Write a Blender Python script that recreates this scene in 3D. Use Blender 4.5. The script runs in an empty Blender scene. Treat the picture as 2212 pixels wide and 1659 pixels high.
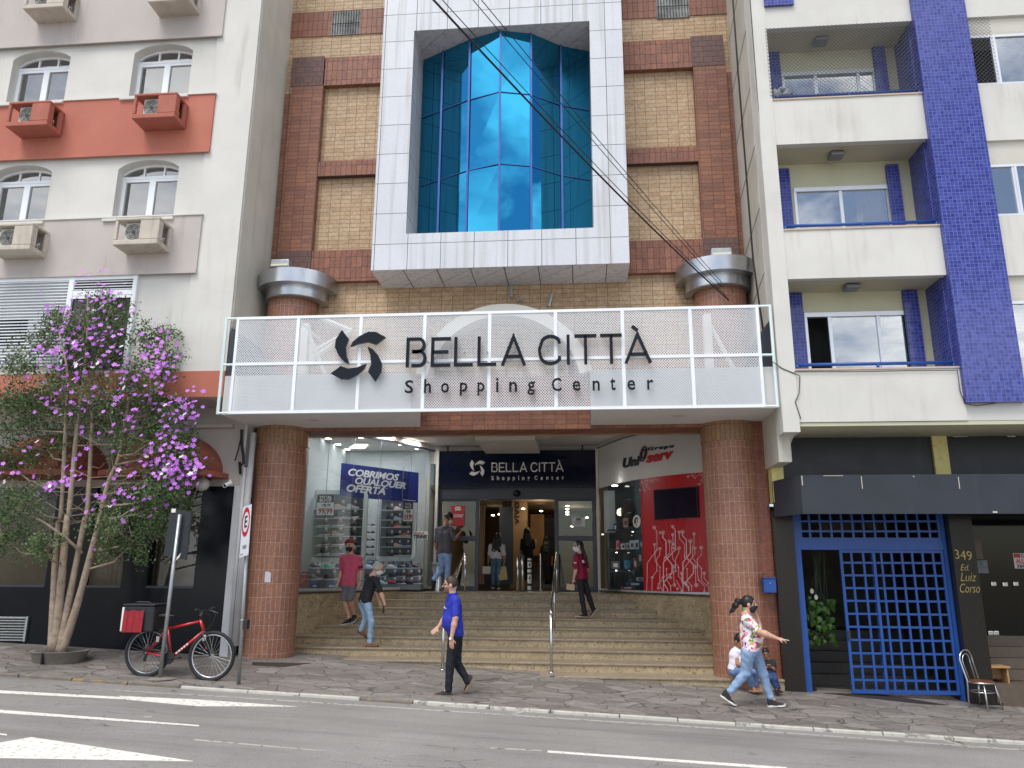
import bpy, math, random
import numpy as np
from mathutils import Vector, Matrix
random.seed(7); np.random.seed(7)
PI = math.pi
scene = bpy.context.scene
COL = scene.collection

# ---------------------------------------------------------------- camera, sky, sun, exposure
YAW, PITCH, ROLL = math.radians(5.127), math.radians(13.690), math.radians(0.324)
FPX, IW, IH = 1660.0, 2212.0, 1659.0
_cy, _sy, _cp, _sp, _cr, _sr = (math.cos(YAW), math.sin(YAW), math.cos(PITCH), math.sin(PITCH), math.cos(ROLL), math.sin(ROLL))
FW = Vector((-_sy*_cp, _cy*_cp, _sp)); RI0 = Vector((_cy, _sy, 0)); UP0 = RI0.cross(FW)
RI = _cr*RI0 + _sr*UP0; UP = -_sr*RI0 + _cr*UP0
cam_d = bpy.data.cameras.new('camera'); cam = bpy.data.objects.new('camera', cam_d); COL.objects.link(cam)
cam_d.sensor_width = 36.0; cam_d.lens = 36.0*FPX/IW; cam_d.clip_start = 0.05; cam_d.clip_end = 2000.0
cam.matrix_world = Matrix(((RI.x, UP.x, -FW.x, 0), (RI.y, UP.y, -FW.y, 0), (RI.z, UP.z, -FW.z, 0), (0, 0, 0, 1)))
scene.camera = cam

SUN_EL, SUN_AZ = math.radians(60), math.radians(205)     # added soft key, high behind viewer's left; the actual sun is behind the buildings
world = bpy.data.worlds.new('World'); scene.world = world; world.use_nodes = True
def build_world():
    nt = world.node_tree; nt.nodes.clear(); N = nt.nodes.new; L = nt.links.new
    out = N('ShaderNodeOutputWorld'); bg = N('ShaderNodeBackground'); sky = N('ShaderNodeTexSky')
    sky.sky_type = 'NISHITA'; sky.sun_disc = False; sky.sun_elevation = SUN_EL; sky.sun_rotation = SUN_AZ
    sky.air_density = 1.0; sky.dust_density = 1.5; sky.ozone_density = 1.0
    tc = N('ShaderNodeTexCoord'); mp = N('ShaderNodeMapping'); mp.inputs['Scale'].default_value = (1, 1, 1.9); mp.inputs['Location'].default_value = (1.3, .4, 2.1)
    n1 = N('ShaderNodeTexNoise'); n1.inputs['Scale'].default_value = 2.1; n1.inputs['Detail'].default_value = 9; n1.inputs['Roughness'].default_value = 0.58; n1.inputs['Distortion'].default_value = 0.25
    rp = N('ShaderNodeValToRGB'); rp.color_ramp.elements[0].position = 0.485; rp.color_ramp.elements[1].position = 0.60
    n2 = N('ShaderNodeTexNoise'); n2.inputs['Scale'].default_value = 5.0; n2.inputs['Detail'].default_value = 6
    cr = N('ShaderNodeValToRGB'); cr.color_ramp.elements[0].position = 0.3; cr.color_ramp.elements[0].color = (9, 9.3, 9.8, 1); cr.color_ramp.elements[1].position = 0.75; cr.color_ramp.elements[1].color = (16, 15.8, 15.4, 1)
    mx = N('ShaderNodeMixRGB')
    L(tc.outputs['Generated'], mp.inputs[0]); L(mp.outputs[0], n1.inputs['Vector']); L(mp.outputs[0], n2.inputs['Vector'])
    L(n1.outputs['Fac'], rp.inputs[0]); L(n2.outputs['Fac'], cr.inputs[0])
    L(rp.outputs[0], mx.inputs[0]); L(sky.outputs[0], mx.inputs[1]); L(cr.outputs[0], mx.inputs[2]); L(mx.outputs[0], bg.inputs[0])
    bg.inputs[1].default_value = 0.10; L(bg.outputs[0], out.inputs[0])
build_world()
sun_d = bpy.data.lights.new('sun', 'SUN'); sun_d.energy = 1.4; sun_d.angle = math.radians(28); sun_d.color = (1, .96, .9)
sun = bpy.data.objects.new('sun', sun_d); COL.objects.link(sun)
_d = Vector((math.sin(SUN_AZ)*math.cos(SUN_EL), math.cos(SUN_AZ)*math.cos(SUN_EL), math.sin(SUN_EL)))
sun.rotation_euler = _d.to_track_quat('Z', 'Y').to_euler()
vs = scene.view_settings; scene.display_settings.display_device = 'sRGB'
vs.view_transform = 'Standard'; vs.look = 'None'; vs.exposure = 0.68; vs.gamma = 1.0; vs.use_curve_mapping = False
scene.cycles.max_bounces = 7; scene.cycles.transparent_max_bounces = 16; scene.cycles.caustics_reflective = False; scene.cycles.caustics_refractive = False
scene.cycles.use_denoising = True

# ---------------------------------------------------------------- measuring helpers (photo pixel at a known distance -> place)
def D(x, y, Y):
    d = FW*FPX + RI*(x-IW/2) - UP*(y-IH/2)
    return d*(Y/d.y)
def XX(x, y, Y): return D(x, y, Y).x
def ZZ(x, y, Y): return D(x, y, Y).z
YF = 14.05                                   # street line of the ground floors
def G(x, y): return -1.78 - .0425*x - .05*(YF - min(y, YF))
def GP(x, y):                                # point of the pavement seen at a pixel
    d = FW*FPX + RI*(x-IW/2) - UP*(y-IH/2)
    t = (-1.78-.05*YF)/(d.z+.0425*d.x-.05*d.y); return d*t
def RP(x, y, dz=0):                          # point of the road
    d = FW*FPX + RI*(x-IW/2) - UP*(y-IH/2)
    return d*((-1.945+dz)/(d.z+.0425*d.x))

# ---------------------------------------------------------------- mesh builder
class MB:
    def __init__(s): s.v = []; s.f = []; s.uv = {}; s.mi = []; s.cur = 0
    def add(s, vs_, fs, uvs=None):
        o = len(s.v); s.v += [tuple(p) for p in vs_]
        for k, f in enumerate(fs):
            if uvs: s.uv[len(s.f)] = uvs[k]
            s.f.append(tuple(i+o for i in f)); s.mi.append(s.cur)
        return s
    def box(s, x0, x1, y0, y1, z0, z1):
        x0, x1 = min(x0, x1), max(x0, x1); y0, y1 = min(y0, y1), max(y0, y1); z0, z1 = min(z0, z1), max(z0, z1)
        v = [(x, y, z) for z in (z0, z1) for y in (y0, y1) for x in (x0, x1)]
        return s.add(v, [(0, 2, 3, 1), (4, 5, 7, 6), (0, 1, 5, 4), (2, 6, 7, 3), (0, 4, 6, 2), (1, 3, 7, 5)])
    def obox(s, c, r, f, u, hx, hy, hz):     # oriented box
        c, r, f, u = Vector(c), Vector(r), Vector(f), Vector(u)
        v = [c + r*(hx*a) + f*(hy*b) + u*(hz*d) for d in (-1, 1) for b in (-1, 1) for a in (-1, 1)]
        return s.add(v, [(0, 2, 3, 1), (4, 5, 7, 6), (0, 1, 5, 4), (2, 6, 7, 3), (0, 4, 6, 2), (1, 3, 7, 5)])
    def poly(s, pts): return s.add(pts, [tuple(range(len(pts)))])
    def slab(s, pts, dv):                    # polygon pts extruded by vector dv
        n = len(pts); dv = Vector(dv); a = [Vector(p) for p in pts]; b = [p+dv for p in a]
        nrm = Vector((0, 0, 0))
        for i in range(n): nrm += a[i].cross(a[(i+1) % n])
        flip = nrm.dot(dv) > 0
        fs = [tuple(reversed(range(n))) if flip else tuple(range(n)), tuple(range(n, 2*n)) if flip else tuple(reversed(range(n, 2*n)))]
        for i in range(n):
            j = (i+1) % n; q = (i, j, n+j, n+i); fs.append(q if flip else tuple(reversed(q)))
        return s.add(a+b, fs)
    def prism(s, pts, y0, y1): return s.slab([(x, y0, z) for x, z in pts], (0, y1-y0, 0))
    def plan(s, pts, z0, z1): return s.slab([(x, y, z0) for x, y in pts], (0, 0, z1-z0))
    def strip(s, A, B, th=None):             # ribbon between two rows of points; th = solid thickness vector list
        n = len(A); A = [Vector(p) for p in A]; B = [Vector(p) for p in B]
        fs = [(i, i+1, n+i+1, n+i) for i in range(n-1)]; s.add(A+B, fs)
        return s
    def tube(s, pts, r, n=8, cap=True, close=False):
        pts = [Vector(p) for p in pts]; m = len(pts); R = r if isinstance(r, (list, tuple)) else [r]*m
        vs_, fs = [], []; prev = None
        for i, p in enumerate(pts):
            if close: t = pts[(i+1) % m]-pts[i-1]
            else: t = pts[min(i+1, m-1)]-pts[max(i-1, 0)]
            t = t.normalized() if t.length > 1e-9 else Vector((0, 0, 1))
            if prev is None:
                a = Vector((0, 0, 1)) if abs(t.z) < .9 else Vector((1, 0, 0)); b = t.cross(a).normalized()
            else:
                b = prev - t*prev.dot(t); b = b.normalized() if b.length > 1e-6 else t.orthogonal().normalized()
            prev = b; c = t.cross(b)
            for k in range(n):
                an = 2*PI*k/n; vs_.append(p + (b*math.cos(an)+c*math.sin(an))*R[i])
        for i in range(m if close else m-1):
            for k in range(n):
                a0 = i*n+k; a1 = i*n+(k+1) % n; j = ((i+1) % m)*n; fs.append((a0, a1, j+(k+1) % n, j+k))
        if cap and not close: fs += [tuple(reversed(range(n))), tuple(range((m-1)*n, m*n))]
        return s.add(vs_, fs)
    def lathe(s, prof, c, n=32, a0=0, a1=2*PI, uvr=None):   # prof = [(r,z)], around vertical axis at c=(x,y)
        full = abs(a1-a0-2*PI) < 1e-6; nn = n if full else n+1; vs_, fs, uv = [], [], []
        for r, z in prof:
            for k in range(nn):
                a = a0+(a1-a0)*k/n; vs_.append((c[0]+r*math.cos(a), c[1]+r*math.sin(a), z))
        for i in range(len(prof)-1):
            for k in range(n):
                k2 = (k+1) % nn; fs.append((i*nn+k, i*nn+k2, (i+1)*nn+k2, (i+1)*nn+k))
                R = uvr or 1; u0 = (a0+(a1-a0)*k/n)*R; u1 = (a0+(a1-a0)*(k+1)/n)*R
                uv.append([(u0, prof[i][1]), (u1, prof[i][1]), (u1, prof[i+1][1]), (u0, prof[i+1][1])])
        return s.add(vs_, fs, uv if uvr else None)
    def ball(s, c, r, n=12, m=8, rot=None):
        r = r if isinstance(r, (list, tuple)) else (r, r, r); vs_, fs = [], []
        for i in range(m+1):
            t = PI*i/m
            for k in range(n):
                p = Vector((r[0]*math.sin(t)*math.cos(2*PI*k/n), r[1]*math.sin(t)*math.sin(2*PI*k/n), r[2]*math.cos(t)))
                if rot: p = rot @ p
                vs_.append(Vector(c)+p)
        for i in range(m):
            for k in range(n): fs.append((i*n+k, (i+1)*n+k, (i+1)*n+(k+1) % n, i*n+(k+1) % n))
        return s.add(vs_, fs)
    def mat(s, i): s.cur = i; return s
    def build(s, name, mats, parent=None, loc=None, smooth=False, bevel=0, auto=None):
        return link_mesh(name, s.v, s.f, mats, parent, loc, smooth, bevel, s.mi, s.uv, auto)
def origin_of(o):
    v = Vector((0, 0, 0))
    while o is not None: v += o.location; o = o.parent
    return v
def link_mesh(name, v, f, mats, parent=None, loc=None, smooth=False, bevel=0, mi=None, uv=None, auto=None):
    off = origin_of(parent) if parent else Vector((0, 0, 0))
    if loc is not None and not parent: off = Vector(loc)
    va = np.asarray(v, dtype=np.float64).reshape(-1, 3) - np.array(off)[None]
    me = bpy.data.meshes.new(name); me.from_pydata(va.tolist() if not isinstance(f, np.ndarray) else va, [], f if not isinstance(f, np.ndarray) else f.tolist())
    if not isinstance(mats, (list, tuple)): mats = [mats]
    for m in mats: me.materials.append(m)
    if mi is not None and len(mats) > 1: me.polygons.foreach_set('material_index', np.asarray(mi, dtype=np.int32))
    if uv:
        ul = me.uv_layers.new(name='UVMap')
        for fi, co in uv.items():
            p = me.polygons[fi]
            for k, li in enumerate(p.loop_indices): ul.data[li].uv = co[k]
    if smooth or auto: me.polygons.foreach_set('use_smooth', np.ones(len(me.polygons), dtype=bool))
    if auto: me.set_sharp_from_angle(angle=math.radians(auto))
    me.validate(); me.update()
    o = bpy.data.objects.new(name, me); COL.objects.link(o)
    if parent: o.parent = parent
    elif loc is not None: o.location = loc
    if bevel:
        b = o.modifiers.new('bevel', 'BEVEL'); b.width = bevel; b.segments = 2; b.limit_method = 'ANGLE'; b.angle_limit = math.radians(40)
    return o
def tag(o, label=None, cat=None, group=None, kind=None):
    if label: o['label'] = label
    if cat: o['category'] = cat
    if group: o['group'] = group
    if kind: o['kind'] = kind
    return o
def thing(name, label, cat, loc, group=None):
    o = bpy.data.objects.new(name, None); COL.objects.link(o); o.location = loc; o.empty_display_size = .1
    return tag(o, label, cat, group)
def dup(o, loc, label=None, parent=None):
    c = o.copy(); COL.objects.link(c)
    if parent is not None: c.parent = parent
    else: c.location = loc
    if label: c['label'] = label
    for ch in list(o.children): dup(ch, None, None, c)
    return c

# ---------------------------------------------------------------- materials
def lin(*c): return tuple(((v/255)/12.92 if v/255 <= .04045 else ((v/255+.055)/1.055)**2.4) for v in c)
def _nodes(name):
    m = bpy.data.materials.new(name); m.use_nodes = True; nt = m.node_tree; b = nt.nodes['Principled BSDF']
    return m, nt, b, nt.nodes.new, nt.links.new
def M(name, col, rough=.6, metal=0, var=.12, vs_=3.0, bump=0, bs=60, streak=0, scol=(.18, .16, .13), sw=5.0, spec=.5, coat=0, speck=0, kcol=(.03, .025, .02), ks=90, emit=0, grime=0):
    m, nt, b, N, L = _nodes(name); geo = N('ShaderNodeNewGeometry'); pos = geo.outputs['Position']
    def noise(sc, det=5, vec=None, rg=.55):
        n = N('ShaderNodeTexNoise'); n.inputs['Scale'].default_value = sc; n.inputs['Detail'].default_value = det; n.inputs['Roughness'].default_value = rg
        L(vec or pos, n.inputs['Vector']); return n.outputs['Fac']
    def ramp(fac, p0, p1, c0=(0, 0, 0, 1), c1=(1, 1, 1, 1)):
        r = N('ShaderNodeValToRGB'); r.color_ramp.elements[0].position = p0; r.color_ramp.elements[1].position = p1
        r.color_ramp.elements[0].color = c0; r.color_ramp.elements[1].color = c1; L(fac, r.inputs[0]); return r.outputs[0]
    def mix(fac, a, c2, mode='MIX'):
        x = N('ShaderNodeMixRGB'); x.blend_type = mode
        for k, v in ((0, fac), (1, a), (2, c2)):
            if isinstance(v, (int, float)): x.inputs[k].default_value = v
            elif isinstance(v, tuple): x.inputs[k].default_value = (*v[:3], 1)
            else: L(v, x.inputs[k])
        return x.outputs[0]
    c = (*col, 1)
    out = ramp(noise(vs_), .28, .72, tuple(v*(1-var) for v in col)+(1,), tuple(min(1, v*(1+var)) for v in col)+(1,))
    if grime: out = mix(ramp(noise(.9, 8, rg=.65), .5, .85, (0, 0, 0, 1), (grime,)*3+(1,)), out, scol)
    if speck: out = mix(ramp(noise(ks, 2), .56, .66, (0, 0, 0, 1), (speck,)*3+(1,)), out, kcol)
    if streak:
        mp = N('ShaderNodeMapping'); mp.inputs['Scale'].default_value = (sw, sw, .22); L(pos, mp.inputs[0])
        f1 = ramp(noise(1.0, 6, mp.outputs[0], .7), .52, .74); f2 = ramp(noise(.8, 3), .42, .62)
        f = mix(1, f1, f2, 'MULTIPLY'); out = mix(mix(1, f, (streak,)*3, 'MULTIPLY'), out, scol)
    L(out, b.inputs['Base Color']); b.inputs['Metallic'].default_value = metal
    rr = ramp(noise(vs_*2.2), .2, .8, (max(.02, rough*.85),)*3+(1,), (min(1, rough*1.15),)*3+(1,)); L(rr, b.inputs['Roughness'])
    b.inputs['Specular IOR Level'].default_value = spec; b.inputs['Coat Weight'].default_value = coat
    if bump:
        bp = N('ShaderNodeBump'); bp.inputs['Strength'].default_value = bump; bp.inputs['Distance'].default_value = .01
        L(noise(bs, 4), bp.inputs['Height']); L(bp.outputs[0], b.inputs['Normal'])
    if emit:
        b.inputs['Emission Color'].default_value = c; b.inputs['Emission Strength'].default_value = emit
    return m
def TILE(name, c1, c2, mortar, w, h, ms, rough=.5, offset=0.0, uv=False, bump=.4, var=.25, ox=0, oz=0, grime=.25, gcol=(.06, .04, .035), tilt=0, spec=.5, flat=False, streak=0):
    m, nt, b, N, L = _nodes(name); geo = N('ShaderNodeNewGeometry')
    if uv:
        t = N('ShaderNodeTexCoord'); vec = t.outputs['UV']
    else:
        sp = N('ShaderNodeSeparateXYZ'); L(geo.outputs['Position'], sp.inputs[0]); ad = N('ShaderNodeMath'); ad.operation = 'ADD'
        L(sp.outputs[0], ad.inputs[0]); cb = N('ShaderNodeCombineXYZ')
        if flat: L(sp.outputs[0], cb.inputs[0]); L(sp.outputs[1], cb.inputs[1])
        else: L(sp.outputs[1], ad.inputs[1]); L(ad.outputs[0], cb.inputs[0]); L(sp.outputs[2], cb.inputs[1])
        vec = cb.outputs[0]
    mp = N('ShaderNodeMapping'); mp.inputs['Location'].default_value = (-ox, -oz, 0); L(vec, mp.inputs[0])
    br = N('ShaderNodeTexBrick'); br.offset = offset; br.squash = 1.0; L(mp.outputs[0], br.inputs['Vector'])
    br.inputs['Color1'].default_value = (*c1, 1); br.inputs['Color2'].default_value = (*c2, 1); br.inputs['Mortar'].default_value = (*mortar, 1)
    br.inputs['Scale'].default_value = 1; br.inputs['Mortar Size'].default_value = ms; br.inputs['Mortar Smooth'].default_value = .15; br.inputs['Bias'].default_value = 0
    br.inputs['Brick Width'].default_value = w; br.inputs['Row Height'].default_value = h
    n = N('ShaderNodeTexNoise'); n.inputs['Scale'].default_value = .8; n.inputs['Detail'].default_value = 8; n.inputs['Roughness'].default_value = .6; L(geo.outputs['Position'], n.inputs['Vector'])
    r = N('ShaderNodeValToRGB'); r.color_ramp.elements[0].position = .45; r.color_ramp.elements[1].position = .8; r.color_ramp.elements[1].color = (grime,)*3+(1,); L(n.outputs['Fac'], r.inputs[0])
    mx = N('ShaderNodeMixRGB'); L(r.outputs[0], mx.inputs[0]); L(br.outputs['Color'], mx.inputs[1]); mx.inputs[2].default_value = (*gcol, 1)
    n2 = N('ShaderNodeTexNoise'); n2.inputs['Scale'].default_value = 22; n2.inputs['Detail'].default_value = 4; L(geo.outputs['Position'], n2.inputs['Vector'])
    r2 = N('ShaderNodeValToRGB'); r2.color_ramp.elements[0].color = (1-var,)*3+(1,); r2.color_ramp.elements[1].color = (1+var*.6,)*3+(1,); r2.color_ramp.elements[0].position = .3; r2.color_ramp.elements[1].position = .7; L(n2.outputs['Fac'], r2.inputs[0])
    m2 = N('ShaderNodeMixRGB'); m2.blend_type = 'MULTIPLY'; m2.inputs[0].default_value = 1; L(mx.outputs[0], m2.inputs[1]); L(r2.outputs[0], m2.inputs[2])
    fin = m2.outputs[0]
    if streak:
        q = N('ShaderNodeMapping'); q.inputs['Scale'].default_value = (9, 9, .35); L(geo.outputs['Position'], q.inputs[0]); n4 = N('ShaderNodeTexNoise'); n4.inputs['Scale'].default_value = 1; n4.inputs['Detail'].default_value = 5; L(q.outputs[0], n4.inputs['Vector'])
        r4 = N('ShaderNodeValToRGB'); r4.color_ramp.elements[0].position = .48; r4.color_ramp.elements[1].position = .78; r4.color_ramp.elements[1].color = (streak,)*3+(1,); L(n4.outputs['Fac'], r4.inputs[0]); m3 = N('ShaderNodeMixRGB'); L(r4.outputs[0], m3.inputs[0]); L(fin, m3.inputs[1]); m3.inputs[2].default_value = (*gcol, 1); fin = m3.outputs[0]
    L(fin, b.inputs['Base Color']); b.inputs['Specular IOR Level'].default_value = spec
    ra = N('ShaderNodeMapRange'); L(br.outputs['Fac'], ra.inputs[0]); ra.inputs[3].default_value = rough; ra.inputs[4].default_value = .9; L(ra.outputs[0], b.inputs['Roughness'])
    bp = N('ShaderNodeBump'); bp.inputs['Strength'].default_value = bump; bp.inputs['Distance'].default_value = .006; bp.invert = True
    if tilt:
        n3 = N('ShaderNodeTexVoronoi'); n3.inputs['Scale'].default_value = 1.0/w*.8; L(mp.outputs[0], n3.inputs['Vector'])
        a3 = N('ShaderNodeMath'); a3.operation = 'MULTIPLY_ADD'; L(n3.outputs['Distance'], a3.inputs[0]); a3.inputs[1].default_value = tilt; L(br.outputs['Fac'], a3.inputs[2]); L(a3.outputs[0], bp.inputs['Height'])
    else: L(br.outputs['Fac'], bp.inputs['Height'])
    L(bp.outputs[0], b.inputs['Normal'])
    return m
def GLASS(name, refl=.12, tint=(.9, .95, .95), rough=.0):
    m, nt, b, N, L = _nodes(name); nt.nodes.remove(b); out = nt.nodes['Material Output']
    g = N('ShaderNodeBsdfGlossy'); g.inputs['Roughness'].default_value = rough; g.inputs[0].default_value = (1, 1, 1, 1)
    t = N('ShaderNodeBsdfTransparent'); t.inputs[0].default_value = (*tint, 1); x = N('ShaderNodeMixShader')
    fr = N('ShaderNodeLayerWeight'); pw = N('ShaderNodeMath'); pw.operation = 'POWER'; L(fr.outputs['Facing'], pw.inputs[0]); pw.inputs[1].default_value = 5.0; a = N('ShaderNodeMath'); a.operation = 'MULTIPLY_ADD'; a.use_clamp = True; a.inputs[1].default_value = .5; a.inputs[2].default_value = refl
    L(pw.outputs[0], a.inputs[0]); L(a.outputs[0], x.inputs[0]); L(t.outputs[0], x.inputs[1]); L(g.outputs[0], x.inputs[2]); L(x.outputs[0], out.inputs[0]); return m
def EMIT(name, col, s):
    m, nt, b, N, L = _nodes(name); b.inputs['Base Color'].default_value = (*col, 1); b.inputs['Emission Color'].default_value = (*col, 1); b.inputs['Emission Strength'].default_value = s; return m

white_paint = M('white_wall_paint', lin(212, 210, 204), .8, var=.05, vs_=1.2, bump=.08, bs=120, streak=.6, scol=(.40, .36, .29), sw=3.5, grime=.3)
side_paint = M('weathered_side_paint', lin(206, 202, 190), .85, var=.08, vs_=1.0, bump=.15, bs=40, streak=.6, scol=(.3, .27, .22), grime=.35)
beige_paint = M('grey_beige_paint', lin(190, 181, 176), .8, var=.05, vs_=1.1, bump=.08, bs=120, streak=.75, scol=(.30, .24, .20), sw=3, grime=.3)
terracotta = M('terracotta_paint', lin(182, 108, 90), .75, var=.1, vs_=.9, bump=.08, bs=110, streak=.5, scol=(.55, .25, .13), sw=2.0, grime=.2)
terracotta_dark = M('terracotta_dark_paint', lin(150, 84, 72), .7, var=.1, vs_=2, bump=.1)
cream_paint = M('cream_wall_paint', lin(202, 199, 172), .8, var=.05, vs_=1.5, bump=.06, bs=100, streak=.3, scol=(.4, .36, .24))
concrete = M('concrete', lin(198, 194, 182), .85, var=.12, vs_=1.6, bump=.25, bs=45, streak=.5, scol=(.2, .18, .15), grime=.4)
ac_concrete = M('painted_concrete_box', lin(196, 186, 172), .8, var=.1, vs_=4, bump=.15, bs=60, streak=.8, scol=(.2, .16, .13), sw=9, grime=.4)
ac_red = M('terracotta_painted_box', lin(172, 100, 84), .75, var=.12, vs_=4, bump=.15, bs=60, streak=.6, scol=(.22, .1, .08), sw=9, grime=.3)
white_metal = M('white_coated_metal', lin(236, 240, 244), .45, var=.03)
off_white = M('off_white_plaster', lin(214, 210, 202), .8, var=.05, vs_=1.5, bump=.05)
soffit_white = M('soffit_plaster', lin(212, 208, 202), .85, var=.05, vs_=1.2, bump=.05, grime=.15)
grey_pvc = M('grey_pipe', lin(200, 200, 202), .5, var=.08, streak=.4)
steel = M('brushed_steel', (.62, .62, .62), .22, 1, var=.1, vs_=8)
galv = M('galvanised_steel', (.42, .44, .45), .45, .8, var=.15, vs_=14)
alu = M('aluminium_frame', (.75, .76, .78), .35, .6, var=.06)
dark_metal = M('dark_grey_metal', lin(58, 62, 72), .4, .2, var=.1)
black_plastic = M('black_plastic', (.018, .018, .02), .4, var=.15)
black_rubber = M('black_rubber', (.02, .02, .021), .75, var=.2, vs_=30)
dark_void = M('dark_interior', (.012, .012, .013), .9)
dark_brown_glass = M('dark_brown_glass', (.035, .03, .026), .06, var=.2)
tan_brick = TILE('tan_brick', lin(194, 168, 136), lin(180, 150, 116), lin(128, 104, 84), .225, .094, .005, .55, grime=.3, gcol=(.2, .13, .07), oz=.02)
red_brick = TILE('red_brick', lin(152, 102, 78), lin(130, 84, 66), lin(90, 70, 60), .225, .094, .005, .55, grime=.5, gcol=(.1, .055, .045))
soldier_brick = TILE('upright_brick', lin(150, 98, 76), lin(130, 82, 66), lin(80, 60, 52), .115, .235, .005, .55, grime=.45, gcol=(.1, .055, .045))
dark_brick = TILE('dark_brick', lin(112, 82, 76), lin(98, 74, 70), lin(76, 60, 56), .19, .13, .005, .6, offset=.5, grime=.3)
col_tile = TILE('column_tile', lin(164, 114, 90), lin(148, 100, 80), lin(188, 164, 150), .085, .245, .0035, .4, uv=True, grime=.35, gcol=(.13, .07, .05))
col_tan_tile = TILE('column_tan_tile', lin(168, 130, 98), lin(148, 114, 86), lin(96, 72, 58), .085, .33, .004, .45, uv=True)
blue_tile = TILE('blue_mosaic', lin(74, 84, 166), lin(46, 54, 138), lin(112, 118, 166), .066, .066, .0035, .12, grime=.1, gcol=(.02, .02, .1), tilt=.5, bump=.35)
alu_panel = TILE('aluminium_cladding', lin(212, 214, 220), lin(205, 208, 215), lin(62, 64, 72), .655, .655, .006, .38, bump=.1, var=.04, ox=-4.0, oz=.31, grime=.2, gcol=(.36, .34, .31), streak=.75)
marble = M('brown_marble', lin(184, 165, 134), .28, var=.22, vs_=7, speck=.75, kcol=(.16, .09, .045), ks=26, spec=.5, grime=.4, scol=(.34, .26, .17))
marble_edge = M('marble_nosing', lin(162, 148, 126), .35, var=.2, vs_=12, speck=.5, kcol=(.1, .06, .03), ks=40, grime=.5, scol=(.12, .085, .055))
granite = M('dark_granite', (.02, .018, .016), .22, var=.3, vs_=40, speck=.5, kcol=(.06, .048, .03), ks=130, spec=.3)
black_stone = M('polished_black_cladding', (.008, .010, .014), .18, var=.2, vs_=2, spec=.2)
blue_paint = M('blue_enamel', lin(34, 80, 156), .35, var=.08, vs_=6)
black_paint = M('black_board_paint', (.012, .014, .02), .45, var=.25, vs_=2, streak=.3, scol=(.11, .11, .12), sw=4)
awning_black = M('black_awning_sheet', (.026, .032, .044), .42, var=.2, vs_=1.5, streak=.3, scol=(.12, .12, .13), sw=3)
navy = M('navy_panel', lin(10, 22, 48), .12, var=.06)
sign_black = M('gloss_black_letters', (.008, .010, .014), .22, var=.05, spec=.3)
sign_white = M('white_letters', lin(232, 230, 224), .4, var=.02)
red_vinyl = M('red_vinyl', lin(196, 28, 40), .3, var=.06)
red_letter = M('red_letters', lin(196, 44, 54), .35, var=.04)
navy_letter = M('navy_letters', lin(24, 34, 48), .35, var=.04)
glass_clear = GLASS('shop_glass', .035, (.93, .96, .96))
glass_door = GLASS('door_glass', .05, (.80, .85, .84))
glass_win = GLASS('window_glass', .28, (.9, .94, .97))
def blue_glass():
    m, nt, b, N, L = _nodes('blue_mirror_glass'); b.inputs['Base Color'].default_value = (.035, .30, .52, 1); b.inputs['Metallic'].default_value = 1; b.inputs['Roughness'].default_value = .015
    n = N('ShaderNodeTexNoise'); n.inputs['Scale'].default_value = .9; geo = N('ShaderNodeNewGeometry'); L(geo.outputs['Position'], n.inputs['Vector'])
    bp = N('ShaderNodeBump'); bp.inputs['Strength'].default_value = .02; bp.inputs['Distance'].default_value = .1; L(n.outputs['Fac'], bp.inputs['Height']); L(bp.outputs[0], b.inputs['Normal']); return m
blue_mirror = blue_glass()
gold = M('gold_letters', lin(176, 156, 96), .35, .6, var=.15)
# ---------------------------------------------------------------- text
def text_data(s, size=1.0, bold=0.0, shear=0.0, spacing=1.0, align='LEFT', line=1.0, depth=.01):
    cu = bpy.data.curves.new('text_curve', 'FONT'); cu.body = s; cu.size = size; cu.offset = bold; cu.shear = shear; cu.space_character = spacing
    cu.align_x = align; cu.space_line = line; cu.extrude = depth/2; cu.resolution_u = 3
    o = bpy.data.objects.new('text_tmp', cu); COL.objects.link(o); dg = bpy.context.evaluated_depsgraph_get(); dg.update()
    me = bpy.data.meshes.new_from_object(o.evaluated_get(dg)); v = np.array([p.co[:] for p in me.vertices]).reshape(-1, 3); f = [tuple(p.vertices) for p in me.polygons]
    bpy.data.objects.remove(o); bpy.data.curves.remove(cu); bpy.data.meshes.remove(me); return v, f
def fit_text(name, s, mats, parent, fn, u0, u1, v0, v1, keep=False, **kw):
    """text stretched to the rectangle u0..u1 x v0..v1, then mapped by fn(u, v, w) to a place"""
    v, f = text_data(s, **kw); lo, hi = v.min(0), v.max(0); w, h = hi[0]-lo[0], hi[1]-lo[1]
    su = (u1-u0)/w; sv = (v1-v0)/h
    pts = [fn(u0+(p[0]-lo[0])*su, v0+(p[1]-lo[1])*sv, p[2]) for p in v]
    return link_mesh(name, pts, f, mats, parent)
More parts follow.
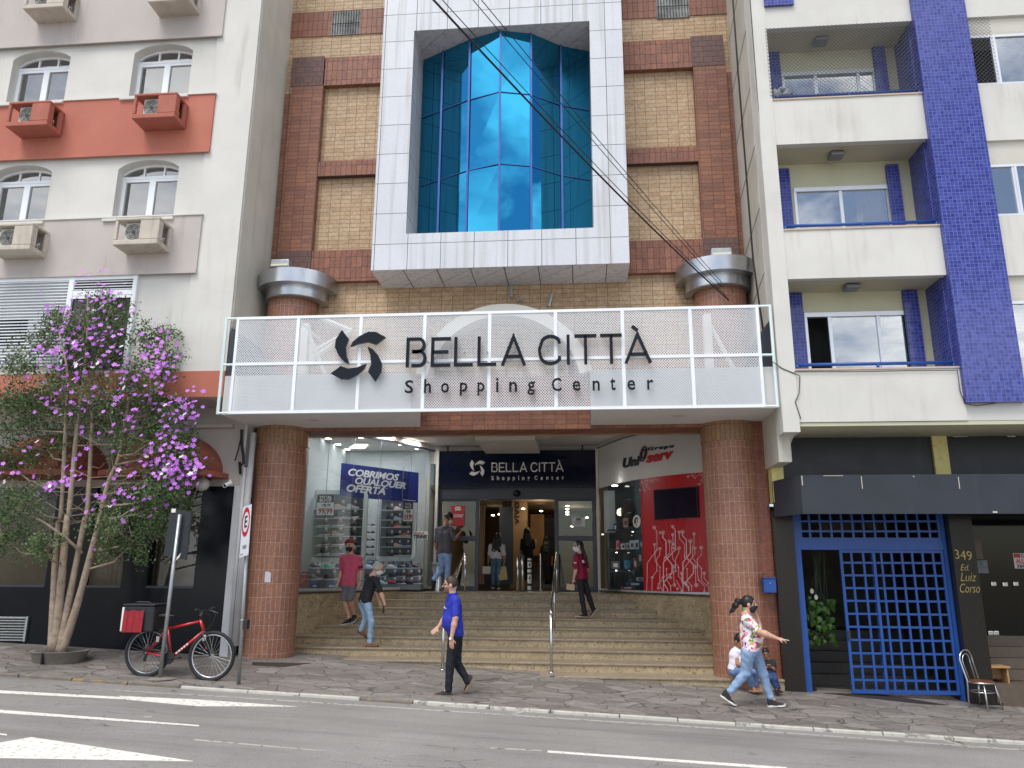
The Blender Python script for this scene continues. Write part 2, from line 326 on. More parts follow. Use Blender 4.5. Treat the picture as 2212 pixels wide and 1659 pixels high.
def stroke(mb, pts, w, fn, d0, d1, close=False):
    """a flat stroke of width w along pts (u,v), mitred, d0..d1 deep, mapped by fn"""
    n = len(pts); P = [Vector((p[0], p[1])) for p in pts]; Ls, Rs = [], []
    for i in range(n):
        a = P[i]-P[i-1] if (i > 0 or close) else P[1]-P[0]; b = P[(i+1) % n]-P[i] if (i < n-1 or close) else P[-1]-P[-2]
        a = a.normalized(); b = b.normalized(); t = (a+b); t = t.normalized() if t.length > 1e-6 else a
        nn = Vector((-t.y, t.x)); c = max(.35, nn.dot(Vector((-a.y, a.x)))); o = nn*(w/2/c); Ls.append(P[i]+o); Rs.append(P[i]-o)
    m = n if close else n-1; vs_ = []
    for d in (d0, d1):
        vs_ += [fn(p.x, p.y, d) for p in Ls] + [fn(p.x, p.y, d) for p in Rs]
    fs = []
    for i in range(m):
        j = (i+1) % n; fs += [(2*n+i, 2*n+j, 3*n+j, 3*n+i), (i, n+i, n+j, j), (i, j, 2*n+j, 2*n+i), (n+i, 3*n+i, 3*n+j, n+j)]
    if not close: fs += [(0, 2*n, 3*n, n), (n-1, 2*n-1, 4*n-1, 3*n-1)]
    mb.add(vs_, fs); return mb
def arc(cx, cy, rx, ry, a0, a1, n=10): return [(cx+rx*math.cos(math.radians(a0+(a1-a0)*i/n)), cy+ry*math.sin(math.radians(a0+(a1-a0)*i/n))) for i in range(n+1)]
# thin signboard capitals: name -> strokes in a box 0..1 x 0..1
CAPS = {
 'B': [[(.1, 0), (.1, .96), (.62, .96)]+arc(.62, .745, .26, .215, 90, -90)[1:]+[(.36, .53)], [(.3, .53), (.66, .53)]+arc(.66, .29, .28, .24, 90, -90)[1:]+[(.3, .05)]],
 'E': [[(1, .95), (.08, .95), (.08, .05), (1, .05)], [(.08, .5), (.88, .5)]],
 'L': [[(.08, 1), (.08, .05), (1, .05)]],
 'A': [[(0.04, 0), (.5, .97), (.96, 0)], [(.22, .3), (.78, .3)]],
 'C': [[(1, .72)]+arc(.6, .68, .42, .28, 30, 170, 8)+[(.1, .5)]+arc(.6, .32, .46, .28, 190, 330, 8)+[(1, .28)]],
 'I': [[(.5, 0), (.5, 1)]],
 'T': [[(0, .95), (1, .95)], [(.5, 0), (.5, .95)]],
 'À': [[(0.04, 0), (.5, .97), (.96, 0)], [(.22, .3), (.78, .3)], [(.3, 1.24), (.52, 1.1)]],
}
# one blade of the swirl emblem, in units of the emblem's radius
BLADE = [(-.33, .37), (-.24, .54), (0, .76), (.34, .93), (.64, .92), (1.03, .70), (.66, .41), (.36, .52), (0, .47), (-.31, .345)]
LETTERS = [('B', 877, 923), ('E', 933, 976), ('L', 984, 1025), ('L', 1035, 1076), ('A', 1087, 1139), ('C', 1164, 1212), ('I', 1224, 1237), ('T', 1244, 1291), ('T', 1299, 1345), ('À', 1350, 1406)]
SMALL = [('S', 878, 896, 0), ('h', 920, 935, 0), ('o', 957, 974, 1), ('p', 998, 1014, 2), ('p', 1036, 1051, 2), ('i', 1076, 1081, 0), ('n', 1104, 1121, 1), ('g', 1143, 1159, 2), ('C', 1195, 1215, 0), ('e', 1239, 1255, 1), ('n', 1281, 1296, 1), ('t', 1318, 1329, 3), ('e', 1354, 1370, 1), ('r', 1395, 1408, 1)]
def signboard(parent, fn, mat_main, depth, each=True):
    """emblem, capitals and the small line; fn maps sign pixels (x right, y up from the capitals' baseline, depth towards the street)"""
    for k in range(4):
        c, s_ = math.cos(-k*PI/2), math.sin(-k*PI/2); mb = MB()
        pts = [(772+57.5*(x*c-y*s_), 27+54*(x*s_+y*c)) for x, y in BLADE]
        a = [fn(u, v, 0) for u, v in pts]; b = [fn(u, v, depth) for u, v in pts]; n = len(a)
        mb.add(a+b, [tuple(range(n, 2*n)), tuple(reversed(range(n)))]+[(i, n+i, n+(i+1) % n, (i+1) % n) for i in range(n)])
        mb.build('emblem_blade', mat_main, parent)
    if each:
        for ch, a, b in LETTERS:
            mb = MB()
            for st in CAPS[ch]: stroke(mb, [(a+(b-a)*u, 62*v) for u, v in st], 6.6, fn, 0, depth)
            mb.build('letter', mat_main, parent)
    else:
        mb = MB()
        for ch, a, b in LETTERS:
            for st in CAPS[ch]: stroke(mb, [(a+(b-a)*u, 62*v) for u, v in st], 7.5, fn, 0, depth)
        mb.build('lettering', mat_main, parent)
    if each:
        for ch, a, b, t in SMALL:
            v0, v1 = ((-54, -27), (-54, -34), (-61, -34), (-54, -29))[t]
            if ch in 'h': v1 = -25
            if ch == 'i': v1 = -25
            fit_text('small_letter', ch, mat_main, parent, lambda u, v, w: fn(u, v, depth*.3+w), a, b, v0, v1, bold=.012, depth=depth*.6)
    else:
        vv, ff = [], []
        for ch, a, b, t in SMALL:
            v0, v1 = ((-54, -27), (-54, -34), (-61, -34), (-54, -29))[t]
            if ch in 'hi': v1 = -25
            v, f = text_data(ch, bold=.02, depth=depth); lo, hi = v.min(0), v.max(0); o = len(vv)
            vv += [fn(a+(p[0]-lo[0])*(b-a)/(hi[0]-lo[0]), v0+(p[1]-lo[1])*(v1-v0)/(hi[1]-lo[1]), p[2]+depth*.5) for p in v]; ff += [tuple(i+o for i in q) for q in f]
        link_mesh('small_lettering', vv, ff, mat_main, parent)

# ---------------------------------------------------------------- rounded-solid mesher (figures, soft things)
def smin(a, b, k):
    h = np.clip(.5+.5*(b-a)/k, 0, 1); return b*(1-h)+a*h-k*h*(1-h)
class SD:
    def __init__(s): s.p = []; s.cuts = []
    def cone(s, a, b, ra, rb=None, k=.03): s.p.append(('c', np.array(a, float), np.array(b, float), ra, ra if rb is None else rb, k)); return s
    def ell(s, c, r, ax=None, k=.03): s.p.append(('e', np.array(c, float), np.array(r, float), np.eye(3) if ax is None else np.array(ax, float), 0, k)); return s
    def cut(s, c, n): s.cuts.append((np.array(c, float), np.array(n, float)/np.linalg.norm(n))); return s
    def mesh(s, h=.008, wr=0, seed=0):
        lo = np.full(3, 1e9); hi = -lo
        for q in s.p:
            if q[0] == 'c':
                r = max(q[3], q[4])
                for e in (q[1], q[2]): lo = np.minimum(lo, e-r); hi = np.maximum(hi, e+r)
            else: r = q[2].max(); lo = np.minimum(lo, q[1]-r); hi = np.maximum(hi, q[1]+r)
        lo -= 3*h+.02; hi += 3*h+.02; n = np.ceil((hi-lo)/h).astype(int)+1
        F = np.full(n, .5, np.float32); ax = [lo[i]+h*np.arange(n[i]) for i in range(3)]
        for q in s.p:
            k = q[5]; r = max(q[3], q[4]) if q[0] == 'c' else q[2].max()
            a = (np.minimum(q[1], q[2])-r if q[0] == 'c' else q[1]-r)-k*1.5-2*h; b = (np.maximum(q[1], q[2])+r if q[0] == 'c' else q[1]+r)+k*1.5+2*h
            i0 = np.maximum(((a-lo)/h).astype(int), 0); i1 = np.minimum(((b-lo)/h).astype(int)+2, n)
            X = ax[0][i0[0]:i1[0], None, None]; Y = ax[1][None, i0[1]:i1[1], None]; Z = ax[2][None, None, i0[2]:i1[2]]
            if q[0] == 'c':
                ba = q[2]-q[1]; l2 = max(ba@ba, 1e-12); px, py, pz = X-q[1][0], Y-q[1][1], Z-q[1][2]
                t = np.clip((px*ba[0]+py*ba[1]+pz*ba[2])/l2, 0, 1)
                d = np.sqrt((px-ba[0]*t)**2+(py-ba[1]*t)**2+(pz-ba[2]*t)**2)-(q[3]+(q[4]-q[3])*t)
            else:
                px, py, pz = X-q[1][0], Y-q[1][1], Z-q[1][2]; R = q[3]; w = [(px*R[i][0]+py*R[i][1]+pz*R[i][2]) for i in range(3)]; rr = q[2]
                k0 = np.sqrt(sum((w[i]/rr[i])**2 for i in range(3))); k1 = np.sqrt(sum((w[i]/rr[i]**2)**2 for i in range(3)))+1e-9; d = k0*(k0-1)/k1
            sl = (slice(i0[0], i1[0]), slice(i0[1], i1[1]), slice(i0[2], i1[2])); F[sl] = smin(F[sl], d.astype(np.float32), k)
        X, Y, Z = ax[0][:, None, None], ax[1][None, :, None], ax[2][None, None, :]
        if wr:
            F += (wr*(np.sin(X*38+2.2*np.sin(Z*13+seed)+seed)*np.sin(Z*31+2.5*np.sin(X*16+Y*9))+.6*np.sin(Z*55+X*23+3*np.sin(Y*14+seed)))).astype(np.float32)
        for c, nn in s.cuts: F = np.maximum(F, ((X-c[0])*nn[0]+(Y-c[1])*nn[1]+(Z-c[2])*nn[2]).astype(np.float32))
        return nets(F, lo, h)
def nets(F, lo, h):
    S = F < 0; n = np.array(F.shape); c = n-1
    cnt = np.zeros(c, np.int8)
    for dx in (0, 1):
        for dy in (0, 1):
            for dz in (0, 1): cnt += S[dx:dx+c[0], dy:dy+c[1], dz:dz+c[2]]
    act = (cnt > 0) & (cnt < 8); idx = np.full(c, -1, np.int64); I = np.argwhere(act); idx[act] = np.arange(len(I))
    acc = np.zeros((len(I), 3)); num = np.zeros(len(I))
    cor = [(a, b, d) for a in (0, 1) for b in (0, 1) for d in (0, 1)]
    for p in cor:
        for axn in range(3):
            if p[axn] == 0:
                q = list(p); q[axn] = 1
                fa = F[I[:, 0]+p[0], I[:, 1]+p[1], I[:, 2]+p[2]]; fb = F[I[:, 0]+q[0], I[:, 1]+q[1], I[:, 2]+q[2]]
                m = (fa < 0) != (fb < 0); t = np.where(m, fa/np.where(m, fa-fb, 1), 0)
                pt = np.tile(np.array(p, float), (len(I), 1)); pt[:, axn] += t; acc[m] += pt[m]; num[m] += 1
    V = lo+h*(I+acc/np.maximum(num, 1)[:, None]); Q = []
    for axn in range(3):
        sl0 = [slice(0, n[i]) for i in range(3)]; sl1 = list(sl0); sl0[axn] = slice(0, n[axn]-1); sl1[axn] = slice(1, n[axn])
        a, b = S[tuple(sl0)], S[tuple(sl1)]; E = np.argwhere(a != b); o1, o2 = (axn+1) % 3, (axn+2) % 3
        ok = (E[:, o1] > 0) & (E[:, o2] > 0) & (E[:, o1] < c[o1]) & (E[:, o2] < c[o2]); E = E[ok]; ins = a[tuple(E.T)]
        def at(d1, d2):
            e = E.copy(); e[:, o1] -= d1; e[:, o2] -= d2; return idx[tuple(e.T)]
        q = np.stack([at(1, 1), at(0, 1), at(0, 0), at(1, 0)], 1); q[~ins] = q[~ins][:, ::-1]; Q.append(q)
    return V, np.concatenate(Q)

# ---------------------------------------------------------------- ground
def ground():
    y_road = 11.5
    m, nt, b, N, L = _nodes('asphalt'); geo = N('ShaderNodeNewGeometry'); P = geo.outputs['Position']
    def noise(s, d=6, r=.6):
        n = N('ShaderNodeTexNoise'); n.inputs['Scale'].default_value = s; n.inputs['Detail'].default_value = d; n.inputs['Roughness'].default_value = r; L(P, n.inputs['Vector']); return n
    def ramp(f, *st):
        r = N('ShaderNodeValToRGB'); e = r.color_ramp.elements
        while len(e) < len(st): e.new(.5)
        for k, (p, c) in enumerate(st): e[k].position = p; e[k].color = (*c, 1)
        L(f, r.inputs[0]); return r.outputs[0]
    def mix(f, a, c, mode='MIX'):
        x = N('ShaderNodeMixRGB'); x.blend_type = mode
        for k, v in ((0, f), (1, a), (2, c)):
            if isinstance(v, (int, float)): x.inputs[k].default_value = v
            elif isinstance(v, tuple): x.inputs[k].default_value = (*v, 1)
            else: L(v, x.inputs[k])
        return x.outputs[0]
    base = ramp(noise(.7, 8).outputs['Fac'], (.3, (.24, .23, .218)), (.7, (.31, .298, .284)))
    fine = ramp(noise(90, 3).outputs['Fac'], (.35, (.7, .7, .7)), (.65, (1.25, 1.24, 1.22)))
    c = mix(1, base, fine, 'MULTIPLY')
    # cracks: warped voronoi edges, only inside some worn zones
    wv = noise(1.6, 5); ad = N('ShaderNodeMixRGB'); ad.blend_type = 'ADD'; ad.inputs[0].default_value = .55; L(P, ad.inputs[1]); L(wv.outputs['Color'], ad.inputs[2])
    mp = N('ShaderNodeMapping'); mp.inputs['Scale'].default_value = (.9, 2.2, 1); L(ad.outputs[0], mp.inputs[0])
    vo = N('ShaderNodeTexVoronoi'); vo.feature = 'DISTANCE_TO_EDGE'; vo.inputs['Scale'].default_value = 1.3; L(mp.outputs[0], vo.inputs['Vector'])
    ck = ramp(vo.outputs['Distance'], (.0, (1, 1, 1)), (.022, (0, 0, 0))); zone = ramp(noise(.45, 4).outputs['Fac'], (.5, (0, 0, 0)), (.58, (1, 1, 1)))
    brk = ramp(noise(5, 4).outputs['Fac'], (.42, (0, 0, 0)), (.55, (1, 1, 1)))
    ckm = mix(1, mix(1, ck, zone, 'MULTIPLY'), brk, 'MULTIPLY'); c = mix(ckm, c, (.03, .028, .026))
    mp2 = N('ShaderNodeMapping'); mp2.inputs['Scale'].default_value = (.25, 2.4, 1); L(P, mp2.inputs[0]); n5 = N('ShaderNodeTexNoise'); n5.inputs['Scale'].default_value = 1; n5.inputs['Detail'].default_value = 5; L(mp2.outputs[0], n5.inputs['Vector'])
    c = mix(ramp(n5.outputs['Fac'], (.5, (0, 0, 0)), (.75, (.45, .45, .45))), c, (.09, .086, .084))
    L(c, b.inputs['Base Color']); b.inputs['Roughness'].default_value = .85
    bp = N('ShaderNodeBump'); bp.inputs['Strength'].default_value = .5; bp.inputs['Distance'].default_value = .008; L(noise(110, 3).outputs['Fac'], bp.inputs['Height']); L(bp.outputs[0], b.inputs['Normal'])
    asphalt = m
    rz = lambda x: -1.945-.0425*x
    mb = MB(); mb.slab([(-300, -6, rz(-300)), (300, -6, rz(300)), (300, y_road+.04, rz(300)), (-300, y_road+.04, rz(-300))], (0, 0, -.3))
    tag(mb.build('road', asphalt), kind='structure')
    # flagstones
    m, nt, b, N, L = _nodes('flagstone'); geo = N('ShaderNodeNewGeometry'); P = geo.outputs['Position']
    wn = N('ShaderNodeTexNoise'); wn.inputs['Scale'].default_value = 1.3; wn.inputs['Detail'].default_value = 2; L(P, wn.inputs['Vector'])
    ad = N('ShaderNodeMixRGB'); ad.blend_type = 'ADD'; ad.inputs[0].default_value = .6; L(P, ad.inputs[1]); L(wn.outputs['Color'], ad.inputs[2])
    mp = N('ShaderNodeMapping'); mp.inputs['Scale'].default_value = (1.5, 2.9, 0); mp.inputs['Rotation'].default_value = (0, 0, .35); L(ad.outputs[0], mp.inputs[0])
    ve = N('ShaderNodeTexVoronoi'); ve.feature = 'DISTANCE_TO_EDGE'; ve.inputs['Scale'].default_value = 1.45; L(mp.outputs[0], ve.inputs['Vector'])
    vc = N('ShaderNodeTexVoronoi'); vc.inputs['Scale'].default_value = 1.45; L(mp.outputs[0], vc.inputs['Vector'])
    st = ramp(vc.outputs['Color'], (.2, (.185, .168, .152)), (.55, (.24, .219, .198)), (.85, (.29, .268, .248)))
    fn = ramp(noise(14, 7, .65).outputs['Fac'], (.3, (.72, .72, .72)), (.7, (1.2, 1.18, 1.15))); st = mix(1, st, fn, 'MULTIPLY')
    drt = ramp(noise(.8, 8).outputs['Fac'], (.48, (0, 0, 0)), (.75, (.4, .4, .4))); st = mix(drt, st, (.06, .055, .05))
    jt = ramp(ve.outputs['Distance'], (.008, (1, 1, 1)), (.03, (0, 0, 0))); st = mix(jt, st, (.085, .077, .069))
    L(st, b.inputs['Base Color']); b.inputs['Roughness'].default_value = .62
    bp = N('ShaderNodeBump'); bp.inputs['Strength'].default_value = .5; bp.inputs['Distance'].default_value = .01; bp.invert = True; L(jt, bp.inputs['Height']); L(bp.outputs[0], b.inputs['Normal'])
    mb = MB(); g = lambda x, y: (x, y, G(x, y))
    mb.slab([g(-120, y_road+.058), g(120, y_road+.058), g(120, YF), g(-120, YF)], (0, 0, -.25)); mb.slab([g(-120, YF), g(120, YF), (120, 24, G(120, YF)), (-120, 24, G(-120, YF))], (0, 0, -.25))
    tag(mb.build('pavement', m), kind='structure')
    kerb_white = M('kerb_paint', lin(196, 193, 182), .7, var=.12, vs_=8, bump=.4, bs=30, speck=.65, kcol=(.12, .11, .1), ks=9)
    kerb_grey = M('kerb_stone', lin(122, 114, 104), .8, var=.2, vs_=6, bump=.4, bs=30, speck=.5, kcol=(.42, .28, .06), ks=5)
    mb = MB(); x = -60.0; rnd = random.Random(3)
    while x < 40:
        w = rnd.uniform(.75, 1.1); mb.cur = 0 if (x > -5.9 and not -3.6 < x < -3.1) else 1
        dz = rnd.uniform(-.008, .008); y1 = y_road+.055
        pts = [(x+.006, y_road+rnd.uniform(-.012, .006)), (x+w-.006, y_road+rnd.uniform(-.012, .006)), (x+w-.006, y1), (x+.006, y1)]
        mb.slab([(px, py, G(px, py)+.006+dz) for px, py in pts], (0, 0, -.2)); x += w
    tag(mb.build('kerb', [kerb_white, kerb_grey], bevel=.012), kind='structure')
    # painted markings
    paint = M('road_paint', lin(232, 230, 220), .7, var=.06, vs_=5, speck=.55, kcol=(.16, .15, .14), ks=18, bump=.3, bs=80)
    worn = M('worn_road_paint', lin(176, 172, 164), .75, var=.1, vs_=5, speck=.9, kcol=(.13, .125, .12), ks=12)
    def mark(pts, mat=paint):
        q = [RP(px, py, .004) for px, py in pts]; tag(MB().slab(q, (0, 0, -.003)).build('lane_marking', mat), kind='structure')
    mark([(-40, 1486), (0, 1491), (273, 1506), (267, 1510), (0, 1497), (-40, 1493)])
    mark([(257, 1503), (430, 1511), (643, 1526), (427, 1525), (273, 1511)])
    mark([(-40, 1530), (0, 1533), (430, 1566), (430, 1568.5), (0, 1539.5), (-40, 1537)])
    mark([(-30, 1610), (0, 1604), (67, 1592), (418, 1644), (0, 1637), (-30, 1636)])
    mark([(-40, 1580), (15, 1585.5), (15, 1588), (-40, 1584)])
    mark([(1183, 1621), (1700, 1657), (1700, 1663), (1183, 1625)])
    mark([(1060, 1614), (1170, 1620), (1170, 1622.5), (1060, 1617)], worn)
    mark([(250, 1490), (553, 1508), (1106, 1543.5), (1659, 1579), (2260, 1622), (2260, 1624.5), (1659, 1581.5), (1106, 1546), (553, 1510), (250, 1491.5)], worn)
    mark([(1095, 1545), (1142, 1531), (1150, 1531), (1110, 1546)], worn)
    mark([(2005, 1592), (2090, 1613), (2110, 1617), (2020, 1592)], worn)
    mark([(420, 1596), (700, 1621), (700, 1623), (420, 1599)], worn)
    mark([(309, 1548), (325, 1547), (330, 1549), (313, 1550)], worn)
    # drain slot, iron plates and litter on the pavement
    iron = M('iron_plate', (.05, .04, .036), .6, .3, var=.3, vs_=15)
    for pts in ([(395+150, 1431), (460+212, 1433), (450+165, 1441), (545, 1437)], [(1665, 1483), (1760, 1485), (1765, 1492), (1690, 1491)], [(1470+310, 1478+20), (1900, 1499), (2050, 1524), (1990, 1521)]):
        q = [GP(px, py)+Vector((0, 0, .006)) for px, py in pts]; tag(MB().slab(q, (0, 0, -.004)).build('access_plate', iron), 'dark flat iron plate let into the flagstones ' + ('beside the left column foot' if pts[0][0] < 600 else 'near the seated pair' if pts[0][0] < 1700 else 'before the blue gate'), 'plate')
ground()
# ---------------------------------------------------------------- left building: white render, arched windows, coloured bands
def wall_openings(mb, x0, x1, z0, z1, cols, y, dep):
    xs = x0
    Q = lambda a, b, c, d: mb.add([(a, y, c), (b, y, c), (b, y, d), (a, y, d)], [(0, 1, 2, 3)])
    for xa, xb, hs in sorted(cols):
        Q(xs, xa, z0, z1); zz = z0
        for za, zs, rise in sorted(hs):
            Q(xa, xb, zz, za); n = 12; A = []
            for i in range(n+1):
                t = -1+2*i/n; A.append((xa+(xb-xa)*i/n, zs+rise*math.sqrt(max(0, 1-(t*.92)**2))-rise*math.sqrt(1-.92**2)))
            top = zs+rise+.12
            for i in range(n):
                (p, q), (r, s_) = A[i], A[i+1]; mb.add([(p, y, q), (r, y, s_), (r, y, top), (p, y, top)], [(0, 1, 2, 3)])
                mb.add([(p, y, q), (p, y+dep, q), (r, y+dep, s_), (r, y, s_)], [(0, 1, 2, 3)])
            for xx in (xa, xb): mb.add([(xx, y, za), (xx, y+dep, za), (xx, y+dep, zs), (xx, y, zs)], [(0, 1, 2, 3)])
            mb.add([(xa, y, za), (xb, y, za), (xb, y+dep, za), (xa, y+dep, za)], [(0, 1, 2, 3)]); zz = top
        Q(xa, xb, zz, z1); xs = xb
    Q(xs, x1, z0, z1)
YL = 13.2; XLR = -6.475
def left_building():
    hb = thing('apartment_building', 'white rendered building with arched windows and terracotta bands, left of the brick facade', 'building', (-10, YL, -1.4))
    c1 = (XX(284, 165, YL), XX(411, 160, YL)); c2 = (XX(20, 180, YL), XX(145, 172, YL))
    zA, zB = ZZ(345, 213, YL), ZZ(305, 475, YL); sA, sB = ZZ(353, 112, YL), ZZ(318, 363, YL); rA = ZZ(353, 96, YL)-sA+.12
    step = c1[0]-c2[0]; c3 = (c2[0]-step, c2[1]-step)
    zs0 = ZZ(430, 858, YL); hs = [(zA, sA, rA), (zB, sB, rA)]
    mb = MB(); wall_openings(mb, -22, -7.35, zs0, 15, [(*c1, hs), (*c2, hs), (*c3, hs)], YL, .24)
    mb.build('wall', white_paint, hb)
    mb = MB(); mb.box(-7.35, XLR, YL-.03, 15.2, ZZ(497, 900, YL)-2.0 if False else zs0, 15); mb.build('corner_pier', white_paint, hb)
    mb = MB(); mb.box(XLR-.3, XLR+.015, YL+.03, 16.0, zs0-.021, 15.0); mb.box(XLR-.3, XLR+.0, YF+.05, 16.0, -1.6, zs0-.022); mb.build('side_wall', side_paint, hb)
    mb = MB(); mb.box(-22, XLR-.31, YL+.3, 15.4, zs0+.002, 15.1); mb.build('inner_mass', dark_void, hb)
    mb = MB(); mb.box(-22, XLR-.02, YL+.01, 14.06, zs0-.02, zs0+.001); mb.build('soffit', beige_paint, hb)
    # bands, each with a drip ledge
    def band(x1, zt, zb, mat, name='band'):
        mb = MB(); mb.box(-22, x1, YL-.07, YL-.002, zb, zt); mb.build(name, mat, hb)
        mb = MB(); mb.box(-22, x1+.01, YL-.1, YL-.071, zb-.05, zb+.02); mb.build('drip_ledge', mat, hb)
        mb = MB(); mb.box(-22, x1+.02, YL-.095, YL-.001, zt+.001, zt+.03); mb.build('ledge_cap', white_paint, hb)
    xe = XX(462, 268, YL)
    zAt, zAb = ZZ(470, 207, YL), ZZ(455, 328, YL); zCt, zCb = ZZ(437, 468, YL), ZZ(421, 588, YL)
    zTb = ZZ(484, 79, YL); band(xe, zAt, zAb, terracotta, 'terracotta_band'); band(xe, zCt, zCb, beige_paint, 'beige_band'); band(xe, zTb+1.4, zTb, beige_paint, 'beige_band')
    mb = MB(); mb.box(-22, XLR+.004, YL-.06, YL-.031, zs0-.012, ZZ(440, 803, YL)); mb.build('terracotta_band', terracotta, hb)
    # windows
    def window(xa, xb, za, zs, rise, curt):
        y = YL+.2; w = xb-xa; zt = zs-.13; f = .07
        mb = MB(); mb.box(xa, xa+f, y, y+.05, za, zt); mb.box(xb-f, xb, y, y+.05, za, zt); mb.box(xa+f, xb-f, y, y+.05, za, za+f); mb.box(xa, xb, y-.01, y+.06, zt, zt+.055)
        m0 = (xa+xb)/2; mb.box(m0-.065, m0+.065, y-.005, y+.045, za+f, zt); mb.box(xa+f, m0-.065, y, y+.05, zt-.06, zt); mb.box(m0+.065, xb-f, y, y+.05, zt-.06, zt)
        for k in (1, 2): mb.box(xa+w*k/3-.018, xa+w*k/3+.018, y+.01, y+.05, zt+.055, zs+rise)
        A = []; n = 12
        for i in range(n+1):
            t = -1+2*i/n; A.append((xa+w*i/n, zs+rise*math.sqrt(max(0, 1-(t*.92)**2))-rise*math.sqrt(1-.92**2)))
        for i in range(n):
            (p, q), (r, s_) = A[i], A[i+1]; mb.slab([(p, y+.005, q-.045), (r, y+.005, s_-.045), (r, y+.005, s_+.03), (p, y+.005, q+.03)], (0, .045, 0))
        fr = mb.build('window', white_metal, hb)
        mb = MB(); mb.add([(xa, y+.03, za), (xb, y+.03, za), (xb, y+.03, zt), (xa, y+.03, zt)], [(0, 1, 2, 3)])
        mb.add([(A[i][0], y+.03, A[i][1]) for i in range(n+1)]+[(xb, y+.03, zt+.03), (xa, y+.03, zt+.03)], [tuple(range(n+3))][:1]); mb.build('pane', glass_win, fr)
        mb = MB(); P = [(xa+w*i/48, y+.16+.03*math.sin(i*1.3)+.015*math.sin(i*.5)) for i in range(49)]
        mb.strip([(x, yy, za) for x, yy in P], [(x, yy, zs+rise) for x, yy in P]); mb.build('curtain', curt, fr, smooth=True)
        mb = MB(); mb.box(xa-.12, xb+.06, YL-.12, YL+.19, za-.06, za-.001); mb.build('sill', white_paint, fr, bevel=.008)
    cb, cg = M('blue_curtain', lin(176, 202, 230), .9, var=.15), M('pale_curtain', lin(226, 232, 226), .9, var=.1)
    for (za, zs, r), cu in ((hs[0], cb), (hs[1], cg)):
        for c in (c1, c2, c3): window(*c, za, zs, r, cu)
    # first-floor louvre and glazed opening
    yL = YL-.002; zt, zb = ZZ(80, 610, YL), ZZ(80, 790, YL); x1 = XX(150, 640, YL); x2 = XX(297, 610, YL)
    mb = MB(); mb.box(-22, x1, yL-.06, yL-.02, zt, zt+.07); mb.box(x1, x1+.1, yL-.065, yL, zb-.1, zt+.08); mb.box(x2-.05, x2+.03, yL-.065, yL, zb-.1, zt+.08); mb.box(x1+.1, x2-.05, yL-.06, yL, zt+.001, zt+.08)
    zm = ZZ(230, 629, YL); mb.box(x1+.1, x2-.05, yL-.055, yL-.002, zm-.1, zm); mb.box(x1+.101, x2-.051, yL-.055, yL-.002, zm-.16, zm-.11); mb.build('window_frame', white_metal, hb)
    mb = MB(); z = zb; k = 0
    while z < zt-.01:
        for xa, xb in ((-22, x1-.005),):
            hole = ZZ(30, 745, YL) < z < ZZ(30, 692, YL); xl = -22
            mb.obox(((xl+xb)/2, yL-.035, z), (1, 0, 0), (0, .8, .6), (0, -.6, .8), (xb-xl)/2, .028, .006)
        z += .062
    z = zm+.03
    while z < zt-.01: mb.obox(((x1+x2+.05)/2, yL-.03, z), (1, 0, 0), (0, .8, .6), (0, -.6, .8), (x2-x1-.15)/2, .025, .005); z += .055
    mb.build('louvre', white_metal, hb)
    mb = MB(); mb.box(-22, x1, yL-.012, yL-.003, zb, zt); mb.build('louvre_back', grey_pvc, hb); MB().box(XX(0, 720, YL)-4, XX(58, 720, YL), yL-.016, yL-.0125, ZZ(30, 747, YL), ZZ(30, 690, YL)).build('louvre_gap', dark_void, hb)
    mb = MB(); mb.box(x1+.1, x2-.05, yL-.02, yL-.004, zb-.1, zt); mb.build('pane', dark_brown_glass, hb)
    # recessed ground floor
    mb = MB(); zl = ZZ(400, 1051, YF); xg = XX(507, 1200, YF); mb.box(-22, xg-.002, YF, YF+.3, zl, zs0-.02); mb.build('ground_floor_wall', cream_paint if False else beige_paint, hb)
    mb = MB(); z9 = ZZ(430, 922, YF); mb.box(-22, XX(506, 930, YF), YF-.09, YF-.002, z9-.035, z9+.035); mb.build('wall_moulding', beige_paint, hb)
    mb = MB(); mb.box(xg-.1, xg+.05, YF-.05, YF+.3, G(xg, YF)-.1, zl); mb.box(xg, xg+.05, YF-.05, YF+.3, zl+.001, zs0-.02); mb.build('door_pier', grey_pvc, hb)
    zbot = -1.9; zsill = ZZ(230, 1267, YF)
    mb = MB(); mb.box(-22, xg-.101, YF-.02, YF+.2, zbot, zsill)
    wins = [(-16.5, XX(185, 1180, YF)-.9), (XX(196, 1180, YF), XX(272, 1180, YF)), (XX(327, 1180, YF), XX(427, 1180, YF))]
    wins[0] = (-14, XX(110, 1180, YF)); xs = -22
    for a, b in wins: mb.box(xs, a, YF-.02, YF+.2, zsill+.001, zl-.001); xs = b
    mb.box(xs, xg-.101, YF-.02, YF+.2, zsill+.001, zl-.001); mb.build('black_cladding', black_stone, hb)
    cur = M('tan_curtain', lin(70, 60, 48), .9, var=.35, vs_=1.4)
    for a, b in wins:
        f = MB().box(a, b, YF-.03, YF+.06, zsill-.02, zsill+.02).build('shop_window', dark_metal, hb)
        MB().add([(a, YF+.03, zsill), (b, YF+.03, zsill), (b, YF+.03, zl), (a, YF+.03, zl)], [(0, 1, 2, 3)]).build('pane', glass_door, f)
        w = b-a; mb = MB(); P = [(a+w*i/30, YF+.16+.025*math.sin(i*1.5)) for i in range(31)]
        mb.strip([(x, y, zsill) for x, y in P], [(x, y, zl) for x, y in P]); mb.build('curtain', cur, f, smooth=True)
        MB().box(a, b, YF+.22, YF+.6, zsill, zl).build('room', dark_void, f)
    mb = MB(); a, b = XX(0, 1360, YF)-.3, XX(60, 1360, YF)
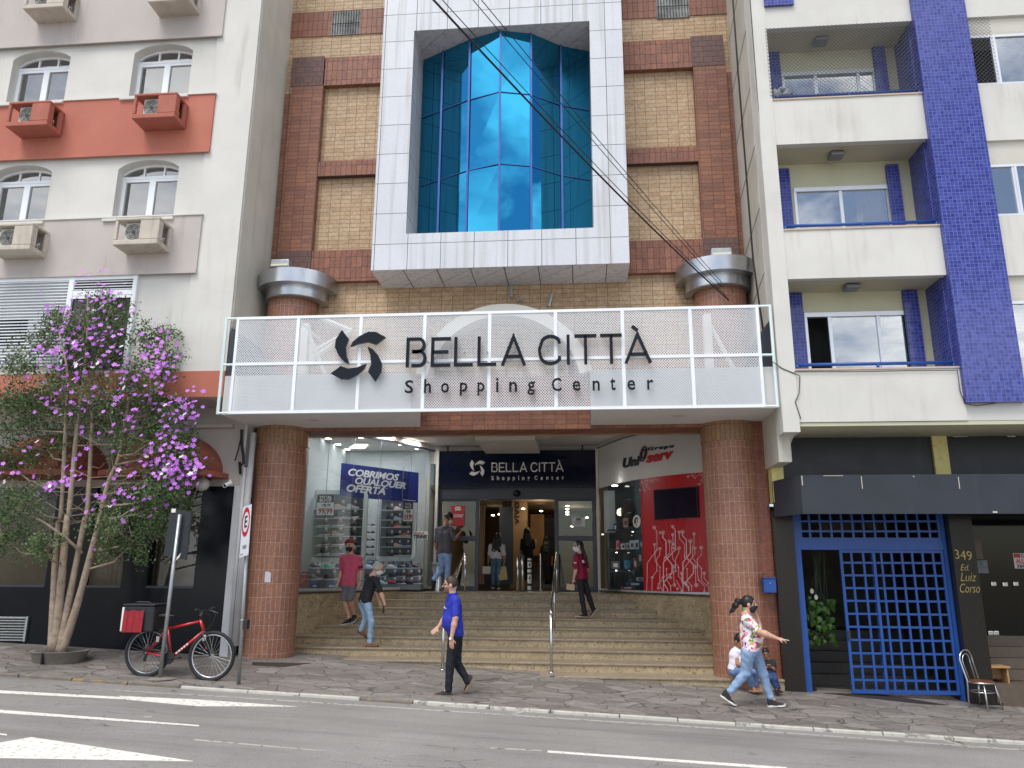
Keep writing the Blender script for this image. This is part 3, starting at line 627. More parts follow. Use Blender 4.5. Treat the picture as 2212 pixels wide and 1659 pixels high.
    for k in range(9): z = ZZ(30, 1382-6*k, YF); mb.obox(((a+b)/2, YF-.045, z), (1, 0, 0), (0, .8, .6), (0, -.6, .8), (b-a)/2, .02, .006)
    mb.box(b-.02, b+.02, YF-.07, YF-.021, ZZ(30, 1385, YF), ZZ(30, 1331, YF)); mb.build('vent_grille', galv, hb)
    # arched terracotta hoods over the ground-floor openings
    def hood(xa, xb, zb, zt, dep):
        cx, w = (xa+xb)/2, (xb-xa)/2; mb = MB(); n, m = 20, 8; V, Fc = [], []
        for j in range(m+1):
            u = j/m
            for i in range(n+1):
                a = PI-PI*i/n; sc = math.cos(u*PI/2)**.55 if u < 1 else .0
                r = .35+.65*(1-u); V.append((cx+w*math.cos(a)*(1-.12*u), YF-.01-dep*u*(.35+.65*math.sin(a)), zb+(zt-zb)*math.sin(a)*(1-.45*u*u)))
        for j in range(m):
            for i in range(n): p = j*(n+1)+i; Fc.append((p, p+1, p+n+2, p+n+1))
        e = m*(n+1); b0 = len(V)
        for i in range(n+1): x, y, z = V[e+i]; V.append((x, y, zb-.02))
        for i in range(n): Fc.append((e+i, e+i+1, b0+i+1, b0+i))
        mb.add(V, Fc); h = mb.build('arched_hood', terracotta_dark, hb, smooth=False, auto=40)
        mb = MB(); P = [(cx+(w+.12)*math.cos(PI-PI*i/n), YF-.01-(dep+.1)*(.0+1.0*math.sin(PI*i/n))**.6) for i in range(n+1)]
        mb.plan([(x, y) for x, y in P], zb-.12, zb-.021); mb.build('hood_ledge', terracotta_dark, h)
        mb = MB(); x0 = cx+w*.35; mb.box(cx-w*.55, cx+w*.55, YF-.03-dep*.92, YF-.01, zb+.05, zb+(zt-zb)*.42); mb.build('hood_panel', terracotta_dark, h)
    zh, zt = ZZ(478, 1022, YF), ZZ(370, 938, YF); hood(XX(255, 1000, YF), XX(482, 1020, YF), zh, zt, .85); hood(XX(10, 1000, YF), XX(238, 1000, YF), zh, zt, .85)
    # pipes in the corner against the brick column
    mb = MB()
    for px0, px1, r, y in ((541, 516, .055, 14.0), (525, 500, .03, 13.96), (531, 507, .02, 13.98)):
        X0, X1 = XX(px0, 935 if r > .05 else 1010, y), XX(px1, 1390, y); X = (X0+X1)/2; mb.tube([(X, y, ZZ(px0, 935 if r > .05 else 1010, y)), (X, y, ZZ(px1, 1395, y))], r, 10)
    mb.build('drain_pipe', grey_pvc, hb, smooth=True)
    mb = MB(); X = XX(524, 975, 13.97); mb.tube([(X-.06, 13.97, 2.6), (X-.02, 13.95, 2.3), (X+.03, 13.95, 2.1), (X+.05, 13.94, 1.95), (X, 13.93, 1.9), (X-.03, 13.95, 1.98), (X, 13.96, 1.75)], .025, 7)
    mb.tube([(X-.03, 13.96, 2.6), (X-.08, 13.95, 2.2), (X-.12, 13.94, 2.0)], .012, 6); mb.build('cable_bundle', black_rubber, hb, smooth=True)
    # lamps, cameras
    t = thing('globe_lamp', 'round milky globe lamp below the right end of the terracotta hood', 'lamp', (XX(437, 1046, 13.7), YF, ZZ(437, 1046, 13.7)))
    p = D(437, 1046, 13.75); MB().ball(p, .13, 20, 14).build('globe', M('milk_glass', lin(200, 196, 190), .25, var=.02), t, smooth=True); MB().tube([(p.x, YF, p.z+.13), (p.x, 13.75, p.z+.13)], .03, 10).build('bracket', dark_metal, t)
    def cctv(px, py, Y, dirx, label, sc=1):
        p = D(px, py, Y); t = thing('security_camera', label, 'security camera', p); d = Vector((dirx, -.8, -.35)).normalized()
        mb = MB(); mb.tube([p-d*.09*sc, p+d*.08*sc], .035*sc, 14); mb.tube([p+d*.08*sc, p+d*.1*sc], .04*sc, 14, cap=False); mb.build('camera_body', white_metal, t, smooth=False, auto=35)
        MB().tube([p+d*.081*sc, p+d*.084*sc], .028*sc, 14).build('lens', sign_black, t); MB().tube([p-d*.03, p+Vector((0, .06, .05)), p+Vector((0, .1, .09))], .015*sc, 8).build('mount', white_metal, t)
    cctv(492, 1046, 13.8, -.2, 'white bullet camera on the plaster wall beside the globe lamp')
    cctv(585.5+18, 899+44*.0, 13.5, .5, 'white bullet camera under the left end of the white canopy', .9)
left_building()
# air-conditioner boxes
def ac_boxes():
    def make(p, mat, label, fan_off):
        """p = front bottom left corner"""
        W, H, DP = .88, .55, .53; x0, y0, z0 = p.x, p.y, p.z; x1, y1, z1 = x0+W, YL-.003, z0+H
        if mat is ac_red: y1 = YL-.072
        t = thing('air_conditioner_box', label, 'air conditioner', (x0, y1, z0), 'air conditioner boxes on the white building')
        mb = MB(); mb.box(x0, x1, y0, y1, z0, z0+.1); mb.box(x0, x1, y0, y1, z1-.055, z1); mb.box(x0, x0+.06, y0+.004, y0+.07, z0+.1, z1-.055); mb.box(x0+.5, x1, y0+.004, y0+.06, z0+.1, z1-.055)
        mb.box(x1-.06, x1-.003, y0+.06, y0+.16, z0+.1, z1-.055); mb.box(x1-.06, x1-.003, y1-.14, y1, z0+.1, z1-.055); mb.box(x0, x0+.05, y1-.1, y1, z0+.1, z1-.055); mb.box(x1-.02, x1+.012, y1-.1, y1-.05, z0+.02, z1-.02)
        mb.build('housing', mat, t, bevel=.02)
        fx = x0+.16+fan_off; mb = MB(); mb.box(fx, fx+.44, y0+.1, y1-.02, z0+.1, z1-.065); u = mb.build('fan_unit', M('fan_unit_grey', lin(190, 188, 180), .5, 0, var=.1), t, bevel=.01)
        mb = MB(); c = Vector((fx+.17, y0+.085, z0+.29))
        for r in (.15, .115, .08, .04): mb.tube([c+Vector((r*math.cos(a*PI/9), 0, r*math.sin(a*PI/9))) for a in range(18)], .006, 5, close=True)
        for a in range(6): mb.tube([c, c+Vector((.15*math.cos(a*PI/3), 0, .15*math.sin(a*PI/3)))], .004, 5)
        mb.tube([c, c+Vector((0, -.006, 0))], .025, 12); mb.build('fan_grille', M('fan_wire', lin(70, 70, 68), .5, var=.05), u)
        mb = MB(); mb.tube([(x1-.1, y1-.16, z0+.2), (x1-.075, y1-.2, z0+.25), (x1-.07, y1-.26, z0+.22), (x1-.08, y1-.22, z0+.13)], .016, 7); mb.build('valve_pipe', M('pipe_insulation', lin(205, 205, 200), .6), u, smooth=True)
    Y0 = 12.67
    make(D(283, 256, Y0), ac_red, 'terracotta air conditioner box under the upper arched window nearest the brick facade', 0)
    make(D(10, 273, Y0), ac_red, 'terracotta air conditioner box under the upper arched window, farther from the brick facade', .02)
    make(D(242, 529, Y0), ac_concrete, 'beige air conditioner box under the lower arched window nearest the brick facade', 0)
    make(D(-31, 541, Y0), ac_concrete, 'beige air conditioner box cut by the left photo edge, under the lower left window', 0)
    make(D(48, 19, Y0), ac_concrete, 'beige air conditioner box cut by the top photo edge, above the upper left window', 0)
    make(D(318, 4, Y0), ac_concrete, 'beige air conditioner box cut by the top photo edge, nearest the brick facade', 0)
ac_boxes()
# ---------------------------------------------------------------- the brick shopping building
YW, YP = 14.7, 14.55; YS = 12.85; YD = 19.9; ZL = -.492; ZG = 3.08; ZC = 3.2
CL, CR = (-5.84, 14.55), (2.78, 14.55); RC = .5
PL = [(-6.3, 16.75), (-6.05, 16.85), (-5.49, 17.2), (-4.87, 17.77), (-4.35, 18.6), (-3.82, 19.85)]
PR = [(.46, 19.85), (.95, 18.5), (1.42, 17.7), (1.98, 17.05), (2.61, 16.56), (3.0, 16.3)]
def smooth_path(P, n=24):
    out = []; m = len(P)
    for i in range(m-1):
        p0, p1, p2, p3 = P[max(i-1, 0)], P[i], P[i+1], P[min(i+2, m-1)]
        for k in range(n//(m-1)):
            t = k/(n//(m-1)); out.append(tuple(.5*((2*p1[j])+(-p0[j]+p2[j])*t+(2*p0[j]-5*p1[j]+4*p2[j]-p3[j])*t*t+(-p0[j]+3*p1[j]-3*p2[j]+p3[j])*t**3) for j in (0, 1)))
    return out+[P[-1]]
SPL, SPR = smooth_path(PL, 25), smooth_path(PR, 25)
def offset(P, d):                            # + = towards the street for a left-to-right path
    out = []
    for i in range(len(P)):
        a, b = Vector(P[max(i-1, 0)]), Vector(P[min(i+1, len(P)-1)]); t = (b-a).normalized(); out.append((P[i][0]+t.y*d, P[i][1]-t.x*d))
    return out
def along(P, X):                             # point of a path at a given x
    for a, b in zip(P[:-1], P[1:]):
        if a[0] <= X <= b[0]: t = (X-a[0])/max(b[0]-a[0], 1e-9); return a[1]+(b[1]-a[1])*t
    return P[0][1] if X < P[0][0] else P[-1][1]
def curved(mb, P, z0, z1, th):
    Q = offset(P, -th); n = len(P); V = [(x, y, z) for z in (z0, z1) for x, y in P]+[(x, y, z) for z in (z0, z1) for x, y in Q]; Fc = []
    for i in range(n-1): Fc += [(i, i+1, n+i+1, n+i), (2*n+i, 3*n+i, 3*n+i+1, 2*n+i+1), (n+i, n+i+1, 3*n+i+1, 3*n+i), (i, 2*n+i, 2*n+i+1, i+1)]
    Fc += [(0, n, 3*n, 2*n), (n-1, 3*n-1, 4*n-1, 2*n-1)]; return mb.add(V, Fc)
XBL, XBR = -6.46, 3.42
def mall():
    mm = thing('shopping_building', 'brick and aluminium shopping centre facade with blue mirror-glass bay', 'building', (-1.5, YW, -1.6))
    zlb, zlt = ZZ(1100, 929, 14.45), ZZ(1100, 880, 14.45)
    mb = MB(); mb.box(XBL, XBR, YW, YW+.5, zlb+.01, 15); w = mb.build('wall', tan_brick, mm)
    # brown brick frame
    zs = [ZZ(640, 607, YP), ZZ(640, 541, YP), ZZ(760, 377, YP), ZZ(760, 345, YP), ZZ(760, 182, YP), ZZ(750, 124, YP)]
    zr = [ZZ(1430, 590, YP), ZZ(1430, 519, YP), ZZ(1430, 351, YP), ZZ(1430, 317, YP), ZZ(1430, 145, YP), ZZ(1420, 82, YP)]
    zz = [(a+b)/2 for a, b in zip(zs, zr)]
    xl0, xl1 = XX(615, 360, YP), XX(686, 360, YP); xr0, xr1 = XX(1508, 330, YP), XX(1581, 330, YP); xfl, xfr = -4.25, 1.25
    for x0, x1 in ((xl0, xl1), (xr0, xr1)): MB().box(x0, x1, YP, YW-.002, zz[1], zz[4]).build('brick_pier', red_brick, mm)
    for x0, x1 in ((xl0, xl1), (xr0, xr1)):
        MB().box(x0-.02, x1-.02, YP-.006, YW-.002, zz[4]+.001, zz[5]+.02).build('dark_brick_block', dark_brick, mm); MB().box(x0-.0, x1, YP-.006, YW-.002, zz[0], zz[1]-.001).build('dark_brick_block', dark_brick, mm)
    for x0, x1 in ((xl1+.001, xfl+.6), (xfr-.6, xr0-.001)):
        for a, b in ((zz[0], zz[1]), (zz[2], zz[3]), (zz[4], zz[5])): MB().box(x0, x1, YP+.02, YW-.002, a, b).build('brick_beam', soldier_brick, mm)
    for x0, x1 in ((XBL+.01, xl0-.003), (xr1+.003, XBR-.01)): MB().box(x0, x1, YW-.03, YW-.002, zz[0]-.6, zz[4]-.1).build('recess_strip', red_brick, mm)
    zt0, zt1 = ZZ(700, 79, YW), ZZ(700, 26, YW)
    for x0, x1, a in ((XBL+.01, -4.02, None), (1.0, XBR-.01, None)): MB().box(x0, x1, YW-.02, YW-.002, zt0, zt1).build('brick_band', soldier_brick, mm)
    # barred openings
    for pa, pb in (((716, 78), (780, 24)), ((1419, 42), (1486, -14))):
        a, b = D(*pa, YW), D(*pb, YW); f = MB().box(a.x, b.x, YW-.026, YW+.01, a.z, b.z).build('barred_opening', M('opening_void', lin(150, 152, 150), .9, var=.5, vs_=4), mm)
        mb = MB(); n = 11
        for k in range(n): x = a.x+(b.x-a.x)*(k+.5)/n; mb.tube([(x, YW-.05, a.z), (x, YW-.05, b.z)], .008, 6)
        for zf in (.45,): mb.tube([(a.x, YW-.05, a.z+(b.z-a.z)*zf), (b.x, YW-.05, a.z+(b.z-a.z)*zf)], .008, 6)
        mb.build('bar_grille', black_plastic, f)
    # aluminium surround
    z0 = (ZZ(803, 582, 13.7)+ZZ(1360, 570, 13.7))/2; xa, xb = -4.0, .99; ia, ib = -3.335, .33; zb, zt = 6.415, 11.03
    mb = MB(); mb.box(xa, ia, 13.7, YW-.003, z0, 15); mb.box(ib, xb, 13.7, YW-.003, z0, 15); mb.box(ia, ib, 13.7, YW-.003, z0, zb); mb.box(ia, ib, 13.7, YW-.003, zt, 15); s = mb.build('metal_surround', alu_panel, mm)
    mb = MB()
    for k in range(1, 8): x = xa+.655*k-.02; mb.box(x-.008, x+.008, 13.72, YW-.02, z0-.003, z0+.01)
    mb.build('soffit_joint', dark_metal, s)
    bay = [(-3.33, 14.66), (-2.84, 14.40), (-2.2, 14.06), (-1.52, 13.84), (-.89, 13.99), (-.28, 14.42), (.325, 14.66)]
    rows = [zb, ZZ(1081, 363, 14.0), ZZ(1081, 209, 14.0), zt]; mb = MB(); rnd = random.Random(11)
    for i in range(6):
        for j in range(3):
            a, b = bay[i], bay[i+1]; t = rnd.uniform(-.006, .006); u = rnd.uniform(-.006, .006)
            mb.add([(a[0], a[1]+t, rows[j]), (b[0], b[1]+u, rows[j]), (b[0], b[1]+u-t*.8, rows[j+1]), (a[0], a[1]+t-u*.8, rows[j+1])], [(0, 1, 2, 3)])
    gb = mb.build('glass_bay', blue_mirror, mm)
    mul = M('blue_mullion', (.07, .14, .38), .3, .5); mb = MB()
    for x, y in bay[1:-1]: mb.box(x-.02, x+.02, y-.035, y+.02, zb, zt)
    for j in (1, 2):
        for i in range(6):
            a, b = Vector((*bay[i], rows[j])), Vector((*bay[i+1], rows[j])); d = (b-a).normalized(); n = Vector((d.y, -d.x, 0)); mb.obox((a+b)/2+n*.012, d, n, (0, 0, 1), (b-a).length/2-.022, .008, .006)
    mb.build('mullion', mul, gb)
    # lintel, ceiling, walls of the porch
    MB().box(CL[0]+.2, CR[0]-.2, 14.42, YW+.25, zlb, zlt+.6).build('lintel', red_brick, mm)
    MB().box(XBL-.0, XBR-.02, YW+.26, YD+1.0, ZC, ZC+.3).build('ceiling', soffit_white, mm)
    mb = MB(); a, b = -3.05, -.1
    mb.prism([(-3.0, ZC-.001), (-2.6, ZC-.22), (-.75, ZC-.22), (-.3, ZC-.001)], 16.2, 17.6); mb.prism([(-2.35, ZC-.23), (-2.35, ZC-.34), (-1.0, ZC-.34), (-1.0, ZC-.23)], 17.0, 19.0); mb.build('ceiling_drop', soffit_white, mm)
    # columns
    for c, nm in ((CL, 0), (CR, 1)):
        zt1 = ZZ(610, 958, 14.05); ztop = 2.72; g = G(c[0], 14.1)-.1
        col = MB().lathe([(RC, g), (RC, zt1)], c, 48, uvr=RC).build('column', col_tile, mm, smooth=True)
        MB().lathe([(RC+.012, zt1), (RC+.012, ztop+.1)], c, 48, uvr=RC).build('column_collar', col_tan_tile, col, smooth=True)
        zc1 = ZZ(640, 668, 14.1) if nm == 0 else ZZ(1560, 640, 14.1); zc0 = ztop+.05
        MB().lathe([(RC, zc0), (RC, 5.9)], c, 48, uvr=RC).build('upper_shaft', col_tile, col, smooth=True)
    def capital(c, R1, R2, z, par):
        mb = MB(); mb.lathe([(RC-.02, z), (R1, z), (R1*.97, z+.03), (R1*.985, z+.24)], c, 64); mb.lathe([(R1*.9, z+.24), (R2, z+.24), (R2, z+.53), (R2-.03, z+.54), (RC, z+.54)], c, 64)
        mb.build('capital', M('brushed_metal_cladding', (.52, .53, .55), .3, .9, var=.12, vs_=2, streak=.6, scol=(.62, .61, .58), sw=8), par, auto=35)
    capital((CL[0]+.08, CL[1]), .64, .8, ZZ(632, 637, 13.92), mm); capital((CR[0]-.04, CR[1]), .64, .8, ZZ(1570, 613, 13.92), mm)
    MB().box(XBL+.02, CL[0]-.1, 14.9, 15.0, -1.9, 2.9).build('corner_wall', M('corner_brown', lin(104, 66, 52), .6, var=.2), mm); MB().box(CR[0]+.1, 3.355, 14.2, 14.4, -2.2, 2.69).build('corner_wall', TILE('corner_tile', lin(140, 80, 58), lin(122, 70, 54), lin(150, 128, 112), .1, .245, .003, .45), mm)
    # old arched sign ring behind the mesh
    cx, cz, r = -1.45, ZZ(1085, 846, 14.3), 0; r = ZZ(1085, 660, 14.3)-cz; mb = MB()
    A = [(cx+r*math.cos(math.radians(t)), cz+r*math.sin(math.radians(t))) for t in range(12, 169, 4)]; B = [(cx+(r-.24)*math.cos(math.radians(t)), cz+(r-.24)*math.sin(math.radians(t))) for t in range(12, 169, 4)]
    for i in range(len(A)-1): mb.slab([(A[i][0], 14.2, A[i][1]), (A[i+1][0], 14.2, A[i+1][1]), (B[i+1][0], 14.2, B[i+1][1]), (B[i][0], 14.2, B[i][1])], (0, .45, 0))
    mb.build('arch_ring', off_white, mm)
    for (p, q) in (((1104, 618), (1104, 642)), ((1192, 634), (1185, 662)), ((1118, 647), (1130, 647))): a, b = D(*p, 14.6), D(*q, 14.6); MB().tube([a, b], .035, 6).build('bracket', galv, mm)
    # the canopy boxes left and right of the centre
    zc0, zc1 = 2.70, ZZ(1000, 806, 13.1)
    for x0, x1, xi, flip in ((XBL+.06, XX(896, 905, 13.9), -2.95, 0), (XX(1277, 905, 13.9), XBR-.06, .33, 1)):
        mb = MB()
        mb.plan([(x0, 13.02), (xi if not flip else x0-.02, 13.02), (x1, 14.41), (x0, 14.41)] if not flip else [(x0-.02, 13.02), (x1, 13.02), (x1, 14.41), (x0, 14.41)], zc0, zc1)
        mb.build('canopy', M('canopy_white', lin(226, 226, 224), .6, var=.04, vs_=1.5, grime=.12), mm)
    mb = MB()
    for px in (640, 730, 845): 
        p = D(px, 905, 13.4)
    for X, Y in ((-4.9, 13.6), (1.75, 13.6), (-2.9, 17.9), (.0, 17.9)): mb.lathe([(.001, (zc0 if Y < 14 else ZC)-.012), (.1, (zc0 if Y < 14 else ZC)-.012), (.11, (zc0 if Y < 14 else ZC)-.002)], (X, Y), 20)
    mb.build('ceiling_vent', grey_pvc, mm)
    # dark slanted sheets and struts behind the mesh
    MB().slab([(XBL+.05, 13.1, zc1+.95), (XBL+.9, 13.1, zc1), (XBL+.05, 13.1, zc1)], (0, 1.2, 0)).build('dark_sheet', dark_metal, mm); MB().slab([(XBR-.04, 13.1, zc1+.95), (XBR-.04, 13.1, zc1), (XBR-.6, 13.1, zc1)], (0, 1.2, 0)).build('dark_sheet', dark_metal, mm)
    mb = MB()
    for X in (-5.2, 2.35): m_ = MB(); m_.box(X-.07, X+.07, 13.6, 13.74, zc1, ZZ(1000, 690, 13.6)); m_.tube([(X+.5, 13.7, zc1), (X+.05, 13.68, zc1+1.0)], .04, 6); m_.build('strut', off_white, mm)
    for (p, q) in (((696, 688), (760, 715)), ((760, 715), (668, 765)), ((668, 745), (575+100, 780)), ((640, 800), (760, 716))): mb.tube([D(*p, 13.7), D(*q, 13.7)], .05, 6)
    mb.build('strut', off_white, mm)
    # marble plinths under the shop fronts
    for P in (SPL, SPR): mb = MB(); curved(mb, offset(P, .05), -2.4, -.47, .3); mb.build('plinth', marble, mm)
    for P in (SPL, SPR): mb = MB(); curved(mb, offset(P, .1), -.469, -.44, .3); mb.build('plinth_cap', M('dark_sill', lin(70, 62, 54), .4, var=.2), mm)
    return mm
MALL = mall()
def flood(px, py, label):
    p = D(px, py, 14.0); t = thing('floodlight', label, 'floodlight', (p.x, p.y, p.z-.12)); w = .2
    mb = MB(); mb.prism([(p.x-w, p.z-.06), (p.x+w, p.z-.06), (p.x+w*.93, p.z+.1), (p.x-w*.93, p.z+.1)], 13.95, 14.15); mb.build('housing', galv, t, bevel=.012)
    MB().box(p.x-w*.85, p.x+w*.85, 13.942, 13.949, p.z-.04, p.z+.0).build('lamp_glass', M('lamp_reflector', lin(236, 230, 200), .3), t); MB().box(p.x-.03, p.x+.03, 14.05, 14.3, p.z-.12, p.z-.06).build('bracket', galv, t)
flood(606, 572, 'grey floodlight standing on the left metal capital'); flood(1558, 548, 'grey floodlight standing on the right metal capital')

# ---------------------------------------------------------------- mesh sign
def mesh_sign():
    t = thing('mall_sign', 'long white expanded-mesh sign with dark raised emblem and letters above the entrance', 'sign', (-1.5, YS, 2.8))
    xa, xb = XX(502, 790, YS), XX(1646, 770, YS); z0, z1 = (ZZ(491, 893, YS)+ZZ(1651, 881, YS))/2, (ZZ(512, 686, YS)+ZZ(1640, 657, YS))/2; zm = (ZZ(501, 787, YS)+ZZ(1646, 766, YS))/2
    e = .05; fr = MB(); n = 8; w = (xb-xa)/n
    for z, h in ((z0, e), (zm-e*.5, e), (z1-e, e)): fr.box(xa, xb, YS, YS+.05, z, z+h)
    xs = [xa+w*k for k in range(n+1)]
    for k, x in enumerate(xs):
        a = x-(e*.6 if 0 < k < n else (0 if k == 0 else e)); b = a+e*(1.2 if 0 < k < n else 1)
        fr.box(a, b, YS+.001, YS+.049, z0+e, zm-e*.5); fr.box(a, b, YS+.001, YS+.049, zm+e*.5, z1-e)
    fr.build('frame', white_metal, t)
    # one diamond panel, shared by all sixteen cells
    def panel(W, H):
        mb = MB(); nx, nz = 24, 17; dx, dz = W/nx, H/nz; r = .23
        for j in range(nz*2+1):
            for i in range(nx+1):
                cx = i*dx+(dx/2 if j % 2 else 0); cz = j*dz/2
                if cx > W+1e-6 or (j % 2 and i == nx): continue
                O = [(cx-dx/2, cz), (cx, cz-dz/2), (cx+dx/2, cz), (cx, cz+dz/2)]; I = [(cx-dx/2*(1-r), cz), (cx, cz-dz/2*(1-r*1.15)), (cx+dx/2*(1-r), cz), (cx, cz+dz/2*(1-r*1.15))]
                O = [(min(max(x, 0), W), min(max(z, 0), H)) for x, z in O]; I = [(min(max(x, 0), W), min(max(z, 0), H)) for x, z in I]
                V = [(x, YS+.015, z) for x, z in O]+[(x, YS+.015, z) for x, z in I]+[(x, YS+.028, z) for x, z in I]
                mb.add(V, [(k, (k+1) % 4, 4+(k+1) % 4, 4+k) for k in range(4)]+[(4+k, 4+(k+1) % 4, 8+(k+1) % 4, 8+k) for k in range(4)])
        return mb
    W = w-e*1.2; rows = [(z0+e, zm-e*.5), (zm+e*.5, z1-e)]
    for a, b in rows:
        src = None
        for k in range(n):
            if src is None:
                mb = panel(W, b-a); mb.v = [(x+xs[k]+e*.6, y, z+a) for x, y, z in mb.v]; src = mb.build('mesh_panel', white_metal, t)
            else:
                c = src.copy(); COL.objects.link(c); c.parent = t; c.location = (w*k, 0, 0)
    # open end bays
    for s_, x in ((-1, xa), (1, xb)):
        xo = x+s_*.2; tubes = MB()
        for z in (z0+.02, zm, z1-.02): tubes.tube([(x, YS+.025, z), (xo, YS+.025, z)], .022, 6)
        tubes.tube([(xo, YS+.025, z0), (xo, YS+.025, z1)], .028, 6)
        tubes.build('end_frame', M('end_frame_paint', lin(222, 238, 236), .5, var=.05), t)
    tubes = MB()
    for x in (xs[1], xs[3], xs[5], xs[7]): tubes.tube([(x, YS+.06, z1-.1), (x, 14.4, z1-.1)], .02, 6); tubes.tube([(x, YS+.06, z0+.1), (x, 13.01, z0+.1)], .02, 6)
    tubes.build('stay', white_metal, t)
    x0, x1 = XX(877, 765, YS-.05), XX(1407, 745, YS-.05); zb = (ZZ(877, 796, YS)+ZZ(1407, 786.5, YS))/2; zt = (ZZ(877, 733, YS)+ZZ(1300, 725, YS))/2
    fn = lambda u, v, d: (x0+(u-877)*(x1-x0)/530, YS-.045-d, zb+v*(zt-zb)/62)
    signboard(t, fn, sign_black, .05)
    mb = MB()
    for ch, a, b in LETTERS: p = fn((a+b)/2, 31, 0); mb.box(p[0]-.01, p[0]+.01, YS-.046, YS+.002, p[2]-.012, p[2]+.012)
    mb.build('letter_stud', galv, t)
mesh_sign()
# ---------------------------------------------------------------- stairs, rails, entrance
def rect(px0, py0, px1, py1, Y):
    a, b, c, d = D(px0, py0, Y), D(px1, py0, Y), D(px0, py1, Y), D(px1, py1, Y)
    return (a.x+c.x)/2, (b.x+d.x)/2, (c.z+d.z)/2, (a.z+b.z)/2       # x0, x1, z0, z1
def hit(P, px, py, off=0.0):
    """where the sight line of a pixel meets the upright surface over plan path P"""
    d = FW*FPX + RI*(px-IW/2) - UP*(py-IH/2)
    best = None
    for k, (a, b) in enumerate(zip(P[:-1], P[1:])):
        ex, ey = b[0]-a[0], b[1]-a[1]; det = d.x*(-ey)+d.y*ex
        if abs(det) < 1e-9: continue
        s_ = (d.x*a[1]-d.y*a[0])/det; t = (-a[0]*ey+a[1]*ex)/det
        lo = -1e9 if k == 0 else -1e-6; hi = 1e9 if k == len(P)-2 else 1+1e-6
        if lo <= s_ <= hi and t > 0 and (best is None or t < best[0]): best = (t, Vector((ey, -ex, 0)).normalized())
    t, n = best; p = d*t + n*off; return p
NOSE = [(18.52-.555*i, ZL-.157*i) for i in range(9)]
XP_L = smooth_path([(-6.2, 14.9), (-5.75, 15.74), (-5.54, 16.3), (-5.26, 16.86), (-4.87, 17.55), (-4.35, 18.45), (-3.84, 19.8)], 24)
XP_R = smooth_path([(.48, 19.8), (.95, 18.62), (1.39, 17.97), (1.68, 17.41), (1.96, 16.86), (2.38, 16.3), (2.55, 15.74), (2.9, 14.9)], 28)
def stairs():
    t = thing('entrance_stairs', 'wide brown marble stairs rising to the shopping centre doors', 'stairs', (-1.5, 14.1, -1.8))
    for i, (y, z) in enumerate(NOSE):
        x0, x1 = -6.4, 3.3
        if i >= 7: x0 = -6.2 if i == 7 else -5.2
        if i < 8: x1 = 2.95
        if i == 8: x1 = 3.36
        if i < 6: x0 = -6.1
        yb = y+.56 if i else YD+.3
        MB().box(x0, x1, y, yb, z-.5 if i == 8 else z-.158, z-.036).build('riser', marble, t)
        MB().box(x0-.01, x1+.01, y-.03, yb+(.02 if i else 0), z-.035, z).build('tread', marble_edge, t, bevel=.008)
    for P in (XP_L, XP_R): curved(MB(), P, -2.3, -.475, .35).build('plinth_wall', marble, t)
    for A, B in ((XP_L, SPL), (XP_R, SPR)):
        q = offset(A, .03)+[(x, y+.15) for x, y in reversed(B)]; MB().plan(q, -.474, -.442).build('plinth_coping', M('dark_coping', lin(74, 66, 58), .4, var=.2), t)
    return t
stairs()
def handrail(pxb, pyb, pxt, pyt, label):
    a = D(pxb, pyb, 14.0); X0 = a.x; b = D(pxt, pyt, 18.75); X1 = b.x; t = thing('handrail', label, 'handrail', (X0, 14.0, a.z), 'steel stair handrails')
    mb = MB(); mb.tube([(X0, 14.0, a.z), (X0, 14.0, a.z+.95)], .028, 12); mb.lathe([(.05, a.z), (.05, a.z+.012), (.03, a.z+.02)], (X0, 14.0), 14); mb.build('post', steel, t, smooth=True)
    mb = MB(); zt = ZL+.92; P = [(X0, 14.0, a.z+.951), (X0, 14.03, a.z+1.0), (X0, 14.1, a.z+1.03)]+[(X1, 18.55, zt-.02), (X1, 18.68, zt), (X1, 18.75, zt-.03), (X1, 18.75, zt-.06)]
    mb.tube(P, .026, 12); mb.build('rail', steel, t, smooth=True); MB().tube([(X1, 18.75, ZL), (X1, 18.75, zt-.061)], .027, 12).build('post', steel, t, smooth=True)
    MB().tube([(X0+(X1-X0)*.5, 16.3, -1.12), (X0+(X1-X0)*.5, 16.3, (a.z+1.03+zt)/2-.02)], .02, 10).build('post', steel, t, smooth=True)
handrail(1191, 1453, 1203, 1275, 'steel stair handrail in the middle of the stairs, left of the maroon-shirted woman'); handrail(956, 1447, 1004, 1275, 'steel stair handrail behind the man in the blue polo shirt')

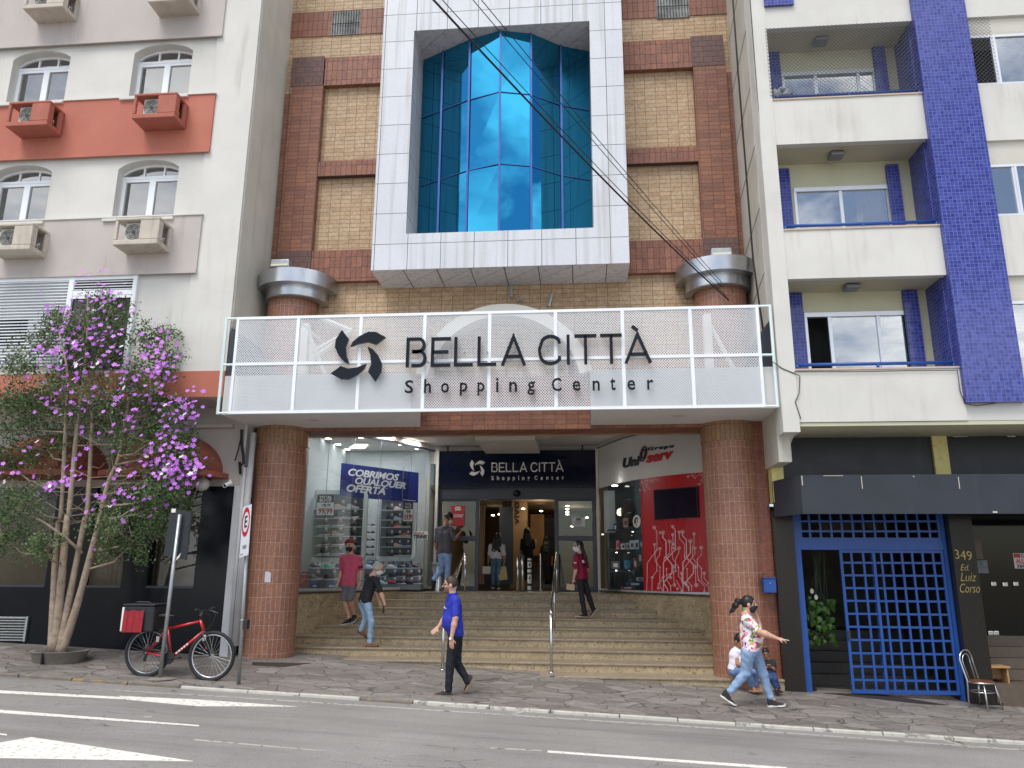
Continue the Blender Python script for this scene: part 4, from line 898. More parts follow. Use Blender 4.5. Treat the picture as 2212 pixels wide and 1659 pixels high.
interior_tan = M('hall_wall', lin(150, 120, 84), .6, var=.1); hall_floor = M('hall_floor', lin(66, 50, 38), .25, var=.2, vs_=4)
def entrance():
    t = thing('shop_entrance', 'dark framed glass doorway with navy name panel at the top of the stairs', 'entrance', (-1.6, YD, ZL)); Y = YD
    x0, x1, z0, z1 = rect(945, 973, 1290, 1054, Y-.12); MB().box(x0, x1, Y-.12, Y+.1, z0, z1).build('name_panel', navy, t, bevel=.006); top = z1
    xa, xb = (D(1061, 1019, Y-.16).x, D(1217.5, 1019, Y-.16).x); zb, zt = D(1130, 1019, Y-.16).z, D(1130, 999, Y-.16).z
    signboard(t, lambda u, v, d: (xa+(u-877)*(xb-xa)/530, Y-.122-d, zb+v*(zt-zb)/62), sign_white, .02, each=False)
    for px in (968, 1258): p = D(px, 968, Y-.1); MB().box(p.x-.02, p.x+.02, Y-.14, Y-.1, top, top+.13).build('panel_hook', black_plastic, t)
    MB().box(x0-.3, x1+.3, Y+.11, Y+.3, top-.3, ZC).build('wall_above', soffit_white, t)
    hx0, hx1, hz0, hz1 = rect(943, 1056, 1290, 1078.5, Y); MB().box(hx0, hx1, Y-.06, Y+.12, hz0, z0-.002).build('door_header', dark_metal, t)
    p = D(1116.5, 1066, Y-.06); MB().ball((p.x, Y-.07, p.z), (.1, .09, .09), 16, 10).build('dome_camera', sign_black, t, smooth=True)
    for a, b in ((939.5, 945.5), (1289, 1294.5)): q = rect(a, 973, b, 1278, Y-.13); MB().box(q[0], q[1], Y-.2, Y+.12, ZL, top+.02).build('white_post', off_white, t)
    oz = hz0
    def leaf(px0, px1, ymid, label):
        xs = rect(px0, 1078.5, px1, 1278, Y); mb = MB(); f = .1
        a, b = xs[0], xs[1]; mb.box(a, a+f, Y-.04, Y+.04, ZL, oz); mb.box(b-f, b, Y-.04, Y+.04, ZL, oz); mb.box(a+f, b-f, Y-.04, Y+.04, oz-.05, oz); mb.box(a+f, b-f, Y-.04, Y+.04, ZL, ZL+.12)
        z = D((px0+px1)/2, ymid, Y).z; mb.box(a+f, b-f, Y-.04, Y+.04, z-.06, z+.06); d = mb.build('door_leaf', dark_metal, t, bevel=.006)
        MB().box(a+f, b-f, Y-.008, Y+.008, ZL+.12, z-.06).build('pane', glass_door, d); MB().box(a+f, b-f, Y-.008, Y+.008, z+.06, oz-.05).build('pane', glass_door, d); return d
    leaf(945.6, 1035, 1163, ''); leaf(1198.5, 1289, 1163, '')
    # hall
    hx0, hx1 = -3.9, .56
    MB().box(-9, 6, YD+.31, 30, ZL-.2, ZL-.002).build('hall_floor', hall_floor, t); MB().box(-3.95, .5, YD+.31, 30, oz+.25, oz+.4).build('hall_ceiling', M('hall_ceiling', lin(120, 104, 84), .8), t)
    MB().box(-4.1, -3.96, YD+.31, 30, ZL, 2.4).build('hall_wall', interior_tan, t); MB().box(.5, .66, YD+.31, 30, ZL, 2.4).build('hall_wall', interior_tan, t); MB().box(-4.1, .7, 29.0, 29.2, ZL, 2.4).build('hall_wall', M('hall_back', lin(90, 70, 50), .8, var=.3), t)
    for k in range(5): MB().box(-3.9, .49, 24.5+.36*k, 24.9+.36*k, ZL+.15*k, ZL+.15*(k+1)).build('hall_step', hall_floor, t)
    q = rect(1103, 1082, 1137, 1236, 23.5); pil = MB().box(q[0], q[1], 23.5, 24.2, ZL, 2.3).build('hall_pillar', interior_tan, t)
    v, f = text_data('vivo', bold=.015, depth=.02); lo, hi = v.min(0), v.max(0); e = rect(1110, 1084, 1122, 1133, 23.49)
    link_mesh('pillar_lettering', [(e[1]-(1-(p[1]-lo[1])/(hi[1]-lo[1]))*0-(p[1]-lo[1])/(hi[1]-lo[1])*(e[1]-e[0]), 23.485+p[2], e[2]+(p[0]-lo[0])/(hi[0]-lo[0])*(e[3]-e[2])) for p in v], f, navy_letter, pil)
    for a, b, c, d, y, m in ((1078, 1095, 1108, 1262, 22.5, dark_metal), (1146, 1111, 1175, 1200, 26, M('lit_hall_wall', lin(170, 134, 90), .7)), (1035, 1095, 1046, 1262, 21.5, interior_tan), (1085, 1080, 1105, 1106, 23.0, dark_void), (1176, 1120, 1198, 1262, 24.4, dark_void)):  # the paler tan panel has the lamplit look of the back wall in its colour
        q = rect(a, b, c, d, y); MB().box(q[0], q[1], y, y+.12, q[2], q[3]).build('hall_partition', m, t)
    lm = EMIT('hall_spot', (1, .86, .62), 9); mb = MB()
    for px, py, y in ((1130, 1099, 23), (1169, 1104, 24.3), (1225.5, 1093, 22), (1225.5, 1100, 22.6), (1225.5, 1106, 23.2), (1225.5, 1111, 23.8), (1236, 1137, 26), (1268, 1118, 25), (1065, 1113, 25), (1079, 1111, 25)):
        p = D(px, py, y); mb.ball((p.x, y, p.z), (.055, .055, .02), 10, 6)
    mb.build('hall_spotlight', lm, t)
    for X, y in ((-1.2, 23), (-.2, 25.5), (-2.8, 22)):
        l = bpy.data.lights.new('hall_light', 'POINT'); l.energy = 9; l.color = (1, .82, .58); l.shadow_soft_size = .12; o = bpy.data.objects.new('hall_light', l); COL.objects.link(o); o.location = (X, y, 1.75); o.parent = t; o.location = Vector((X, y, 1.75))-t.location
    # red and white notices
    q = rect(974.5, 1092, 1003.5, 1136, Y-.03); n = thing('door_poster', 'dark red poster taped inside the left door pane above the grey-shirted man', 'poster', ((q[0]+q[1])/2, Y-.03, q[2])); red = M('poster_red', lin(170, 46, 54), .5)
    MB().box(q[0], q[1], Y-.05, Y-.041, q[2], q[3]).build('sheet', red, n); W, H = q[1]-q[0], q[3]-q[2]
    fit_text('lettering', 'USO DE MÁSCARA\nOBRIGATÓRIO', sign_white, n, lambda u, v, w: (u, Y-.053+w*.1, v), q[0]+.06*W, q[1]-.06*W, q[2]+.42*H, q[2]+.58*H, align='CENTER', bold=.02, depth=.01)
    mb = MB(); F = lambda u, v, d: (u, Y-.052-d, v)
    for cx in (.4, .6): stroke(mb, [(q[0]+W*cx+W*.09*math.cos(a*PI/6), q[2]+H*.86+W*.09*math.sin(a*PI/6)) for a in range(12)], .018, F, 0, .004, close=True)
    stroke(mb, [(q[0]+W*.3, q[2]+H*.74), (q[0]+W*.42, q[2]+H*.79), (q[0]+W*.62, q[2]+H*.77), (q[0]+W*.75, q[2]+H*.8)], .016, F, 0, .004); mb.build('face_drawing', sign_white, n)
    q = rect(1235, 1118, 1264, 1137.5, Y-.03); n = thing('door_notice', 'white printed notice stuck on the right door pane', 'notice', ((q[0]+q[1])/2, Y-.03, q[2])); MB().box(q[0], q[1], Y-.05, Y-.041, q[2], q[3]).build('sheet', M('paper', lin(206, 208, 210), .7), n)
    mb = MB(); W, H = q[1]-q[0], q[3]-q[2]
    for k, (a, b) in enumerate(((.3, .72), (.34, .68), (.25, .75), (.22, .78), (.25, .7), (.22, .75))): z = q[3]-H*(.14+.12*k); mb.box(q[0]+W*a, q[0]+W*b, Y-.0525, Y-.051, z-(.012 if k < 2 else .005), z+(.012 if k < 2 else .005))
    mb.build('print', dark_metal, n)
entrance()
def bollards():
    def post(px, py, Y, h, r, mat, label, nm='barrier_post'):
        p = D(px, py, Y); t = thing(nm, label, 'barrier post', (p.x, Y, ZL)); MB().tube([(p.x, Y, ZL), (p.x, Y, ZL+h)], r, 14).build('post', mat, t, smooth=False, auto=40); MB().lathe([(r*2.2, ZL), (r*2.2, ZL+.012), (r, ZL+.03)], (p.x, Y), 16).build('base', steel, t); return t, p
    t = thing('door_barrier', 'low steel hoop barrier in the middle of the doorway', 'barrier', (XX(1124, 1270, 19.3), 19.3, ZL)); a, b = XX(1118.5, 1270, 19.3), XX(1129.5, 1270, 19.4)
    for x in (a, b): MB().tube([(x, 19.3, ZL), (x, 19.3, ZL+.86)], .03, 12).build('post', steel, t, smooth=True)
    MB().box(a-.02, b+.02, 19.27, 19.33, ZL+.861, ZL+.89).build('top_bar', dark_metal, t)
    t, p = post(1144, 1268, 19.6, .82, .05, black_plastic, 'black post with white sticker bands right of the hoop barrier')
    mb = MB()
    for z0, z1 in ((.05, .14), (.2, .42), (.46, .54), (.58, .72), (.76, .8)): mb.lathe([(.052, ZL+z0), (.052, ZL+z1)], (p.x, 19.6), 16)
    mb.build('sticker', sign_white, t); mb = MB()
    mb.box(p.x-.02, p.x+.02, 19.545, 19.55, ZL+.61, ZL+.69); mb.box(p.x-.02, p.x+.01, 19.545, 19.55, ZL+.3, ZL+.33); mb.box(p.x+.0, p.x+.02, 19.545, 19.55, ZL+.3, ZL+.38); mb.build('sticker_print', black_plastic, t)
    post(1167.5, 1262, 21.0, .95, .025, steel, 'thin steel post standing inside the doorway, right of the dark silhouettes')
    p = D(945, 1276, 19.4); t = thing('bin', 'round brushed-steel bin at the left end of the landing behind the grey-shirted man', 'bin', (p.x, 19.45, ZL)); MB().lathe([(.001, ZL), (.17, ZL), (.17, ZL+.68), (.16, ZL+.7), (.001, ZL+.7)], (p.x, 19.45), 28).build('drum', steel, t, auto=40); MB().lathe([(.172, ZL+.6), (.172, ZL+.62)], (p.x, 19.45), 28).build('band', dark_metal, t)
bollards()

# ---------------------------------------------------------------- shoe
def shoe_mesh(L=.28, W=.1, H=.115, high=False):
    """upper and sole along +x (toe), heel at 0, sole bottom at z=0"""
    up, so = MB(), MB(); S = []
    prof = [(0.03, .62, .80), (.12, .78, .92), (.28, .78, .98), (.38, .78, .80), (.55, .88, .62), (.72, .98, .48), (.88, .86, .38), (.97, .5, .25), (.995, .15, .16)]
    if high: prof[0] = (.03, .62, 1.15); prof[1] = (.12, .74, 1.25); prof[2] = (.26, .74, 1.22); prof[3] = (.38, .78, .95)
    n = 12
    for t, w, h in prof: S.append([(t*L, .5*W*w*math.cos(PI*k/n)*(1 if k not in (0, n) else 1), .022+(H*h-.022)*(math.sin(PI*k/n)**.75)) for k in range(n+1)])
    V = [p for r in S for p in r]; m = n+1; Fc = [(i*m+k, (i+1)*m+k, (i+1)*m+k+1, i*m+k+1) for i in range(len(S)-1) for k in range(n)]
    Fc += [tuple(range(m)), tuple(reversed(range((len(S)-1)*m, len(S)*m)))]; up.add(V, Fc)
    out = [(0, .3), (.03, .58), (.12, .72), (.3, .72), (.45, .74), (.62, .92), (.75, .98), (.88, .86), (.96, .55), (1.0, .15)]
    P = [(t*L, .52*W*w) for t, w in out]+[(t*L, -.52*W*w) for t, w in reversed(out)]
    so.slab([(x, y, .004+.02*max(0, (x/L-.82))/.18*.6) for x, y in P], (0, 0, .024)); return up, so
# ---------------------------------------------------------------- left shop: footwear behind curved glass
def shoe_shop():
    s = thing('shoe_shop', 'curved glass shop window full of sneakers left of the doors', 'shop window', (-5.0, 17.4, -.44))
    cut = [p for p in SPL]
    mb = MB(); curved(mb, SPL, -.39, ZG-.03, .012); mb.build('glass', glass_clear, s)
    mb = MB(); curved(mb, offset(SPL, .03), -.441, -.391, .08); mb.build('bottom_frame', off_white, s); mb = MB(); curved(mb, offset(SPL, .03), ZG-.031, ZG+.0, .09); mb.build('top_frame', dark_metal, s)
    mb = MB(); curved(mb, offset(SPL, .02), ZG+.001, ZC-.001, .3); mb.build('fascia', soffit_white, s)
    mb = MB()
    for k in range(0, len(SPL), 4): x, y = offset(SPL, .004)[k]; mb.box(x-.004, x+.004, y-.004, y+.004, -.39, ZG-.03)
    mb.build('glass_joint', M('joint_grey', lin(120, 130, 132), .4), s)
    wall_l = M('shop_wall_light', lin(150, 156, 160), .7, var=.03); MB().box(-6.42, -3.93, 20.6, 20.7, -.44, ZC-.001).build('back_wall', wall_l, s); MB().box(-6.44, -6.4, 16.5, 20.6, -.44, ZC-.001).build('side_wall', wall_l, s); MB().box(-4.02, -3.95, 19.97, 20.6, -.44, ZC-.001).build('side_wall', wall_l, s)
    q = [(x, y+.1) for x, y in SPL]+[(-4.0, 20.6), (-6.4, 20.6)]; MB().plan(q, -.46, -.441).build('floor', wall_l, s)
    lm = EMIT('shop_downlight', (1, .98, .94), 14); zc = ZC-.004; mb = MB()
    for px, py in ((714.6, 937.5), (709, 948), (730, 960), (751, 971), (781, 946), (867, 961), (903, 970), (690, 1010), (842, 1095), (845, 1112)):
        d = D(px, py, 1.0); y = zc/d.z if py < 980 else 19.5; p = D(px, py, y); mb.lathe([(.001, p.z-.003), (.06, p.z-.003), (.075, p.z)], (p.x, p.y), 14)
    mb.build('downlight', lm, s)
    a = [D(px, py, zc/D(px, py, 1).z) for px, py in ((755, 967.5), (787, 967.8), (794, 960.5), (768, 960))]; MB().slab([(p.x, p.y, zc-.012) for p in a], (0, 0, .01)).build('light_panel', EMIT('shop_panel_light', (1, .98, .9), 7), s)
    for X, y in ((-5.35, 17.5), (-4.8, 18.05), (-4.32, 18.85), (-5.2, 19.4)):
        l = bpy.data.lights.new('shop_light', 'AREA'); l.energy = 28; l.size = .6; l.color = (1, .98, .95); o = bpy.data.objects.new('shop_light', l); COL.objects.link(o); o.parent = s; o.location = Vector((X, y, ZC-.03))-s.location
    # white rounded display frames
    white = M('display_white', lin(224, 228, 226), .35, var=.02)
    def rframe(px0, py0, px1, py1, Y, label):
        x0, x1, z0, z1 = rect(px0, py0, px1, py1, Y); t = thing('shoe_display', label, 'display', ((x0+x1)/2, Y, z0)); r = .13; w = .095
        pts = []
        for cx, cz, a in ((x1-r, z1-r, 0), (x0+r, z1-r, 90), (x0+r, z0+r, 180), (x1-r, z0+r, 270)): pts += [(cx+r*math.cos(math.radians(a+15*k)), cz+r*math.sin(math.radians(a+15*k))) for k in range(7)]
        stroke(mbx := MB(), pts, w, lambda u, v, d: (u, Y-d, v), -.06, .05, close=True); mbx.build('frame', white, t); return t, x0, x1, z0, z1
    A = rframe(672, 1063, 788, 1209, 18.3, 'left white rounded display frame in the sneaker shop window'); B = rframe(816, 1067, 896, 1208, 19.15, 'right white rounded display frame in the sneaker shop window')
    cols = {'black': (22, 22, 26), 'navy': (26, 32, 62), 'charcoal': (62, 64, 70), 'grey': (120, 124, 130), 'pale pink': (222, 184, 166), 'maroon': (92, 28, 52), 'coral': (236, 84, 70), 'mint green': (96, 216, 170), 'pale blue': (170, 206, 228), 'white': (226, 228, 230), 'royal blue': (34, 74, 168), 'crimson': (190, 24, 50), 'purple grey': (110, 92, 120)}
    mats = {k: M('shoe_'+k.replace(' ', '_'), lin(*v), .65, var=.2, vs_=30) for k, v in cols.items()}; sw = M('sole_white', lin(228, 230, 230), .6); sb = M('sole_dark', (.03, .03, .035), .6); tagm = M('tag_white', lin(236, 236, 238), .6); tagr = M('tag_red', lin(190, 30, 40), .6)
    up, so = shoe_mesh(); U0 = up.build('shoe', sw, loc=(0, 0, 0), smooth=False, auto=50); S0 = so.build('sole', sw); mbt = MB(); mbt.box(-.03, .03, -.002, .002, .0, .065); mbt.box(-.018, .018, -.002, .002, .066, .09); mbt.mat(1); mbt.box(-.026, .026, -.004, -.0021, .006, .03); T0 = mbt.build('price_tag', [tagm, tagr])
    meU, meS, meT = U0.data, S0.data, T0.data
    for o in (U0, S0, T0): bpy.data.objects.remove(o)
    def put(px, py, Y, Lpx, col, label, light=True, flip=False, tagd=(14, -14), tilt=0):
        p = D(px, py, Y); L = 1.14*Lpx*Y/1690; k = L/.28; o = bpy.data.objects.new('shoe', meU); COL.objects.link(o); ang = tilt if not flip else PI-tilt
        o.location = p-Vector((math.cos(ang)*L/2, math.sin(ang)*L/2, 0)); o.rotation_euler = (0, 0, ang); o.scale = (k, k, k); tag(o, label, 'shoe', 'sneakers on display in the shop window')
        sl = o.material_slots[0]; sl.link = 'OBJECT'; sl.material = mats[col]
        q = bpy.data.objects.new('sole', meS); COL.objects.link(q); q.parent = o; q.material_slots[0].link = 'OBJECT'; q.material_slots[0].material = sw if light else sb
        if tagd:
            g = bpy.data.objects.new('price_tag', meT); COL.objects.link(g); g.parent = o; g.rotation_euler = (0, 0, -ang); g.location = (.2 if not flip else .08, -.03, .1)
    ordn = ('first', 'second', 'third', 'fourth', 'fifth', 'sixth', 'seventh')
    for t_, (x0, x1, z0, z1), Y in ((A[0], A[1:], 18.3), (B[0], B[1:], 19.15)): MB().box(x0+.04, x1-.04, Y+.13, Y+.15, z0+.04, z1-.04).build('back_panel', M('display_back', lin(106, 112, 118), .5, var=.1), t_)
    shelfm = M('acrylic_shelf', lin(228, 232, 234), .15, var=.05)
    def shelf(px0, px1, py, Y, dep=.2):
        a, b = D(px0, py, Y), D(px1, py, Y); o = MB().box(a.x, b.x, Y-dep*.5, Y+dep*.5, a.z-.018, a.z-.004).build('display_shelf', shelfm, s)
    def row(pxs, py, Y, Lpx, cs, unit, r, light, **k):
        for i, (px, c) in enumerate(zip(pxs, cs)):
            put(px, py, Y, Lpx, c, f'{c} sneaker, {ordn[i]} on shelf {r+1} of {unit}', light[i % len(light)], **k)
    fa = [('pale pink', 'white'), ('charcoal', 'charcoal'), ('charcoal', 'purple grey', 'charcoal'), ('navy', 'pale pink', 'black'), ('charcoal', 'maroon', 'black'), ('navy', 'grey', 'black')]
    for r, (py, cs) in enumerate(zip((1099, 1119, 1137, 1157, 1178, 1198), fa)):
        px = (736, 762) if len(cs) == 2 else (699, 730, 760); row(px, py, 18.3, 25, cs, 'the left white display frame', r, (True, True, False)); shelf(680, 781, py+.8, 18.3)
    fb = [('black', 'pale pink'), ('charcoal', 'pale blue'), ('purple grey', 'coral', 'navy'), ('navy', 'black', 'coral'), ('charcoal', 'pale pink', 'royal blue'), ('black', 'black', 'charcoal')]
    for r, (py, cs) in enumerate(zip((1101, 1122, 1138, 1159, 1180, 1201), fb)):
        row((843, 860, 878)[:len(cs)], py, 19.15, 17, cs, 'the right white display frame', r, (False, True, True)); shelf(825, 888, py+.8, 19.15)
    for r, py in enumerate((1136, 1152, 1168, 1184, 1200)):
        row((795, 808), py, 19.9, 12, (('charcoal', 'maroon', 'navy', 'black', 'maroon')[r], ('navy', 'black', 'charcoal', 'maroon', 'black')[r]), 'the rack between the white frames', r, (False,), tagd=None); shelf(789, 815, py+.6, 19.9)
    for r, py in enumerate((1110, 1129, 1148, 1168, 1187, 1208)):
        row((658,), py, 18.6, 17, (('black', 'black', 'charcoal', 'navy', 'navy', 'navy')[r],), 'the rack beside the left column', r, (False, True), tagd=None); shelf(649, 670, py+.6, 18.6)
    plw = M('display_step', lin(120, 128, 134), .4, var=.1)
    def low(px0, px1, py, Y): a, b = D(px0, py, Y), D(px1, py, Y); MB().box(a.x, b.x, Y-.14, Y+.16, -.44, a.z-.002).build('display_step', plw, s)
    row((663, 681, 712, 737), 1228, 18.2, 24, ('black', 'navy', 'mint green', 'charcoal'), 'the left upper floor step', 0, (True,)); low(655, 752, 1228.5, 18.2)
    row((681, 716), 1253, 17.75, 29, ('grey', 'black'), 'the left lower floor step', 0, (True,)); low(662, 745, 1253.5, 17.75)
    row((800, 828, 849, 868, 886, 900), 1228, 19.5, 19, ('pale blue', 'maroon', 'white', 'navy', 'charcoal', 'maroon'), 'the right floor steps', 0, (True,)); low(790, 910, 1228.5, 19.5)
    row((826, 849, 868, 884, 901), 1246, 19.1, 20, ('maroon', 'navy', 'black', 'maroon', 'charcoal'), 'the right floor steps', 1, (True, False)); low(808, 911, 1246.5, 19.1)
    row((827, 849, 868, 885, 902), 1262, 18.75, 20, ('pale blue', 'crimson', 'black', 'black', 'charcoal'), 'the right floor steps', 2, (True, False)); low(808, 911, 1262.5, 18.75)
    # signs in the window
    def card(name, px0, py0, px1, py1, Y, label, base, parts, cat='sign'):
        q = rect(px0, py0, px1, py1, Y); n = thing(name, label, cat, ((q[0]+q[1])/2, Y, q[2])); MB().box(q[0], q[1], Y-.006, Y+.006, q[2], q[3]).build('board', base, n); W, H = q[1]-q[0], q[3]-q[2]
        for kind, a, b, c, d, m, txt, kw in parts:
            if kind == 'r': MB().box(q[0]+W*a, q[0]+W*b, Y-.011, Y-.0065, q[2]+H*c, q[2]+H*d).build('colour_field', m, n)
            else: fit_text('lettering', txt, m, n, lambda u, v, w: (u, Y-.0145+w*.2, v), q[0]+W*a, q[0]+W*b, q[2]+H*c, q[2]+H*d, depth=.01, **kw)
        return n
    rl = M('price_red', lin(176, 24, 36), .5)
    for (a, b, c, d), Y, pr, lab in (((685, 1069, 721, 1115), 18.1, '99.99', 'TOTAL BLACK price card at the top left of the left display frame'), ((872, 1084, 891, 1128), 18.95, '159.99', 'TOTAL BLACK price card at the top right of the right display frame')):
        card('price_card', a, b, c, d, Y, lab, tagm, [('r', 0, 1, .64, 1, black_plastic, 0, 0), ('t', .12, .88, .68, .95, sign_white, 'TOTAL\nBLACK', dict(bold=.03, align='CENTER', line=.85)), ('t', .3, .82, .44, .58, black_plastic, '199.99', dict(bold=.02)), ('t', .1, .96, .1, .38, rl, pr, dict(bold=.03)), ('r', 0, 1, 0, .04, black_plastic, 0, 0)], 'price card')
    card('brand_plate', 893, 1147.5, 924, 1165, 19.0, 'white plate with black tennis lettering at the right end of the shoe window', tagm, [('t', .05, .75, .62, .9, rl, 'WORLD', dict(bold=.02, spacing=1.2)), ('t', .02, .97, .08, .58, black_plastic, 'TENNiS', dict(bold=.05, shear=.2))])
    card('red_notice', 648, 1234.5, 664, 1267, 17.6, 'small red notice standing at the left foot of the shoe window', M('notice_red', lin(196, 44, 44), .5), [('r', .1, .9, .74, .88, navy, 0, 0), ('t', .15, .85, .76, .86, sign_white, 'TENNIS', dict(bold=.03)), ('t', .12, .88, .2, .56, sign_white, 'nosso trabalho\ncontinua\nfale com a\ngente', dict(bold=.01))], 'notice')
    blue = M('offer_blue', lin(30, 74, 150), .5); rnd = random.Random(2)
    for px, py, Y, lab in ((681, 1266, 17.55, 'under the grey sneaker on the floor'), (716, 1266, 17.55, 'under the black sneaker on the floor'), (801, 1214, 19.35, 'first from left above the floor steps'), (822, 1214, 19.35, 'second from left above the floor steps'), (845, 1214, 19.35, 'third from left above the floor steps'), (864, 1215, 19.35, 'fourth from left above the floor steps'), (883, 1216, 19.35, 'fifth from left above the floor steps')):
        card('offer_card', px-7, py-4.5, px+7, py+4.5, Y, 'small blue offer card '+lab, blue, [('t', .1, .9, .2, .8, tagm, 'OFERTA', dict(bold=.05))], 'price card')
    # hanging banner on wires
    Pb = [D(737.5, 1000, 17.95), D(904.5, 1021, 18.95), D(903, 1086, 18.95), D(733.5, 1071.5, 17.95)]
    t = thing('sale_banner', 'navy banner with large slanted white words hanging in the shoe window', 'banner', (Pb[3]+Pb[2])/2); bn = M('banner_navy', lin(28, 44, 124), .6, var=.05)
    def fb_(u, v, w):
        a = Pb[3]+(Pb[2]-Pb[3])*u; b = Pb[0]+(Pb[1]-Pb[0])*u; n = Vector((.8, -.6, 0)).normalized(); e = (Pb[1]-Pb[0]); n = Vector((e.y, -e.x, 0)).normalized(); return a+(b-a)*v+n*w
    MB().slab([fb_(0, 0, 0), fb_(1, 0, 0), fb_(1, 1, 0), fb_(0, 1, 0)], fb_(0, 0, -.01)-fb_(0, 0, 0)).build('cloth', bn, t)
    wl = M('banner_letters', lin(232, 234, 240), .5)
    for txt, a, b, c, d in (('COBRIMOS', .09, .74, .64, .87), ('QUALQUER', .18, .83, .405, .625), ('OFERTA', .08, .57, .15, .385)): fit_text('lettering', txt.replace('Q', 'O'), wl, t, lambda u, v, w: fb_(u, v, .006+w*.1), a, b, c, d, bold=.034, shear=.25, spacing=.95, depth=.01)
    mb = MB()
    for u in (.245, .525): mb.slab([fb_(u, .43, .007), fb_(u+.022, .43, .007), fb_(u+.05, .372, .007), fb_(u+.025, .372, .007)], (0, 0, .001))
    mb.build('letter_tails', wl, t)
    fit_text('lettering', '*', wl, t, lambda u, v, w: fb_(u, v, .006+w*.1), .575, .595, .34, .38, depth=.01); mb = MB()
    mb.slab([fb_(.8, .045, .004), fb_(.97, .045, .004), fb_(.97, .06, .004), fb_(.8, .06, .004)], (0, 0, .001)); mb.build('small_print', wl, t); mb = MB()
    for u in (.1, .5, .9): p = fb_(u, 1, -.005); mb.tube([p, (p.x, p.y, ZC-.01)], .004, 5)
    mb.build('hanging_wire', dark_metal, t)
shoe_shop()

